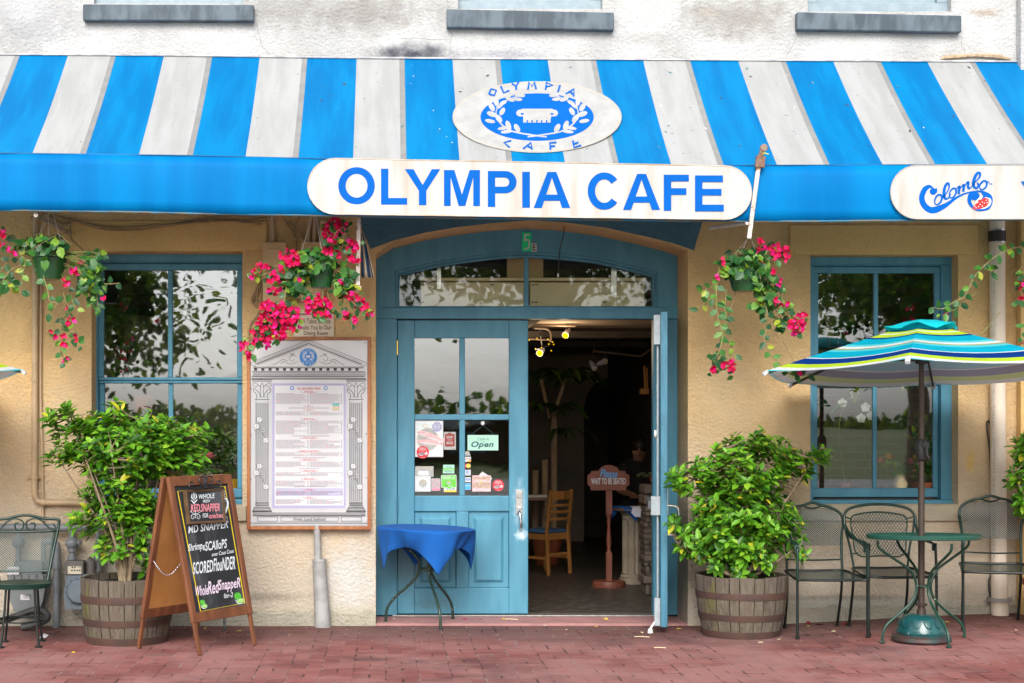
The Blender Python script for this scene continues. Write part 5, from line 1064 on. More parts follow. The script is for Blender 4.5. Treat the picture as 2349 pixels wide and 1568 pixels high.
# ---------------------------------------------------------------- hanging baskets of bougainvillea
POTG = M('dark_green_plastic_pot', (.008,.055,.014), (.012,.075,.02), 4, .22, spec=.6); WIRE = M('thin_white_wire', (.6,.58,.52), rough=.5)
def bract(g, p, r, s):
    d0 = Vector((r.gauss(0,.6), -1+r.uniform(-.2,.5), r.gauss(.0,.55))).normalized(); e1 = d0.orthogonal().normalized(); e2 = d0.cross(e1); ph = r.uniform(0, 6.3)
    for k in range(3):
        a = ph+k*2.094; out = e1*math.cos(a)+e2*math.sin(a); d = (out*.9+d0*.55).normalized(); leaf_add(g, p, d, d0, s*r.uniform(.85,1.15), s*.82, .12, -.25)
def make_basket(label, y, pot, strings, mounds, vines, flowers, seed, lsz=.064):
    r = random.Random(seed); cx, yt, yb_, rt, rb = pot; c = W(cx, yt, y)
    t = thing('hanging_basket', label, 'hanging plant', W(cx, yb_, y), group='hanging bougainvillea baskets')
    k = (DIST+y)/FOC; h = (yb_-yt)*k; b = W(cx, yb_, y)
    G().lathe([(rb*k*.7,0),(rb*k,.004),(rt*k*.97,h-.02),(rt*k*.93,h-.02),(rb*k*.9,.02)], b, 24, cap0=True, cap1=True).build('pot', POTG, t, smooth=40)
    G().lathe([(rt*k*.96,h-.024),(rt*k*1.05,h-.02),(rt*k*1.07,h),(rt*k*.98,h),(rt*k*.94,h-.02)], b, 24, cap0=False, cap1=False).build('pot_rim', POTG, t, smooth=40)
    G().lathe([(rt*k*.93,h-.03),(.005,h-.022)], b, 20, cap0=False).build('soil', SOIL, t)
    for a, q, c_, d in strings: G().tube([W(a,q,y+.03), W(c_,d,y+r.uniform(-.08,.08))], .0022, 5).build('hanger_wire', WIRE, t)
    lf = G(); st = G(); fl = G()
    def lv(p, big=1.0):
        n = Vector((r.gauss(0,.45), -1+r.uniform(-.1,.6), r.uniform(-.1,.9))).normalized(); d = Vector((r.gauss(0,.7), -.3, r.uniform(-1,.25)))
        L = lsz*r.uniform(.75,1.25)*big; leaf_add(lf, p, d, n, L, L*.74, .1, r.uniform(.05,.3))
    for mx, my, rx, ry, dp, cnt in mounds:
        for _ in range(int(cnt*1.35)):
            while True:
                v = rv(r)*r.uniform(.35,1)
                if v.length < 1.01: break
            lv(W(mx+rx*v.x, my-ry*v.z, y+dp*v.y)+Vector((0,-.02,0)), r.choice((.8,1,1.15)))
        for _ in range(cnt//6): st.tube([W(cx+r.uniform(-.4,.4)*rt, yt-3, y+r.uniform(-.05,.05)), W(mx+rx*r.uniform(-.6,.6), my-ry*r.uniform(.0,.9), y+dp*r.uniform(-.6,.6))+Vector((0,0,.01)), W(mx+rx*r.uniform(-.9,.9), my+ry*r.uniform(-.5,.9), y+dp*r.uniform(-.9,.6))], [.004,.003,.002], 5, smooth=4, caps=False)
    for vn in vines:
        dy = r.uniform(-.16,.05); pts = [W(a, q, y+dy*min(1, i/2)+r.uniform(-.02,.02)) for i, (a, q) in enumerate(vn)]
        pp, rr = spline(pts, 6, False, [.0042]*(len(pts)-1)+[.0018]); st.tube(pp, rr, 5, caps=False); acc = 0; sd = 1
        for a, q in zip(pp, pp[1:]):
            acc += (q-a).length
            if acc > .036:
                acc = 0; sd = -sd; d = (q-a).normalized(); side = d.cross(Vector((0,-1,0)))*sd
                for _ in range(r.choice((1,1,2))): leaf_add(lf, q, side*.9+d*.5+Vector((r.gauss(0,.3), -.25, r.uniform(-.5,.2))), Vector((r.gauss(0,.4), -1, r.uniform(0,.7))), lsz*r.uniform(.7,1.15), lsz*.7*r.uniform(.8,1), .1, r.uniform(.05,.3))
    for fx_, fy_, rx, ry, cnt in flowers:
        for _ in range(cnt):
            a = r.uniform(0, 6.28); q = math.sqrt(r.uniform(0,1)); p = W(fx_+rx*q*math.cos(a), fy_+ry*q*math.sin(a), y-.08+r.uniform(-.07,.06)); bract(fl, p, r, r.uniform(.026,.036))
            if r.random() < .22: lv(p+Vector((r.gauss(0,.02), .02, r.gauss(0,.02))), .75)
        st.tube([W(fx_, fy_, y-.06), W(fx_+(cx-fx_)*.12, fy_+(yt-fy_)*.12, y-.04), W(fx_+(cx-fx_)*.3, fy_+(yt-fy_)*.3, y-.03)], [.0022,.0028,.003], 5, smooth=3, caps=False)
    st.build('vine_stem', GSTEM, t, smooth=60); lf.build('leaves', VLEAF, t)
    if fl.v: fl.build('blossoms', BRACT, t)
    return t
q4 = lambda l: [(x*.25, y*.25+477) for x, y in l]
make_basket('green potted bougainvillea basket with few flowers left of the left window', -.9, (113,586,643,42,29), [(105,488,90,540),(111,486,111,560),(121,486,144,572),(112,488,78,585)],
    [(112,560,62,26,.2,75),(108,590,50,18,.2,16),(205,640,30,52,.14,70),(215,600,25,30,.12,24),(18,650,22,26,.1,14),(60,560,30,20,.12,18)],
    [q4(l) for l in ([(600,400),(720,490),(800,560),(850,650),(880,740),(900,900),(930,960)],[(800,560),(860,640),(940,690),(1010,700),(1100,690)],[(560,420),(700,520),(760,640),(820,780),(850,900)],[(400,430),(395,600),(440,770),(460,860),(525,880),(450,970)],[(540,500),(600,640),(625,720),(660,830),(690,920),(740,950)],[(610,920),(590,1020),(560,1150),(555,1300),(580,1380),(600,1440)],[(570,1150),(650,1190),(720,1230)],[(200,270),(160,330),(180,420),(230,480),(210,620),(200,760)],[(180,420),(90,480),(20,560),(-40,640)],[(130,540),(60,620),(10,700)])],
    [(8,535,11,10,6),(4,560,10,8,4),(24,570,5,5,2),(29,584,5,4,2),(172,624,12,6,4),(152,647,7,6,3),(149,661,5,4,1),(187,607,4,4,1),(237,692,4,4,1),(158,709,5,4,1),(159,733,8,8,3),(115,758,5,3,1),(156,750,4,4,1),(148,773,6,6,2),(124,774,5,4,1),(175,766,4,5,1),(181,780,3,5,1),(146,787,7,4,2),(146,825,6,6,2)], 51)
q2 = lambda l: [(x*.2029+575, y*.2029+477.1) for x, y in l]
make_basket('hanging basket overflowing with crimson bougainvillea above the menu board', -.9, (737,604,662,32,23), [(718,495,692,575),(724,495,738,575),(726,495,746,585)],
    [(722,590,54,24,.18,80),(722,618,40,22,.2,34),(680,645,33,40,.14,60),(790,645,24,35,.12,36),(700,610,40,25,.15,30),(640,720,36,30,.12,22),(612,760,22,26,.1,12),(738,715,22,12,.08,10)],
    [q2(l) for l in ([(950,640),(1060,700),(1150,790),(1170,900)],[(1000,720),(1050,860),(1080,960),(1160,1080),(1250,1150),(1340,1190)],[(1040,900),(1040,1050),(1030,1200),(1180,1280)],[(500,600),(420,700),(400,900),(380,1050),(320,1200),(200,1350),(80,1500),(20,1650)],[(420,690),(270,720),(140,760),(20,790)],[(560,650),(520,800),(480,950),(460,1100),(500,1250)],[(660,650),(650,850),(670,1000),(760,1150)],[(900,560),(930,430),(950,300),(1060,200)],[(930,450),(1060,430),(1150,500),(1160,600)],[(60,1500),(-20,1530),(-80,1540)])],
    [(768,530,28,28,44),(785,520,14,14,12),(808,566,14,12,14),(812,597,10,10,9),(772,584,5,5,4),(758,576,12,8,8),(667,592,24,17,28),(680,608,14,8,12),(703,600,8,7,6),(648,616,5,6,4),(605,613,12,9,9),(588,626,9,9,7),(577,637,4,4,2),(622,640,12,13,10),(645,652,4,4,2),(630,667,14,7,8),(684,643,7,4,4),(622,716,30,24,40),(655,722,30,26,40),(608,745,24,20,24),(680,742,14,16,18),(640,752,24,18,24),(595,768,16,15,14),(610,780,18,16,14),(646,770,12,11,10),(627,765,12,12,8),(585,790,10,12,8),(572,815,7,8,5),(556,788,5,5,3),(553,800,4,3,2),(707,689,7,6,5),(741,688,17,12,16),(714,711,13,11,12),(744,722,11,5,6),(757,700,9,6,6),(808,680,14,9,10),(826,700,15,14,16),(842,708,5,6,4),(797,724,10,7,8),(815,736,6,5,4),(849,719,3,4,2),(788,646,5,4,3)], 62)
q3 = lambda l: [(x*.3355+1566, y*.3355+477.1) for x, y in l]
make_basket('trailing bougainvillea basket hanging from the rusty awning arm', -.95, (1707,620,670,39,26), [(1716,545,1703,575),(1722,545,1735,580),(1718,545,1680,590)],
    [(1716,592,56,25,.18,70),(1712,625,44,30,.2,40),(1750,640,38,42,.14,70),(1745,700,22,26,.12,26),(1680,615,25,25,.12,20),(1788,745,18,14,.08,14),(1648,820,12,16,.07,9)],
    [q3(l) for l in ([(300,320),(250,420),(230,600),(240,740),(270,850),(260,950),(210,1060)],[(300,560),(290,680),(300,780),(290,880),(340,960),(360,1050),(300,1100)],[(230,600),(170,640),(110,700)],[(250,500),(190,545),(120,575)],[(500,500),(560,650),(580,730),(570,830),(560,900),(600,1000),(660,1060)],[(600,450),(660,560),(700,680),(760,760),(800,830)],[(520,600),(620,680),(700,700),(740,780)],[(660,1060),(720,1130),(800,1150),(890,1130)],[(540,260),(610,290),(690,310)])],
    [(1774,580,26,18,24),(1806,591,5,5,3),(1806,571,4,4,3),(1744,557,5,4,3),(1740,572,5,4,3),(1744,601,7,5,5),(1774,695,9,7,6),(1798,698,9,7,6),(1828,749,21,18,34),(1838,722,8,6,5),(1667,836,15,9,11),(1638,848,9,5,6),(1678,851,5,4,3),(1834,853,6,9,5),(1770,628,7,6,4),(1786,642,3,4,2),(1655,602,3,4,2),(1646,640,3,4,2),(1790,656,3,3,1)], 73)
make_basket('bougainvillea basket at the right edge with one long trailing vine', -.9, (2425,560,620,42,29), [(2425,490,2425,540),(2428,490,2460,560)],
    [(2400,580,50,40,.18,40),(2343,640,12,30,.08,8)],
    [q3(l) for l in ([(2420,270),(2300,270),(2220,290),(2130,340),(2060,400),(1990,480),(1930,600),(1860,640),(1780,690),(1700,680)],[(2380,360),(2310,480),(2330,600),(2290,660)],[(2400,700),(2320,850),(2330,950)],[(2050,390),(2110,440),(2140,420)],[(1900,620),(1890,680),(1800,720)])],
    [(2345,655,6,8,4),(2343,682,3,4,2),(2240,782,4,4,1),(2346,790,4,5,3),(2166,717,4,3,1)], 84)
# ---------------------------------------------------------------- sandwich board
FL = Vector((-1.28,-1.52,0)); FR = FL+Vector((.35,.50,0)); bk = Vector((-.835,.55,0))*.52
_e = (FR-FL).normalized(); TL = FL+bk*.5+Vector((0,0,1.185))-_e*.015; TR = FR+bk*.5+Vector((0,0,1.185))+_e*.025; BLf = FL+bk; BRf = FR+bk
eu = (FR-FL).normalized(); fn = eu.cross((TL-FL).normalized()); fn = fn if fn.y < 0 else -fn
SBW = M('worn_brown_frame_wood', (.20,.075,.03), (.13,.045,.02), 5, .5, .15, 40, stretch=(3,3,.6), chips=(.45,.28,.16), chip_sc=22, chip_at=.72); CHALK = M('chalkboard_black', (.018,.020,.024), (.10,.107,.12), 3.4, .6, lo=.46, hi=.8, stretch=(2,2,.8)); BOARDB = M('orange_hardboard_back', (.50,.24,.07), (.40,.18,.05), 3, .7)
sb = thing('sandwich_board', 'brown wooden A-frame chalkboard listing the seafood specials', 'sandwich board', (FL+FR+BLf+BRf)/4)
def side(TLp, TRp, Lp, Rp, nn, front):
    f = lambda s, q: (TLp*(1-s)+TRp*s)*(1-q)+(Lp*(1-s)+Rp*s)*q
    w = .044; th = .028; wd_ = (Rp-Lp).length; a = w/wd_
    def mem(s0, q0, s1, q1): 
        p = [f(s0,q1), f(s1,q1), f(s1,q0), f(s0,q0)]
        return p
    fr_ = G()
    def slabp(p, t0, t1): fr_.hexa([p[0]+nn*t0, p[1]+nn*t0, p[1]+nn*t1, p[0]+nn*t1, p[3]+nn*t0, p[2]+nn*t0, p[2]+nn*t1, p[3]+nn*t1])
    slabp(mem(0,0,a,.82), 0, th); slabp(mem(1-a,0,1,.82), 0, th); slabp(mem(a,0,1-a,.055), 0, th); slabp(mem(a,.765,1-a,.82), 0, th)
    fr_.build('frame', SBW, sb, bevel=.004)
    for s0, s1 in ((.012,a*.8),(1-a*.8,.988)):
        fr_ = g2 = G(); p = mem(s0,.8,s1,1.0); g2.hexa([p[0]+nn*.002, p[1]+nn*.002, p[1]+nn*(th-.004), p[0]+nn*(th-.004), p[3]+nn*.002, p[2]+nn*.002, p[2]+nn*(th-.004), p[3]+nn*(th-.004)]); g2.build('leg', SBW, sb, bevel=.003)
    p = mem(a-.004,.05,1-a+.004,.77); g2 = G(); g2.hexa([p[0]+nn*.006, p[1]+nn*.006, p[1]+nn*.016, p[0]+nn*.016, p[3]+nn*.006, p[2]+nn*.006, p[2]+nn*.016, p[3]+nn*.016])
    return g2
cb_ = side(TL, TR, FL, FR, fn, True).build('chalkboard', CHALK, sb)
bn = eu.cross((TL-BLf).normalized()); bn = bn if bn.y > 0 or bn.x < 0 else -bn; bn = bn if bn.dot(bk) > 0 else -bn
o = side(TL+bk*.03, TR+bk*.03, BLf, BRf, bn, False).build('back_panel', BOARDB, sb)
g2 = G(); p0, p1 = TL+eu*.02, TR-eu*.02
for q in (p0+eu*.06, p1-eu*.06): g2.tube([q-eu*.025+Vector((0,0,-.005)), q+eu*.025+Vector((0,0,-.005))], .007, 8)
g2.build('hinge', BLACK, sb)
# inner face of the front panel is bare hardboard
g2 = G(); a_ = .055/.6; f_ = lambda s, q: (TL*(1-s)+TR*s)*(1-q)+(FL*(1-s)+FR*s)*q
g2.add([f_(a_,.77)+fn*.004, f_(1-a_,.77)+fn*.004, f_(1-a_,.055)+fn*.004, f_(a_,.055)+fn*.004], [(3,2,1,0)]); g2.build('panel_back', BOARDB, sb)
c0 = FL+(TL-FL)*.52+eu*.012-fn*.002; c1 = BLf+(TL-BLf)*.52+eu*.012; pts = [c1+(c0-c1)*(i/10)+Vector((0,0,-.09*math.sin(math.pi*i/10))) for i in range(11)]
g2 = G()
for i, (p, q) in enumerate(zip(spline(pts, 3, False, .003)[0], spline(pts, 3, False, .003)[0][1:])): g2.bar(p, q+(q-p)*.25, .009 if i % 2 else .003, .003 if i % 2 else .009)
g2.build('chain', M('plated_chain', (.7,.7,.72), rough=.25, metal=1), sb)
fp = FL+fn*.016
fs_ = lambda px, py, l: hit(px*.27293+391.5, py*.27293+1076.6, fp, fn)+fn*l
CHW, CHP, CHY, CHB = M('white_chalk', (.78,.84,.88), (.6,.66,.7), 60, .9), M('pink_chalk', (.80,.22,.27), (.7,.3,.34), 60, .9), M('yellow_chalk_paint', (.80,.62,.0), (.7,.5,.02), 40, .8), M('lilac_chalk', (.74,.60,.76), (.85,.7,.82), 40, .9); LIME, LIMEP = M('lime_green_paint', (.05,.40,.02), (.1,.5,.05), 30, .7), M('pale_lime_paint', (.5,.72,.25), rough=.7); SMUDGE = M('chalk_smudge', (.12,.125,.13), (.05,.052,.056), 9, .9)
A = Art(fs_, .0012, .00005); A.col(2).stroke([(58,187),(455,146),(622,1126),(250,1196)], 8, 0, True)
A.col(0); T = lambda s, x0, y0, x1, y1, d, b=.014, sh=.06: A.text(s, x0, y0, x1, y1, b, sh, d)
T('MD SNAPPER', 148,478,482,542,-48); T('Shrimp', 147,632,266,712,-22); T('&', 268,640,288,684,-4); T('SCAlloPS', 290,612,470,690,-26); T('over Cous Cous', 345,702,528,736,-32,.012)
T('SCORED', 186,785,356,888,-24); T('FlouNDER', 360,752,542,862,-20)
A.col(3); T('Whole', 205,985,313,1070,-14); T('Red', 314,945,402,1054,-12); T('SnappeR', 402,932,586,1046,-24); A.col(0); T('for-2', 446,1046,522,1088,-12,.012)
for cx, cy, k in ((266,1124,1),(562,1070,1.3)):
    A.col(4).ell(cx, cy, 22*k, 26*k, 20, -.4); A.col(0).ell(cx+16*k, cy+30*k, 25*k, 19*k, 18, -.3); A.col(4).ell(cx+17*k, cy+28*k, 22*k, 17*k, 18, -.3); A.col(5).ell(cx+17*k, cy+27*k, 17*k, 12.5*k, 16, -.3); A.col(0).stroke([(cx-18*k,cy+22*k),(cx-2*k,cy+44*k),(cx+14*k,cy+50*k)], 3, 4)
    for a_ in range(5): A.col(4).stroke([(cx+17*k,cy+27*k),(cx+17*k+16*k*math.cos(a_*1.256),cy+27*k+11*k*math.sin(a_*1.256))], 1.6, 0)
A.col(0).stroke([(425,170),(440,185),(446,240),(430,262)], 12, 5).stroke([(440,262),(462,250),(478,285),(470,330),(450,380),(445,340),(440,290)], 16, 5)
for y in (200,225,250,290,310,330,350): A.stroke([(432,y),(462,y-18)], 3, 0)
A.stroke([(450,405),(468,400),(474,425),(482,450)], 2.5, 4)
A.g.build('chalk_writing', [CHW, CHP, CHY, CHB, LIME, LIMEP], cb_)
sp = [fs_(x, y, .035) for x, y in ((128,470),(439,452),(416,171),(97,182))]; sq = [p-fn*.033 for p in sp]
ss = thing('small_chalk_sign', 'small framed chalk sign for red snapper hanging on the sandwich board', 'chalk sign', (sp[0]+sp[1])/2)
DW = M('dark_bronzed_wood', (.13,.075,.035), (.08,.045,.02), 9, .5, .2)
inn = [fs_(x, y, .03) for x, y in ((144,449),(420,434),(400,188),(118,202))]; inb = [p-fn*.01 for p in inn]
g2 = G()
for i in range(4):
    j = (i+1) % 4; g2.hexa([sq[i], sq[j], inb[j], inb[i], sp[i], sp[j], inn[j], inn[i]])
g2.build('frame', DW, ss, bevel=.002)
g2 = G().add([p-fn*.004 for p in inn], [(0,1,2,3)]); o = g2.build('slate', CHALK, ss)
A = Art(lambda px, py, l: fs_(px, py, .026+l), .0012, .0001); A.col(0); T('WHOLE', 210,218,345,258,-8,.014); T('FRESH', 247,266,306,290,-5,.01); A.col(1); T('RED', 147,304,222,368,-6,.02,.0); T('SNAPPER', 230,298,392,366,-6,.02,0); A.col(0); T('FOR', 245,380,292,416,-4,.014); A.col(1); T('one/two', 298,376,424,422,-6,.016,0)
A.col(0).stroke([(170,262),(152,245),(156,212)], [4,11,3], 5).stroke([(174,262),(192,243),(185,210)], [4,11,3], 5).ell(171,232,5,22,14).ell(170,204,3.5,4,10).stroke([(170,300),(158,278),(140,266)], [3,9,2], 5).stroke([(172,300),(186,276),(203,262)], [3,9,2], 5).stroke([(171,262),(172,300)], 4, 0)
A.stroke([(182,350),(184,420)], 4, 0)
for s in (-1, 1): A.stroke([(184,395),(184+s*20,385),(184+s*36,400),(184+s*34,420),(184+s*20,424),(184+s*12,412),(184+s*20,404)], 4, 4); A.stroke([(184,385),(184+s*25,375),(184+s*42,362),(184+s*34,355)], 3.5, 4)
A.g.build('chalk_writing', [CHW, CHP], o)
g2 = G(); ir = lambda l: [fs_(x, y, .04) for x, y in l]
for q in ([(188,178),(150,172),(120,158),(128,122),(150,125),(148,145)],[(300,165),(340,162),(382,150),(380,112),(356,112),(358,130)],[(190,170),(230,150),(255,120),(240,80),(215,75),(205,105),(225,140),(250,160)],[(330,160),(290,145),(262,118),(275,78),(305,72),(318,95),(295,135),(262,160)],[(248,165),(245,110),(243,65),(252,52),(262,65),(258,110),(262,165)],[(165,170),(200,175),(330,160),(345,162)]): g2.tube(ir(q), .0055, 6, smooth=6)
g2.build('iron_scroll', BLACK, ss, smooth=60)
# ---------------------------------------------------------------- tables
GREENM = M('dark_green_enamel', (.007,.045,.027), (.012,.06,.042), 6, .3, chips=(.5,.5,.44), chip_sc=30, chip_at=.66); TOPG = M('green_mesh_table_top', (.008,.065,.047), (.012,.085,.06), 4, .4, .2, 90); BLKG = M('chipped_black_green_enamel', (.015,.03,.022), (.02,.045,.03), 9, .3, chips=(.6,.58,.5), chip_sc=34, chip_at=.62)
def table_legs(t, prof, rr, mat, n, rot, feet=True, org=None):
    for k in range(n):
        a = rot+2*math.pi*k/n; e = Vector((math.cos(a), math.sin(a), 0)); g = G(); pts = [e*r+Vector((0,0,z)) for r, z in prof]
        if org: pts = [p if p.z > .02 else p for p in pts]
        g.tube(pts, rr, 8, smooth=6)
        if feet: g.tube([e*prof[-1][0]+Vector((0,0,.0)), e*prof[-1][0]+Vector((0,0,.008))], .02, 10)
        g.build('leg', mat, t, smooth=60, local=True)
tx, ty = 3.738, -1.05; tz = gz(tx, ty)
gt = thing('patio_table', 'round green metal patio table pierced by the umbrella pole', 'table', (tx, ty, tz), 0)
gtop = G().lathe([(.02,.715),(.37,.712),(.383,.716),(.385,.738),(.379,.745),(.372,.738),(.36,.734),(.028,.731)], n=48, cap0=False, cap1=False); gtop.v = [Matrix.Rotation(R(-2.2), 4, 'X') @ (p-Vector((0,0,.72)))+Vector((0,0,.72)) for p in gtop.v]; gtop.build('tabletop', TOPG, gt, smooth=40, local=True)
table_legs(gt, [(.352,.705),(.335,.65),(.21,.567),(.10,.49),(.055,.384),(.085,.288),(.18,.20),(.28,.123),(.312,.06),(.316,.004)], .0095, GREENM, 4, R(12))
G().tube([(.05*math.cos(a), .05*math.sin(a), .385) for a in [2*math.pi*i/20 for i in range(20)]], .006, 6, closed=True).build('leg_ring', GREENM, gt, smooth=60, local=True)
bx_, by_ = X(978,.03), .03
bt_ = thing('bistro_table', 'small bistro table on curved chipped legs under a blue cloth', 'table', (bx_, by_, .014))
G().lathe([(.01,.70),(.345,.70),(.35,.71),(.345,.72),(.01,.72)], n=40).build('tabletop', BLKG, bt_, smooth=40, local=True)
table_legs(bt_, [(.30,.69),(.18,.60),(.07,.50),(.055,.42),(.075,.36),(.15,.28),(.25,.19),(.305,.11),(.32,.004)], .011, BLKG, 3, R(-72))
G().tube([(.06*math.cos(a), .06*math.sin(a), .415) for a in [2*math.pi*i/20 for i in range(20)]], .01, 6, closed=True).build('leg_ring', BLKG, bt_, smooth=60, local=True)
CLOTHB = M('royal_blue_cloth', (.0,.085,.34), (.0,.095,.39), 5, .9, .08, 200)
def cloth_mesh(cx, cy, cz, rx, corner, drop, rotq, nfold=1, mat=CLOTHB, n=88, tilt=0):
    """square cloth over a round table: falls straight from the edge and hangs deeper at its corners"""
    g = G(); rings = 16; vs = []
    for i in range(rings+1):
        for k in range(n):
            a = 2*math.pi*k/n; q = a-rotq
            sq = 1/max(abs(math.cos(q)), abs(math.sin(q))); edge = corner*sq              # distance to the cloth edge in this direction
            if i <= 5: r = rx*i/5; z = 0
            else:
                s = (i-5)/(rings-5); L = (edge-rx)*s
                k_ = 1-abs(math.cos(2*q)); wr = noise.noise(Vector((math.cos(a)*2.2, math.sin(a)*2.2, s*.8+cx)))
                r = rx+.006+s*(rx*(-.03*k_**2-.24*(1-k_)**1.2)+.05*wr*rx/.37+.02*math.sin(13*q+2*s)*(1-k_)); z = -L*.97+.006*(1-s)
            vs.append((cx+r*math.cos(a), cy+r*math.sin(a)*(1), cz+z-(.004 if i == 5 else 0)+tilt*r*math.cos(a)))
    fs = []
    for i in range(rings): fs += [(i*n+k, i*n+(k+1)%n, (i+1)*n+(k+1)%n, (i+1)*n+k) for k in range(n)]
    g.add(vs, fs); return g
g = cloth_mesh(bx_, by_, .752, .372, .515, 0, R(-32), tilt=-.03)
o = single('tablecloth', 'royal blue cloth draped over the bistro table at the door', 'tablecloth', g, CLOTHB, smooth=70)
o.modifiers.new('thickness', 'SOLIDIFY').thickness = .003; o.modifiers.new('soft', 'SUBSURF').render_levels = 1
# ---------------------------------------------------------------- umbrellas
UC = dict(t=(.008,.55,.64), q=(.0,.43,.62), n=(.0,.04,.25), l=(.50,.72,.03), w=(.74,.78,.8), c=(.10,.62,.68), o=(.36,.36,.10))
def canopy_mat(name, c):
    m, t, p, out = new_mat(name); n = N(t); ge = n.n('NewGeometry'); ob = n.obj()
    top = n.mix(n.ramp(n.noise(ob, 5, 5), .35, .65), c, tuple(min(1, v*1.12) for v in c)); under = n.mix(.62, c, (.44,.41,.43)); col = n.mix(ge.outputs['Backfacing'], under, top)
    n.put(p.inputs['Base Color'], col); p.inputs['Roughness'].default_value = .8; p.inputs['Specular IOR Level'].default_value = .15
    n.link(n.bump(n.noise(n.map(ob, sc=(1,1,.3)), 9, 3), .25, .02), p.inputs['Normal'])
    tr = n.n('BsdfTranslucent'); n.put(tr.inputs[0], col); mx = n.n('MixShader'); mx.inputs[0].default_value = .42
    n.link(p.outputs[0], mx.inputs[1]); n.link(tr.outputs[0], mx.inputs[2]); n.link(mx.outputs[0], out.inputs[0]); return m
UM = {k: canopy_mat('canopy_'+n_, v) for (k, v), n_ in zip(UC.items(), ('turquoise','deep_turquoise','navy','lime','white','light_cyan','olive'))}
BANDS = [('t',0,.18),('n',.18,.21),('l',.21,.25),('w',.25,.27),('l',.27,.33),('n',.33,.36),('q',.36,.47),('c',.47,.51),('w',.51,.55),('o',.55,.57),('c',.57,.61),('q',.61,.73),('w',.73,.745),('n',.745,.85),('l',.85,.92),('w',.92,.97),('c',.97,1)]
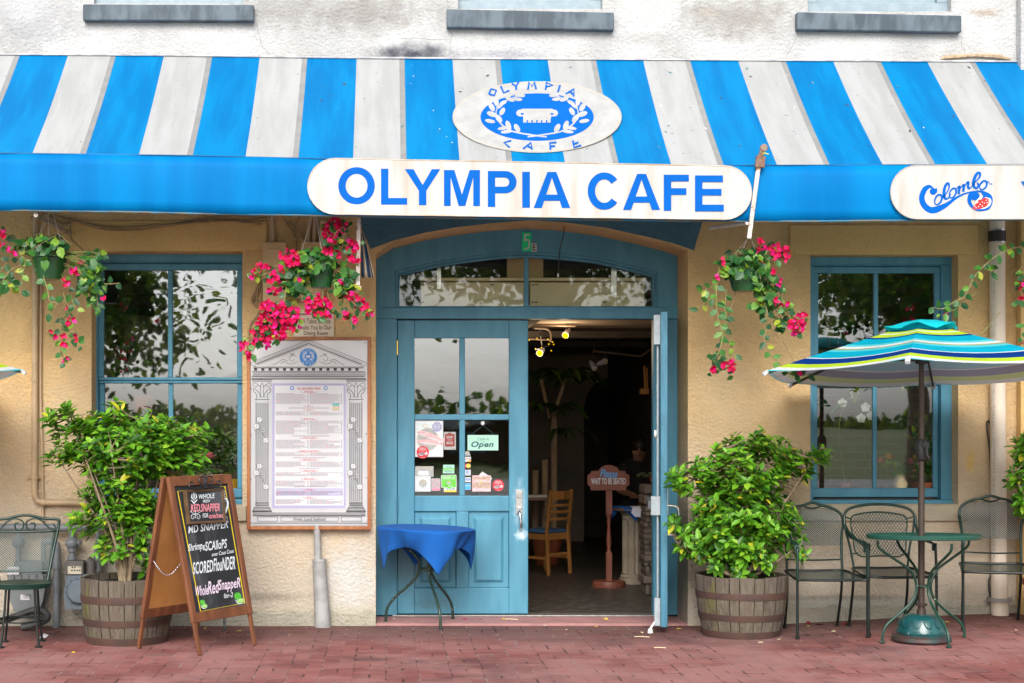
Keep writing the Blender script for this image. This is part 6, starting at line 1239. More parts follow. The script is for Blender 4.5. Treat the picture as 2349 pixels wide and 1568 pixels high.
def make_umbrella(label, x, y, z0, rot, tilt):
    t = thing('patio_umbrella', label, 'umbrella', (x, y, z0), 0, 'striped patio umbrellas')
    BRZ = M('bronze_pole', (.055,.04,.032), (.075,.055,.045), 4, .4, metal=.3); RH, ZA, ZR = 1.135, 2.23, 1.87
    mt = Matrix.Translation((0,0,2.0)) @ Matrix.Rotation(R(tilt), 4, 'X') @ Matrix.Translation((0,0,-2.0))
    cp = lambda a, s: mt @ Vector((RH*s*math.cos(a), RH*s*math.sin(a), ZA-(ZA-ZR)*s))
    g = G(); keys = 'tqnlwco'
    for k in range(6):
        a0, a1 = rot+k*math.pi/3, rot+(k+1)*math.pi/3; m = 6
        for key, s0, s1 in BANDS:
            g.mi = keys.index(key); vs = []
            for s in (s0, s1):
                for i in range(m+1):
                    u = i/m; p = cp(a0,s)*(1-u)+cp(a1,s)*u; sagf = 4*u*(1-u); p = p+Vector((0,0,-.035*sagf*s+.012*sagf*(s > .97))); vs.append(p)
            g.add(vs, [(i, i+1, m+1+i+1, m+1+i) for i in range(m)])
    g.build('canopy', [UM[k] for k in keys], t, local=True)
    g = G(); vs = [mt @ Vector((0,0,ZA+.016))]; m = 36
    for s in (.45, .8, 1):
        for i in range(m): a = rot+2*math.pi*i/m; q = (a-rot) % (math.pi/3)-math.pi/6; r = .25*s*math.cos(math.pi/6)/math.cos(q)*1.08; vs.append(mt @ Vector((r*math.cos(a), r*math.sin(a), ZA+.016-.025*s-.04*s*s+(.03*(abs(q)/.52-.5) if s == 1 else 0)+.008*math.sin(5*a)*s)))
    g.add(vs, [(0, 1+i, 1+(i+1) % m) for i in range(m)]+[(1+j*m+i, 1+(j+1)*m+i, 1+(j+1)*m+(i+1) % m, 1+j*m+(i+1) % m) for j in (0,1) for i in range(m)]); g.build('vent_flap', M('vent_flap_turquoise', UC['t'], tuple(v*1.15 for v in UC['t']), 5, .8, spec=.15, transl=.3), t, smooth=60, local=True)
    for k in range(6):
        a = rot+k*math.pi/3; dn = Vector((0,0,-.018)); g = G(); g.bar(cp(a,.04)+dn, cp(a,.985)+dn, .012, .016); g.build('rib', BRZ, t, local=True)
        g = G(); g.tube([mt @ Vector((.03*math.cos(a), .03*math.sin(a), 1.955)), cp(a,.55)+dn], .006, 6); g.build('strut', BRZ, t, local=True)
        g = G(); e = cp(a,.985); g.bar(e+Vector((0,0,-.005)), e+Vector((.03*math.cos(a), .03*math.sin(a), -.03)), .03, .022); g.build('rib_pocket', UM['w'], t, local=True)
    g = G().tube([(0,0,.16),(0,0,1.08)], .022, 14).tube([(0,0,1.07),(0,0,2.2)], .018, 14); g.tube([(0,0,1.06),(0,0,1.085)], .025, 14); g.build('pole', BRZ, t, smooth=50, local=True)
    G().lathe([(.02,1.93),(.042,1.935),(.045,1.965),(.03,1.99),(.02,2.0)], n=14).build('hub', BLACK, t, smooth=50, local=True)
    ch = G().lathe([(.019,1.255),(.034,1.265),(.040,1.30),(.043,1.36),(.034,1.395),(.019,1.41)], n=14); ch.tube([(0.01,-.03,1.365),(.012,-.055,1.365)], .026, 12); ch.bar((.012,-.058,1.365),(.022,-.06,1.285), .016, .012, (0,1,0)); ch.tube([(.022,-.055,1.283),(.022,-.085,1.283)], .009, 8); ch.build('crank', BLACK, t, smooth=45, local=True)
    ub = thing('umbrella_base', 'domed blue green cast umbrella base under the patio table', 'umbrella base', (x, y, z0)) if tilt else None
    if ub:
        BS = M('blue_green_cast_iron', (.006,.065,.072), (.012,.095,.095), 5, .28, .1, 30, coat=.4); RB = M('worn_bronze_rim', (.06,.03,.025), (.03,.06,.06), 9, .5)
        prof = [(.165,.045),(.172,.07),(.158,.095),(.15,.12),(.135,.155),(.11,.178),(.08,.187),(.04,.19)]
        g = G().lathe(prof, n=40)
        for k in range(12):
            a = 2*math.pi*k/12; e = Vector((math.cos(a), math.sin(a), 0)); s_ = Vector((-math.sin(a), math.cos(a), 0)); ring = []
            for i in range(9): b_ = math.pi*i/8; zz = .155-.05*math.sin(b_); rr_ = .1365+(.155-zz)*.42; ring.append(e*(rr_+.003)+s_*.03*math.cos(b_)+Vector((0,0,zz)))
            g.tube(ring, .003, 5); g.tube([e*.167+s_*(.035*math.cos(b_))+Vector((0,0,.062+.02*math.sin(b_))) for b_ in [math.pi*i/6 for i in range(7)]], .003, 5)
        g.build('dome', BS, ub, smooth=40, local=True)
        G().lathe([(.01,0),(.19,0),(.202,.012),(.198,.035),(.165,.05)], n=40, cap1=False).build('foot_rim', RB, ub, smooth=40, local=True)
        g = G().lathe([(.032,.188),(.03,.22),(.025,.222),(.025,.245),(.038,.247),(.04,.262),(.026,.266)], n=18); g.build('collar', BRZ, ub, smooth=40, local=True)
    return t
um = make_umbrella('turquoise striped umbrella open above the green patio table', 3.722, -1.05, tz, R(-113), -3.3)
u2 = dup(um, (-3.68, -1.05, .0), R(53), 'striped umbrella tip poking in from the left edge of the picture', 'striped patio umbrellas')
# ---------------------------------------------------------------- garden chairs
def mesh_mat(name, kx, kz, thr, horizontal=False):
    m, t, p, out = new_mat(name); n = N(t); ob = n.obj(); sp_ = n.n('SeparateXYZ'); n.link(ob, sp_.inputs[0])
    a = n.math('MULTIPLY', sp_.outputs[0], kx); b = n.math('MULTIPLY', sp_.outputs[1 if horizontal else 2], kz)
    tri = lambda v: n.math('ABSOLUTE', n.math('SUBTRACT', n.math('FRACT', v), .5))
    d = n.math('MINIMUM', tri(n.math('ADD', a, b)), tri(n.math('SUBTRACT', a, b)))
    p.inputs['Base Color'].default_value = (.012,.036,.033,1); p.inputs['Roughness'].default_value = .4
    tr = n.n('BsdfTransparent'); mx = n.n('MixShader'); n.link(n.math('LESS_THAN', d, thr), mx.inputs[0]); n.link(tr.outputs[0], mx.inputs[1]); n.link(p.outputs[0], mx.inputs[2]); n.link(mx.outputs[0], out.inputs[0]); return m
CHG = M('dark_green_chair_enamel', (.004,.026,.018), (.006,.034,.026), 5, .3); CHK = M('black_green_chair_legs', (.005,.008,.008), (.007,.016,.014), 5, .35)
MESH1 = mesh_mat('fine_wire_mesh', 55, 62, .17); MESHS = mesh_mat('seat_wire_mesh', 55, 60, .26, True); MESH2 = mesh_mat('coarse_wire_mesh', 42, 30, .11)
def chair_a(label, x, y, rz):
    t = thing('patio_chair', label, 'chair', (x, y, gz(x, y)), rz, 'green wire patio chairs'); T_ = lambda p, r, nm, m, **k: G().tube(p, r, 8, **k).build(nm, m, t, smooth=60, local=True)
    for s in (-1, 1):
        T_([(s*.25,-.28,0),(s*.25,-.275,.42)], .010, 'leg', CHK); T_([(s*.195,.30,0),(s*.20,.21,.25),(s*.205,.19,.44)], .010, 'leg', CHK, smooth=5)
        g = G().tube([(s*.25,-.275,.42),(s*.248,-.27,.60),(s*.246,-.25,.645),(s*.243,-.15,.665),(s*.235,.0,.70),(s*.228,.12,.735),(s*.222,.20,.79)], .010, 8, smooth=5); g.bar((s*.246,-.255,.61),(s*.246,-.245,.662),.034,.012,(0,1,0)); g.bar((s*.246,-.25,.662),(s*.241,-.12,.676),.034,.010); g.build('armrest', CHG, t, smooth=50, local=True)
        for q in ((s*.25,-.28),(s*.195,.30)): G().tube([(q[0],q[1],0),(q[0],q[1],.018)], .016, 10).build('foot', CHK, t, local=True)
    top = [(-.205,.19,.44),(-.205,.215,.62),(-.212,.225,.72),(-.225,.23,.79),(-.205,.245,.86),(-.13,.255,.905),(-.07,.258,.918),(0,.26,.938),(.07,.258,.918),(.13,.255,.905),(.205,.245,.86),(.225,.23,.79),(.212,.225,.72),(.205,.215,.62),(.205,.19,.44)]
    T_(top, .0105, 'back_frame', CHG, smooth=5)
    g = G(); g.tube([(-.205,.208,.52),(0,.20,.515),(.205,.208,.52)], .006, 6, smooth=4); g.tube([(-.07,.257,.914),(0,.257,.896),(.07,.257,.914)], .006, 6, smooth=4); g.build('back_rail', CHG, t, smooth=60, local=True)
    tp_, _ = spline([Vector(p) for p in top[1:-1]], 4, False, .01); half = [p for p in tp_ if p.z > .52]; m = 10; vs = []
    lef = [p for p in half if p.x <= 0 and p.z < .925]; lef = lef[::max(1, len(lef)//14)]
    for p in lef:
        z = min(p.z, .898)
        for i in range(m+1): u = -1+2*i/m; vs.append((p.x*u*-1*.985, p.y+.018*(1-u*u), max(.52, z+.0)))
    g = G().add(vs, [(r*(m+1)+i, r*(m+1)+i+1, (r+1)*(m+1)+i+1, (r+1)*(m+1)+i) for r in range(len(lef)-1) for i in range(m)]); g.build('mesh_back', MESH1, t, smooth=0, local=True)
    rim = [(-.25,-.27,.42),(-.20,-.285,.417),(0,-.288,.415),(.20,-.285,.417),(.25,-.27,.42),(.235,0,.43),(.205,.19,.44),(0,.195,.437),(-.205,.19,.44),(-.235,0,.43)]
    T_(rim, .010, 'seat_frame', CHK, closed=True, smooth=4)
    g = G(); k = 8; vs = []
    for j in range(k+1):
        v = j/k; hw = .245+(.20-.245)*v
        for i in range(k+1): u = -1+2*i/k; vs.append((hw*u, -.275+.465*v, .42+.02*v-.012*(1-u*u)*math.sin(math.pi*v)))
    g.add(vs, [(j*(k+1)+i, j*(k+1)+i+1, (j+1)*(k+1)+i+1, (j+1)*(k+1)+i) for j in range(k) for i in range(k)]); g.build('mesh_seat', MESHS, t, smooth=0, local=True)
    return t
chair_a('green wire chair with humped back beside the right barrel', 3.165, -.55, 0)
chair_a('green wire chair with humped back in front of the white downpipe', 4.43, -.55, R(-14))
def chair_b(label, x, y, rz):
    t = thing('patio_chair', label, 'chair', (x, y, gz(x, y)), rz, 'green wire patio chairs'); T_ = lambda p, r, nm, m, **k: G().tube(p, r, 8, **k).build(nm, m, t, smooth=60, local=True)
    for s in (-1, 1):
        T_([(s*.245,-.27,0),(s*.245,-.265,.42)], .010, 'leg', CHK); T_([(s*.205,.28,0),(s*.205,.20,.25),(s*.20,.18,.44)], .010, 'leg', CHK, smooth=5)
        g = G().tube([(s*.245,-.265,.42),(s*.243,-.255,.60),(s*.24,-.23,.645),(s*.238,-.1,.66),(s*.245,.04,.665),(s*.262,.14,.69),(s*.268,.19,.76)], .010, 8, smooth=5); g.bar((s*.24,-.24,.60),(s*.24,-.235,.655),.034,.012,(0,1,0)); g.build('armrest', CHG, t, smooth=50, local=True)
        for q in ((s*.245,-.27),(s*.205,.28)): G().tube([(q[0],q[1],0),(q[0],q[1],.018)], .016, 10).build('foot', CHK, t, local=True)
    T_([(-.268,.19,.76),(-.262,.21,.83),(-.22,.225,.875),(-.12,.235,.90),(0,.238,.908),(.12,.235,.90),(.22,.225,.875),(.262,.21,.83),(.268,.19,.76)], .0105, 'back_hoop', CHG, smooth=5)
    T_([(-.20,.18,.44),(-.225,.20,.60),(-.25,.205,.70),(-.262,.21,.80)], .009, 'upright', CHG, smooth=4); T_([(.20,.18,.44),(.225,.20,.60),(.25,.205,.70),(.262,.21,.80)], .009, 'upright', CHG, smooth=4)
    fr_ = [(-.17,.185,.535),(-.20,.21,.68),(-.21,.225,.80),(-.15,.235,.835),(0,.24,.85),(.15,.235,.835),(.21,.225,.80),(.20,.21,.68),(.17,.185,.535),(0,.18,.53)]
    T_(fr_, .006, 'back_frame', CHG, closed=True, smooth=4)
    vs = []; k = 10
    for z, hw in ((.535,.168),(.60,.185),(.68,.198),(.76,.206),(.80,.206),(.82,.19),(.835,.15),(.846,.08)):
        for i in range(k+1): u = -1+2*i/k; vs.append((hw*u, .185+(z-.535)*.17+.012*(1-u*u), z))
    G().add(vs, [(r*(k+1)+i, r*(k+1)+i+1, (r+1)*(k+1)+i+1, (r+1)*(k+1)+i) for r in range(7) for i in range(k)]).build('mesh_back', MESH2, t, smooth=0, local=True)
    T_([(-.245,-.265,.42),(0,-.275,.414),(.245,-.265,.42),(.24,0,.43),(.20,.18,.44),(0,.185,.437),(-.20,.18,.44),(-.24,0,.43)], .010, 'seat_frame', CHK, closed=True, smooth=4)
    g = G(); vs = []; k = 8
    for j in range(k+1):
        v = j/k; hw = .24+(.195-.24)*v
        for i in range(k+1): u = -1+2*i/k; vs.append((hw*u, -.26+.44*v, .42+.02*v-.012*(1-u*u)*math.sin(math.pi*v)))
    g.add(vs, [(j*(k+1)+i, j*(k+1)+i+1, (j+1)*(k+1)+i+1, (j+1)*(k+1)+i) for j in range(k) for i in range(k)]); g.build('mesh_seat', MESHS, t, smooth=0, local=True)
    for s in (-1, 1): T_([(s*.205,.22,.80),(s*.258,.21,.815)], .006, 'spreader', CHG); T_([(s*.172,.187,.545),(s*.215,.195,.545)], .006, 'spreader', CHG)
chair_b('green wire chair with double hoop back behind the patio table', 3.655, -.56, R(2))
def chair_c(label, x, y, rz):
    t = thing('patio_chair', label, 'chair', (x, y, 0), rz, 'green wire patio chairs'); T_ = lambda p, r, nm, m, **k: G().tube(p, r, 8, **k).build(nm, m, t, smooth=60, local=True)
    T_([(-.165,.12,.42),(-.20,.19,.62),(-.235,.235,.80),(-.24,.24,.848),(-.225,.243,.862),(-.13,.243,.868),(-.06,.243,.885),(0,.243,.893),(.06,.243,.885),(.13,.243,.868),(.225,.243,.862),(.24,.24,.848),(.235,.235,.80),(.20,.19,.62),(.165,.12,.42)], .0105, 'back_frame', CHG, smooth=5)
    for s in (-1, 1): T_([(s*.20,.243,.845-.02),(s*.215,.243,.80),(s*.17,.243,.80),(s*.12,.243,.85),(s*.06,.243,.868),(s*.01,.243,.84),(s*.02,.243,.795),(s*.06,.243,.79),(s*.07,.243,.83),(s*.04,.243,.838)], .006, 'scroll', CHG, smooth=6)
    g = G().tube([(-.225,.225,.78),(0,.23,.775),(.225,.225,.78)], .008, 6, smooth=4).tube([(-.19,.165,.50),(0,.17,.497),(.19,.165,.50)], .008, 6, smooth=4); g.tube([(-.205,.222,.77),(-.175,.168,.505)], .008, 6).tube([(.205,.222,.77),(.175,.168,.505)], .008, 6); g.build('back_rail', CHG, t, smooth=60, local=True)
    vs = []; k = 8
    for j in range(7):
        v = j/6
        for i in range(k+1): u = -1+2*i/k; vs.append(((.175+.03*v)*u, .168+.058*v+.012*(1-u*u), .50+.275*v))
    G().add(vs, [(r*(k+1)+i, r*(k+1)+i+1, (r+1)*(k+1)+i+1, (r+1)*(k+1)+i) for r in range(6) for i in range(k)]).build('mesh_back', MESH1, t, smooth=0, local=True)
    G().lathe([(.01,.418),(.18,.415),(.205,.405),(.208,.432),(.20,.438),(.17,.43),(.01,.42)], n=36).build('seat', CHG, t, smooth=40, local=True)
    for a in (50,130,230,310): e = Vector((math.cos(R(a)), math.sin(R(a)), 0)); T_([e*.15+Vector((0,0,.41)), e*.17+Vector((0,0,.2)), e*.20+Vector((0,0,.002))], .009, 'leg', CHK, smooth=4); G().tube([e*.20, e*.20+Vector((0,0,.012))], .026, 12).build('foot', CHK, t, local=True)
    T_([(.172*math.cos(a), .172*math.sin(a), .175) for a in [2*math.pi*i/28 for i in range(28)]], .007, 'leg_ring', CHK, closed=True); T_([(.15*math.cos(a), .15*math.sin(a), .17) for a in [2*math.pi*i/28 for i in range(28)]], .005, 'leg_ring', CHK, closed=True)
chair_c('green wire chair with scrolled top and round seat at the left edge', X(50,-1.0), -1.0, R(8))
g = G().tube([W(-60,1440,-.3),W(20,1420,-.3),W(80,1400,-.3),W(105,1407,-.3),W(108,1420,-.3),W(85,1432,-.3),W(50,1440,-.3)], .026, 10, smooth=6); single('rubber_hose', 'thick black hose coiled on the ground behind the scroll backed chair', 'hose', g, M('black_hose', (.02,.02,.022), (.05,.05,.05), 12, .6), smooth=60)
# ---------------------------------------------------------------- inside the cafe
ZF = .016
HS = M('reddish_brown_sign_wood', (.24,.07,.04), (.17,.05,.03), 5, .5, .1, 40)
yh = 2.6
hs_ = thing('host_sign', 'reddish wooden stand sign asking guests to wait to be seated', 'sign stand', (X(1398,yh), yh, ZF))
c_ = X(1398,yh); w_ = lambda px: X(px,yh)-c_
brd = [(1355,1117),(1356,1124),(1434,1124),(1435,1117),(1442,1112),(1442,1091),(1435,1088),(1433,1082),(1420,1082),(1415,1074),(1403,1068.5),(1390,1068.5),(1379,1074),(1374,1082),(1358,1082),(1356,1088),(1349,1091),(1349,1112)]
G().prism([(w_(x), Z(y,yh)-ZF) for x, y in brd][::-1], -.015, .015).build('sign_board', HS, hs_, local=True, bevel=.004)
g = G().box(-.028,.028,.016,.06,.68,Z(1110,yh)-ZF); g.box(-.026,.026,.016,.068,.06,.32); g.lathe([(.026,.32),(.016,.35),(.024,.40),(.022,.48),(.013,.56),(.02,.60),(.014,.63),(.026,.66),(.028,.68)], (0,.042,0), 14); g.build('post', HS, hs_, local=True, smooth=35)
G().lathe([(.01,0),(.155,0),(.158,.03),(.15,.055),(.04,.06),(.01,.06)], (0,.042,0), 32).build('base', HS, hs_, local=True, smooth=35)
A = Art(lambda px, py, l: Vector((w_(px), -.015-l, Z(py,yh)-ZF)), .0012); A.col(0).text('WAIT TO BE SEATED', 1355.5,1097,1435,1111.5, .025); A.col(1).text('Please', 1376,1076,1416,1095, .015, .3, 3); A.g.build('lettering', [PAPERW, M('sky_blue_lettering', (.05,.35,.75), rough=.5)], hs_, local=True)
CW = M('honey_wood_chair', (.42,.19,.055), (.34,.145,.04), 6, .4, stretch=(3,3,.7)); SEATB = M('blue_vinyl_seat', (.06,.15,.32), rough=.4)
def wood_chair(label, x, y, rz):
    t = thing('dining_chair', label, 'chair', (x, y, ZF), rz); b = lambda g, *a: g.bar(*a)
    for s in (-1, 1):
        G().bar((s*.19,.20,0),(s*.185,.17,.46), .04, .034, (0,1,0)).bar((s*.185,.17,.455),(s*.18,.235,.90), .04, .03, (0,1,0)).build('upright', CW, t, local=True, bevel=.006)
        G().bar((s*.19,-.19,0),(s*.185,-.18,.43), .036, .036, (0,1,0)).build('leg', CW, t, local=True, bevel=.005)
    for z, h in ((.84,.09),(.735,.03),(.665,.03),(.59,.03)): g = G(); yb2 = .175+.055*(z-.455)/.445; pts = [(-.18,yb2,z),(0,yb2+.03,z),(.18,yb2,z)]; g.bar(pts[0],pts[1],.016,h); g.bar(pts[1],pts[2],.016,h); g.build('back_slat', CW, t, local=True, bevel=.003)
    g = G().box(-.185,.185,.15,.17,.37,.44).box(-.185,.185,-.19,-.17,.37,.43).box(-.19,-.17,-.17,.15,.37,.43).box(.17,.19,-.17,.15,.37,.43).box(-.185,.185,.165,.18,.20,.23).box(-.19,-.175,-.17,.16,.16,.19).box(.175,.19,-.17,.16,.16,.19); g.build('seat_rail', CW, t, local=True, bevel=.003)
    G().box(-.20,.20,-.21,.145,.44,.475).build('seat_cushion', SEATB, t, local=True, bevel=.015)
wood_chair('honey wood ladder back chair just inside the doorway', X(1254,3.9), 3.9, R(222)); bpy.data.objects['dining_chair'].scale = (.86,.86,.95)
t_ = thing('dining_table', 'dark dining table with place settings behind the wooden chair', 'table', (X(1205,4.3), 4.3, ZF))
TW = M('dark_table_wood', (.16,.09,.05), rough=.4)
G().box(-.45,.25,-.1,.6,.72,.75).build('tabletop', TW, t_, local=True, bevel=.004); G().tube([(-.1,.25,0),(-.1,.25,.72)], .04, 12).build('pedestal', TW, t_, local=True)
single('folded_napkin', 'white folded napkin set at the edge of the dark dining table', 'napkin', G().box(X(1205,4.3)-.02, X(1205,4.3)+.22, 4.22, 4.38, ZF+.751, ZF+.775), PAPERW, bevel=.004)
yp = 2.95; xp = X(1450,yp)
t_ = thing('pedestal_table', 'small table standing on a fluted column pedestal by the stone pillar', 'table', (xp, yp, ZF)); STN = M('cast_stone', (.36,.30,.23), (.28,.23,.17), 7, .8, .2, 50)
g = G(); m = 60; vs = []; 
for z in (.10,.60):
    for i in range(m): a = 2*math.pi*i/m; r = .085+.008*math.cos(12*a); vs.append((r*math.cos(a), r*math.sin(a), z))
g.add(vs, [(i, (i+1) % m, m+(i+1) % m, m+i) for i in range(m)]); g.lathe([(.01,0),(.125,0),(.125,.045),(.11,.05),(.115,.07),(.10,.085),(.105,.1),(.01,.1)], n=28); g.lathe([(.01,.6),(.09,.6),(.10,.63),(.095,.65),(.115,.67),(.115,.70),(.01,.70)], n=28); g.build('column', STN, t_, local=True, smooth=30)
G().lathe([(.01,.70),(.20,.70),(.20,.72),(.01,.72)], n=28).build('tabletop', TW, t_, local=True)
g = cloth_mesh(xp, yp, ZF+.727, .20, .235, 0, R(45)); o = single('tablecloth', 'blue cloth with hanging points on the small pedestal table', 'tablecloth', g, CLOTHB, smooth=70)
g = G().add([(xp-.03,yp-.222,.75),(xp+.07,yp-.217,.75),(xp+.115,yp-.232,.66),(xp-.005,yp-.236,.66),(xp-.045,yp-.232,.70),(xp-.03,yp-.05,.754),(xp+.07,yp-.05,.754)], [(0,4,3,2,1),(5,0,1,6)]); o = single('napkin', 'pale napkin folded over the edge of the blue pedestal tablecloth', 'napkin', g, M('pale_lilac_linen', (.62,.62,.75), rough=.9)); o.modifiers.new('thickness', 'SOLIDIFY').thickness = .003
ys_ = 2.0
t_ = thing('stone_pillar', 'low stacked stone pillar behind the open door leaf', 'pillar', (X(1500,ys_), ys_, ZF)); g = G(); rs_ = random.Random(6); z = 0
while z < .96: h = rs_.uniform(.06,.11); g.box(-.095+rs_.uniform(-.012,.012), .2, -.1+rs_.uniform(-.012,.012), .2, z+.002, z+h); z += h
g.build('stacked_stones', STONE, t_, local=True, bevel=.012)
def strap_leaves(g, base, n, L0, L1, wd, r, up=.5, droop=.6):
    for _ in range(n):
        a = r.uniform(0, 6.28); L = r.uniform(L0, L1); d = Vector((math.cos(a), math.sin(a), 0)); pts = [base+d*(L*s*.8)+Vector((0,0,up*L*s-droop*L*s*s*1.1)) for s in (0,.2,.4,.6,.8,1)]; sd = Vector((-d.y, d.x, .2)); ws = [.25,.8,1,.85,.5,.02]; vs = []
        for p, w in zip(pts, ws): vs += [p-sd*wd*w*.5, p+Vector((0,0,-.1*wd)), p+sd*wd*w*.5]
        g.add(vs, [(3*i+k, 3*i+k+1, 3*i+k+4, 3*i+k+3) for i in range(5) for k in (0,1)])
t_ = thing('prayer_plant', 'striped leaf house plant standing on the low stone pillar', 'plant', (X(1500,ys_), ys_, 1.08)); g = G(); rp = random.Random(8); strap_leaves(g, W(1500,1100,ys_), 12, .14, .22, .075, rp, .9, .7); g.build('leaves', leaf_mat('grey_green_striped_leaf', [(0,(.10,.16,.06)),(1,(.24,.28,.13))], .2), t_); G().lathe([(.05,0),(.07,.06),(.06,.06),(.01,.05)], (X(1505,ys_),ys_,1.02), 16).build('pot', TC, t_)
yd = 4.9
t_ = thing('dracaena', 'tall dark dracaena with bare canes inside the doorway', 'plant', (X(1255,yd), yd, ZF)); g = G(); st = G(); rp = random.Random(15)
for px, top, bot in ((1271,950,1330),(1250,1055,1330),(1228,1080,1330)):
    q = W(px, top, yd+rp.uniform(-.1,.1)); st.tube([Vector((q.x, q.y, .3)), q], .035, 10, caps=True)
for px, py, n in ((1272,945,16),(1300,865,26),(1240,870,20),(1225,940,14),(1285,1000,8),(1330,880,14)): strap_leaves(g, W(px, py, yd+rp.uniform(-.25,.25)), n, .35, .62, .07, rp, .75, .8)
st.tube([W(1271,950,yd), W(1300,862,yd)], .02, 8).tube([W(1262,960,yd), W(1240,868,yd)], .02, 8); st.build('cane', M('pale_cane', (.42,.30,.2), (.34,.24,.15), 12, .8), t_); g.build('leaves', DLEAF, t_); G().lathe([(.12,0),(.17,.3),(.15,.3),(.01,.27)], (X(1255,yd),yd,ZF), 20).build('pot', TC, t_)
# track lights
LOCM = {}; EMY = M('lit_warm_bulb', (.0,.0,.0), spec=0, emit=((1,.58,.0), 1.1)); LOCM['spotm'] = M('pale_lilac_lamp_shade', (.55,.55,.72), rough=.4)
def spot(label, px, py, y, dirv, lit):
    c = W(px, py, y); d = Vector(dirv).normalized(); t = thing('spot_light', label, 'spot light', c, group='track spot lights'); z1 = 2.44 if y < 3 else 2.35
    G().tube([c-d*.13, c-d*.09, c], [.014,.026,.031], 16).build('lamp_shade', LOCM['spotm'], t, smooth=40)
    G().tube([c-d*.10, Vector((c.x, c.y, z1))-d*.10*0], .008, 6).build('stem', BLACK, t)
    G().tube([c, c+d*.003], .029, 16).build('bulb', EMY if lit else WHITEM, t)
    if lit:
        l = bpy.data.lights.new('spot', 'POINT'); lo = bpy.data.objects.new('bulb_glow', l); C.objects.link(lo); l.energy = 5; l.color = (1,.72,.42); l.shadow_soft_size = .03
        lo.parent = t; lo.location = d*.07
spot('lit yellow spot light nearest the top of the doorway', 1297, 770, 2.4, (-.35,-.8,-.5), True)
spot('lit yellow spot light beside the little fairy bulbs', 1238, 811, 2.8, (-.35,-.85,-.35), True)
spot('unlit pale spot light over the archway on the right', 1389, 829, 4.2, (.5,-.7,.2), False)
spot('unlit pale spot light turned down toward the archway', 1364, 846, 4.2, (.2,-.6,-.5), False)
g = G(); g.tube([W(1205,745,2.4), W(1320,748,2.4)], .012, 8); g.tube([W(1225,753,2.6),W(1255,756,2.6),W(1263,768,2.6),W(1263,785,2.6)], .008, 6, smooth=4); g.tube([W(1212,778,2.8), W(1262,780,2.8)], .008, 6); g.tube([W(1360,806,4.2),W(1470,818,4.2),W(1496,800,4.2)], .012, 8); single('lamp_track', 'dark ceiling track carrying the spot lights', 'light track', g, M('bronze_track', (.12,.085,.06), rough=.5))
g = G()
for x, y in ((1232,776.5),(1257,778.5),(1267.5,785),(1259,790),(1270,790.5),(1228,800.5),(1242,798),(1264.5,805),(1262,784),(1214,781)): g.ball(W(x, y, 2.75), .0055, 8, 5)
g.mi = 1; g.tube([W(1214,781,2.75),W(1232,778,2.75),W(1257,780,2.75),W(1267,787,2.75),W(1259,792,2.75),W(1242,800,2.75),W(1228,802,2.75)], .002, 4)
single('fairy_lights', 'string of tiny yellow fairy bulbs hung in the dark ceiling', 'fairy lights', g, [EMY, BLACK])
# air curtain box behind the transom
ybx = .62; t_ = thing('transom_box', 'long cream metal air box behind the transom glass', 'air box', (X(1225,ybx), ybx, Z(720,ybx)))
G().box(X(965,ybx),X(1203,ybx),ybx,ybx+.25,Z(716,ybx),Z(648,ybx)).build('cover', CREAM, t_, bevel=.006); G().box(X(1216,ybx),X(1479,ybx),ybx,ybx+.25,Z(716,ybx),Z(648,ybx)).build('cover', CREAM, t_, bevel=.006)
G().box(X(965,ybx),X(1482,ybx),ybx-.012,ybx+.25,Z(645,ybx),Z(638,ybx)).build('lip', CREAM, t_, bevel=.003)
g = G()
for x in (970,1129,1214+8,1230,1387,1470):
    for y in (654,694): g.box(X(x-3,ybx),X(x+3,ybx),ybx-.008,ybx-.0005,Z(y+1.2,ybx),Z(y-1.2,ybx))
g.build('latch', BLACK, t_); G().box(X(1401,ybx),X(1413,ybx),ybx-.03,ybx-.014,Z(678,ybx),Z(600,ybx)).build('hanger_strap', STEEL, t_); G().box(X(1002,ybx),X(1011,ybx),ybx-.03,ybx-.014,Z(664,ybx),Z(612,ybx)).build('hanger_strap', STEEL, t_)
single('mounting_board', 'tan boards screwed behind the middle bar of the transom', 'board', G().box(X(1164,ybx),X(1247,ybx),ybx+.03,ybx+.06,Z(637,ybx),Z(575,ybx)), M('tan_board', (.55,.38,.18), (.48,.33,.16), 5, .6))
single('wall_notice', 'narrow pale upright panel on the dark back of the dining room', 'panel', G().box(X(1421,7.6),X(1433,7.6),7.6,7.62,Z(1051,7.6),Z(1001,7.6)), M('pale_notice', (.7,.55,.45), rough=.8))
single('wall_vent', 'dark slotted vent high on the back wall above the arch', 'vent', G().box(X(1415,7.97),X(1448,7.97),7.97,7.995,Z(860,7.97),Z(850,7.97)), BLACK)
t_ = thing('wall_sconce', 'amber hanging lamp in the shadow behind the open door leaf', 'lamp', W(1480,900,4.0)); g = G().bar(W(1478,840,4.0), W(1480,895,4.0), .012, .02); g.bar(W(1484,845,4.0), W(1485,893,4.0), .01, .012); g.build('hanging_slat', CW, t_); G().box(X(1468,4),X(1487,4),3.95,4.05,Z(905,4),Z(892,4)).build('lamp_block', CW, t_, bevel=.004)
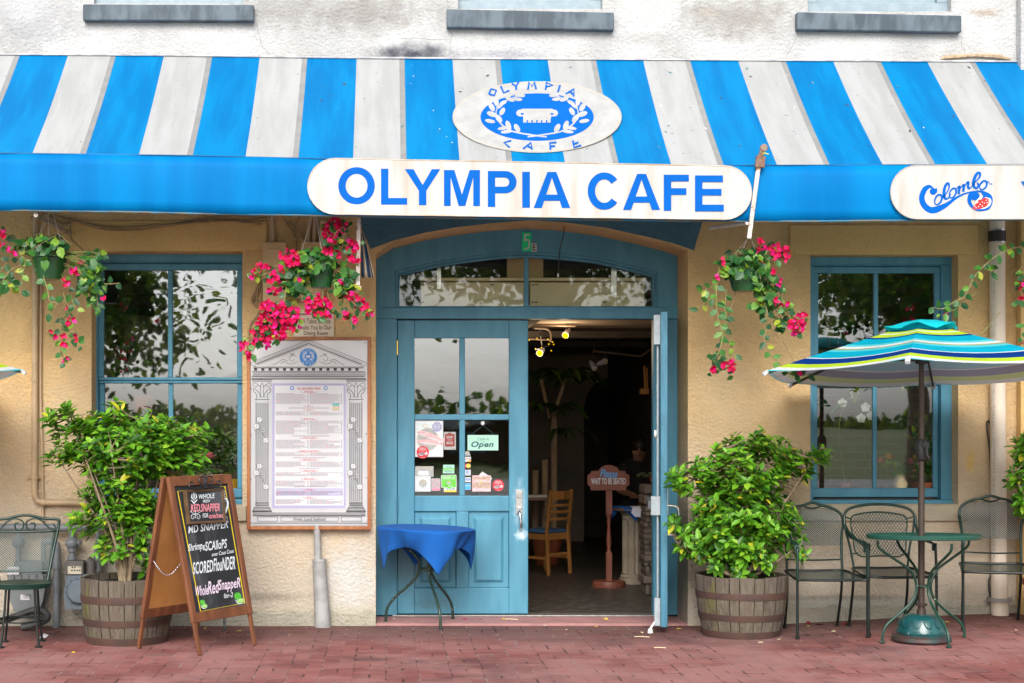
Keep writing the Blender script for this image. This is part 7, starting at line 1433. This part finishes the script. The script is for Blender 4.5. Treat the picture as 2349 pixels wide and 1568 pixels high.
# person behind the host stand, in the dark
yq = 5.2; hx, hz = X(1466,yq), Z(1030,yq)
per = thing('person', 'person with dark hair looking down in the dim room behind the host sign', 'person', (hx, yq, ZF)); SK = M('shaded_skin', (.38,.20,.14), (.34,.17,.12), 9, .6); HAIR = M('dark_brown_hair', (.02,.012,.008), rough=.5); SHIRT = M('black_shirt', (.015,.015,.017), rough=.9); TROU = M('charcoal_trousers', (.025,.025,.03), rough=.9)
hh = hz-ZF
def skin(name, verts, edges, radii, mat, par, root=0):
    me = bpy.data.meshes.new(name); me.from_pydata(verts, edges, []); o = bpy.data.objects.new(name, me); C.objects.link(o); o.parent = par; me.materials.append(mat)
    md = o.modifiers.new('skin', 'SKIN'); md.use_smooth_shade = True
    for v, r in zip(me.skin_vertices[0].data, radii): v.radius = (r, r)
    me.skin_vertices[0].data[root].use_root = True; o.modifiers.new('sub', 'SUBSURF').render_levels = 2; return o
V = [(0,0,.86),(0,-.01,1.0),(0,-.02,1.14),(0,-.05,1.22),(-.01,-.09,1.28),(-.02,-.12,1.34),(-.02,-.13,1.42)]; Rr = [.11,.10,.11,.07,.050,.085,.092]; E = [(0,1),(1,2),(2,3),(3,4),(4,5),(5,6)]
dz = hh-1.40; V = [(x, y, z+dz*(z/1.4)) for x, y, z in V]
for s in (-1, 1):
    b = len(V); V += [(s*.18,-.05,1.2+dz),(s*.24,-.12,.95+dz),(s*.15,-.33,.92+dz),(s*.13,-.40,.92+dz)]; Rr += [.058,.045,.034,.030]; E += [(3,b),(b,b+1),(b+1,b+2),(b+2,b+3)]
    for k, (fx2, fl2) in enumerate(((-.030,.075),(-.010,.085),(.010,.08),(.030,.065))):
        c2 = len(V); V += [(s*.13+fx2,-.44,.915+dz),(s*.13+fx2*1.1,-.44-fl2*.6,.905+dz),(s*.13+fx2*1.1,-.44-fl2*.95,.88+dz)]; Rr += [.010,.009,.008]; E += [(b+3,c2),(c2,c2+1),(c2+1,c2+2)]
    c2 = len(V); V += [(s*.09,-.40,.91+dz),(s*.075,-.45,.90+dz)]; Rr += [.011,.009]; E += [(b+2,c2),(c2,c2+1)]
    b = len(V); V += [(s*.09,0,.80+dz),(s*.10,-.02,.46),(s*.10,.02,.07),(s*.10,-.13,.03)]; Rr += [.095,.065,.045,.036]; E += [(0,b),(b,b+1),(b+1,b+2),(b+2,b+3)]
skin('body', V, E, Rr, SK, per)
g = G(); g.lathe([(.165,.84+dz),(.16,.95+dz),(.18,1.1+dz),(.205,1.19+dz),(.195,1.25+dz),(.13,1.29+dz),(.065,1.305+dz)], (0,-.02,0), 20, cap1=False, sy=.75)
for s in (-1, 1): g.tube([(s*.16,-.05,1.2+dz),(s*.215,-.085,1.07+dz),(s*.243,-.12,.96+dz)], [.085,.068,.06], 12)
g.build('shirt', SHIRT, per, smooth=60, local=True)
g = G()
for s in (-1, 1): g.tube([(s*.085,0,.86+dz),(s*.10,-.015,.46),(s*.10,.015,.10)], [.115,.085,.07], 14)
g.build('trousers', TROU, per, smooth=60, local=True)
hc = Vector((-.02,-.12,1.40+dz)); g = G().ball(hc+Vector((.015,.03,.035)), .118, 16, 10, (.95,1.0,.98)); g.tube([hc+Vector((.07,.05,.05)), hc+Vector((.10,.04,-.08)), hc+Vector((.09,.02,-.18))], [.06,.055,.03], 10); g.build('hair', HAIR, per, smooth=60, local=True)
g = G().ball(hc+Vector((-.045,-.09,-.005)), .011, 8, 6).ball(hc+Vector((.03,-.098,-.005)), .011, 8, 6); g.build('eyes', M('dim_eye', (.04,.03,.025), rough=.6), per, local=True)
g = G().tube([hc+Vector((-.012,-.095,.005)), hc+Vector((-.014,-.125,-.035)), hc+Vector((-.012,-.10,-.045))], [.010,.016,.012], 8); g.build('nose', SK, per, local=True, smooth=60); g = G().tube([hc+Vector((-.035,-.098,-.075)), hc+Vector((-.012,-.106,-.073)), hc+Vector((.012,-.098,-.075))], [.004,.008,.004], 8); g.build('mouth', M('lip', (.35,.12,.10), rough=.5), per, local=True)
G().tube([hc+Vector((-.06,-.05,.085)), hc+Vector((-.075,-.055,.055))], .005, 6).build('hair_clip', STEEL, per, local=True)
# window displays
FLP, FLO, FLY = M('pink_rose', (.90,.28,.33), rough=.6), M('orange_rose', (.95,.32,.05), rough=.6), M('yellow_rose', (.95,.75,.02), rough=.6)
def rose(g, c, s, r):
    for k in range(14): a = k*2.4; q = k/14; d = Vector((math.cos(a)*q, math.sin(a)*q, 1-q*.9)).normalized(); leaf_add(g, c+d*s*.15-Vector((0,0,s*.3)), d, Vector((math.cos(a), math.sin(a), .2)), s*(.75+.3*q), s*.7, -.2, -.2)
def bouquet(label, blooms, vx, vy, y, seed):
    r = random.Random(seed); t = thing('flower_vase', label, 'flowers', W(vx, vy, y)); ms = [FLP, FLO, FLY]; st = G(); lf = G()
    for px, py, m, s in blooms:
        g = G(); c = W(px, py, y+r.uniform(-.02,.02)); rose(g, c, s*1.5, r); g.build('rose', ms[m], t); b = W(vx+r.uniform(-4,4), vy-25, y); st.tube([b, (b+c)/2+Vector((r.uniform(-.02,.02),0,0)), c-Vector((0,0,.02))], .003, 5, smooth=3)
        for _ in range(4): leaf_add(lf, b+(c-b)*r.uniform(.2,.8), Vector((r.gauss(0,1), -.3, .4)), Vector((0,-1,.4)), .07, .03)
    st.build('stems', GSTEM, t); lf.build('leaves', VLEAF, t); z = W(vx, vy, y); G().lathe([(.01,0),(.045,0),(.06,.06),(.035,.12),(.04,.13)], z, 16, cap1=False).build('vase', CREAM, t, smooth=50)
bouquet('roses in pink orange and yellow standing in the right window', [(2019,1058,0,.035),(2038,1050,1,.036),(2088,1061,0,.034),(2101,1052,2,.036),(2107,1068,0,.032),(2098,1083,0,.028)], 2065, 1128, .25, 3)
bouquet('coral and pink roses in the left window beside the dark plant', [(458,1041,1,.036),(481,1048,0,.042),(455,1056,1,.026)], 470, 1128, .31, 5)
single('yellow_pot', 'small yellow flower pot in the corner of the left window', 'pot', G().lathe([(.05,0),(.07,.14),(.06,.14),(.01,.12)], W(533,1140,.40), 20), M('yellow_glaze', (.8,.45,.02), rough=.4), smooth=40)
def house_plant(label, y, spots, stemb, seed, mat, L=.075, strap=None):
    r = random.Random(seed); t = thing('window_plant', label, 'plant', W(*stemb, y)); g = G(); st = G()
    for cx, cy, rx, ry, n in spots:
        for _ in range(n): a = r.uniform(0,6.28); q = math.sqrt(r.random()); p = W(cx+rx*q*math.cos(a), cy+ry*q*math.sin(a), y+r.uniform(-.1,.1)); leaf_add(g, p, Vector((r.gauss(0,1), r.gauss(0,.5), r.gauss(.4,.7))), Vector((r.gauss(0,.5), -1, r.gauss(.3,.4))), L*r.uniform(.7,1.3), L*.42)
        st.tube([W(*stemb, y), W((cx+stemb[0])/2, (cy+stemb[1])/2, y), W(cx, cy, y)], .006, 6, smooth=3)
    for px, py, n in strap or (): strap_leaves(g, W(px, py, y), n, .18, .34, .03, r, 1.3, .7)
    st.build('stems', STEM, t); g.build('leaves', mat, t); z = W(*stemb, y); G().lathe([(.07,-.06),(.1,.08),(.085,.08),(.01,.06)], z, 18).build('pot', TC, t)
house_plant('very dark leafy plant behind the left window glass', .52, [(490,1030,48,40,150),(500,1080,40,40,110),(330,970,22,40,30),(420,990,30,30,50)], (495,1150), 4, DLEAF)
house_plant('strappy houseplant low in the upper left window panes', .55, [(340,845,40,20,20)], (330,930), 6, DLEAF, .08, [(310,870,9),(265,868,8),(350,868,7)])
house_plant('bright strappy plant behind the lower right window panes', .30, [(2115,1010,22,60,60),(2118,1080,16,40,40)], (2120,1130), 9, VLEAF, .07, [(1900,960,10),(1960,930,8),(2070,920,9),(2120,1000,9)])
ORC = M('white_orchid', (.72,.75,.72), rough=.6); g = G(); ro = random.Random(3)
for px, py in ((1932,925),(1960,905),(1985,935),(1975,960),(1998,955)):
    c = W(px, py, .36)
    for k in range(5): a = k*1.257+.3; d = Vector((math.cos(a), -.2, math.sin(a))); leaf_add(g, c, d, Vector((0,-1,0)), .042, .04, -.05, 0)
t_ = thing('orchid', 'white orchid spray behind the lower left pane of the right window', 'orchid', W(1940,1125,.36)); g.build('blossom', ORC, t_); G().tube([W(1940,1120,.36), W(1925,1000,.36), W(1940,920,.36), W(1985,915,.36)], .004, 6, smooth=5).build('stem', GSTEM, t_); G().lathe([(.04,0),(.05,.09),(.04,.09),(.01,.08)], W(1940,1135,.36), 16).build('pot', TC, t_)
for lab, px0, px1, py0, py1, y in (('gold framed mirror hanging on the right room wall', 1900, 1925, 720, 800, 2.56),):
    t_ = thing('framed_mirror', lab, 'mirror', W((px0+px1)/2, py1, y)); G().box(X(px0,y),X(px1,y),y,y+.03,Z(py1,y),Z(py0,y)).build('frame', M('gilt_frame', (.35,.2,.06), rough=.4), t_, bevel=.004); G().box(X(px0+5,y),X(px1-5,y),y-.004,y-.0005,Z(py1-6,y),Z(py0+6,y)).build('mirror_glass', DARK, t_)
t_ = thing('wine_bottle', 'dark square bottle standing inside the left window', 'bottle', W(303,868,.5)); G().box(X(292,.5),X(318,.5),.45,.55,Z(875,.5),Z(795,.5)).build('bottle_body', M('dark_bottle_glass', (.01,.015,.01), rough=.1), t_, bevel=.02); G().tube([W(305,797,.5), W(305,768,.5)], [.03,.022], 12).build('neck', BLACK, t_)
for x0, x1, y, z, l in ((X(225,.3), X(553,.3), .30, Z(1150,.3), 'left'), (X(1866,.25), X(2178,.25), .24, Z(1142,.25), 'right')):
    single('window_shelf', 'inner wooden shelf of the %s window carrying plants' % l, 'shelf', G().box(x0, x1, y, y+.38, z-.04, z-.005), TW)
# ---------------------------------------------------------------- leaves and petals on the ground
def litter(name, label, cat, group, spots, mat, L, seed, w=.5):
    r = random.Random(seed)
    for k, (px, py) in enumerate(spots):
        p = pave(px, py); 
        if p.y > -.02: p = W(px, py, .2); p.z = .019
        g = G(); a = r.uniform(0, 6.28); leaf_add(g, Vector((0,0,.006)), Vector((math.cos(a), math.sin(a), .12)), Vector((r.gauss(0,.25), r.gauss(0,.25), 1)), L*r.uniform(.8,1.25), L*w, .25, r.uniform(.0,.2)); zm = min(v.z for v in g.v)
        o = g.build(name, mat, None, org=Vector((0,0,0))); o.location = p+Vector((0,0,.003-zm)); tag(o, label, cat, group)
LFY, LFP, LFB, LFM = M('fallen_yellow_leaf', (.70,.50,.05), (.6,.35,.05), 40, .7), M('pale_fallen_leaf', (.72,.62,.40), rough=.8), M('brown_fallen_leaf', (.06,.035,.025), rough=.8), M('magenta_petal', (.50,.01,.14), rough=.7)
litter('fallen_leaf', 'small yellow fallen leaf lying on the pavement', 'leaf', 'yellow fallen leaves', [(1152,1413),(1396,1428.6),(1363,1438.5),(1482,1438),(1551,1445),(1609,1446),(1855,1439),(2068,1431),(2166,1429),(174,1497),(472,1445),(557,1449),(514,1453)], LFY, .05, 1)
litter('fallen_leaf', 'pale dry fallen leaf lying on the pavement', 'leaf', 'pale fallen leaves', [(1245,1437),(1299,1445),(1170,1429),(1738,1476),(1782,1469),(1906,1450),(968,1476),(902,1409),(1470,1452),(2330,1448)], LFP, .045, 2)
litter('fallen_leaf', 'dark shrivelled fallen leaf lying on the pavement', 'leaf', 'dark fallen leaves', [(1102,1427),(2014,1427),(1845,1458),(425,1446),(1970,1470)], LFB, .045, 3)
litter('fallen_petal', 'magenta bougainvillea petal fallen on the ground', 'petal', 'fallen petals', [(1066,1435),(56,1446),(2,1469),(85,1449)], LFM, .05, 4, .8)
litter('fallen_petal', 'dark red petal fallen under the patio chairs', 'petal', 'dark red petals', [(1862,1430),(1868,1434),(1936,1432),(1944,1434)], M('dark_red_petal', (.28,.005,.02), rough=.7), .06, 5, .7)
single('paper_scrap', 'crumpled white paper scrap beside the scroll backed chair foot', 'scrap', (lambda p: G().add([p+Vector(v) for v in ((-.03,0,.003),(.02,-.02,.003),(.035,.01,.02),(0,.02,.03),(-.01,0,.022))], [(0,1,4),(1,2,4),(2,3,4),(3,0,4)]))(pave(100,1464)), PAPERW)
for k, (a, b) in enumerate((((1455,1463),(1490,1464)),((1500,1488),(1528,1489)),((1160,1428),(1188,1429)))):
    p, q = pave(*a), pave(*b); p.z = max(p.z, 0)+.006+(.018 if p.y > 0 else 0); q.z = p.z
    single('twig', ('thin dry twig on the pavement in front of the doorway','short dry twig lying furthest out on the pavement','thin dry twig on the doorway step')[k], 'twig', G().tube([p, (p+q)/2+Vector((0,.004,.002)), q], .003, 5), LFP)
# ---------------------------------------------------------------- across the street (mirrored in the panes)
def big_tree(label, x, y, h, rad, n, seed, low=.45):
    r = random.Random(seed); t = thing('street_tree', label, 'tree', (x, y, -.15), group='street trees'); st = G(); lf = G(); b = Vector((0,0,0)); top = Vector((r.uniform(-.4,.4), r.uniform(-.4,.4), h*.5))
    st.tube([b, b+(top-b)*.5+Vector((.15,0,0)), top], [.32,.24,.18], 10, smooth=4); cl = []
    for k in range(13):
        a = k*2.4; e = Vector((math.cos(a)*rad*r.uniform(.4,1), math.sin(a)*rad*r.uniform(.4,1), h*r.uniform(low,1.0))); st.tube([top*.8, (top+e)/2+Vector((0,0,.3)), e], [.12,.07,.02], 6, smooth=4); cl.append(e); cl.append((top+e)/2+rv(r)*.5)
    for _ in range(n):
        c = r.choice(cl); p = c+Vector((r.gauss(0,.55), r.gauss(0,.55), r.gauss(0,.42)))*rad*.38; leaf_add(lf, p, rv(r)+Vector((0,0,-.4)), rv(r)+Vector((0,.3,.5)), r.uniform(.18,.3), r.uniform(.10,.16))
    st.build('trunk', BARK, t, smooth=60, local=True); lf.build('crown', TREEL, t, local=True)
big_tree('leafy street tree opposite the left window', -7.3, -22, 8.5, 3.6, 9000, 1, .42)
big_tree('leafy street tree opposite the doorway', 3.6, -24, 9.5, 3.8, 6000, 2, .46)
big_tree('leafy street tree opposite the right window', 12.6, -25, 8.5, 4.2, 10000, 3, .40)
g = G(); r = random.Random(5)
for _ in range(2600): x = r.uniform(-30, 45); hgt = .7+.6*max(0, math.sin(x*.13+1))+.3*math.sin(x*.5); leaf_add(g, Vector((x, -62+r.uniform(-1,1), r.uniform(-.1,1)*hgt+1.0)), rv(r), Vector((r.gauss(0,.6),1,r.uniform(0,1))), r.uniform(.35,.7), .3)
single('hedge', 'long uneven green hedge bordering the far side of the street', 'hedge', g, TREEL)
t_ = thing('market_shed', 'low market shed with brown boards and pale roof beyond the street', 'shed', (4,-40,.1))
G().box(-7,3,-2,2,0,1.3).build('wall', M('brown_boards', (.22,.12,.06), (.12,.07,.04), 6, .8, stretch=(6,6,.4)), t_, local=True); G().box(-7.6,3.6,-2.6,2.7,1.3,1.5).build('roof', M('pale_metal_roof', (.5,.5,.52), rough=.5), t_, local=True)
for x in (-5,-2): G().box(x,x+1.6,2.0,2.03,.4,1.0).build('window', PALE, t_, local=True)
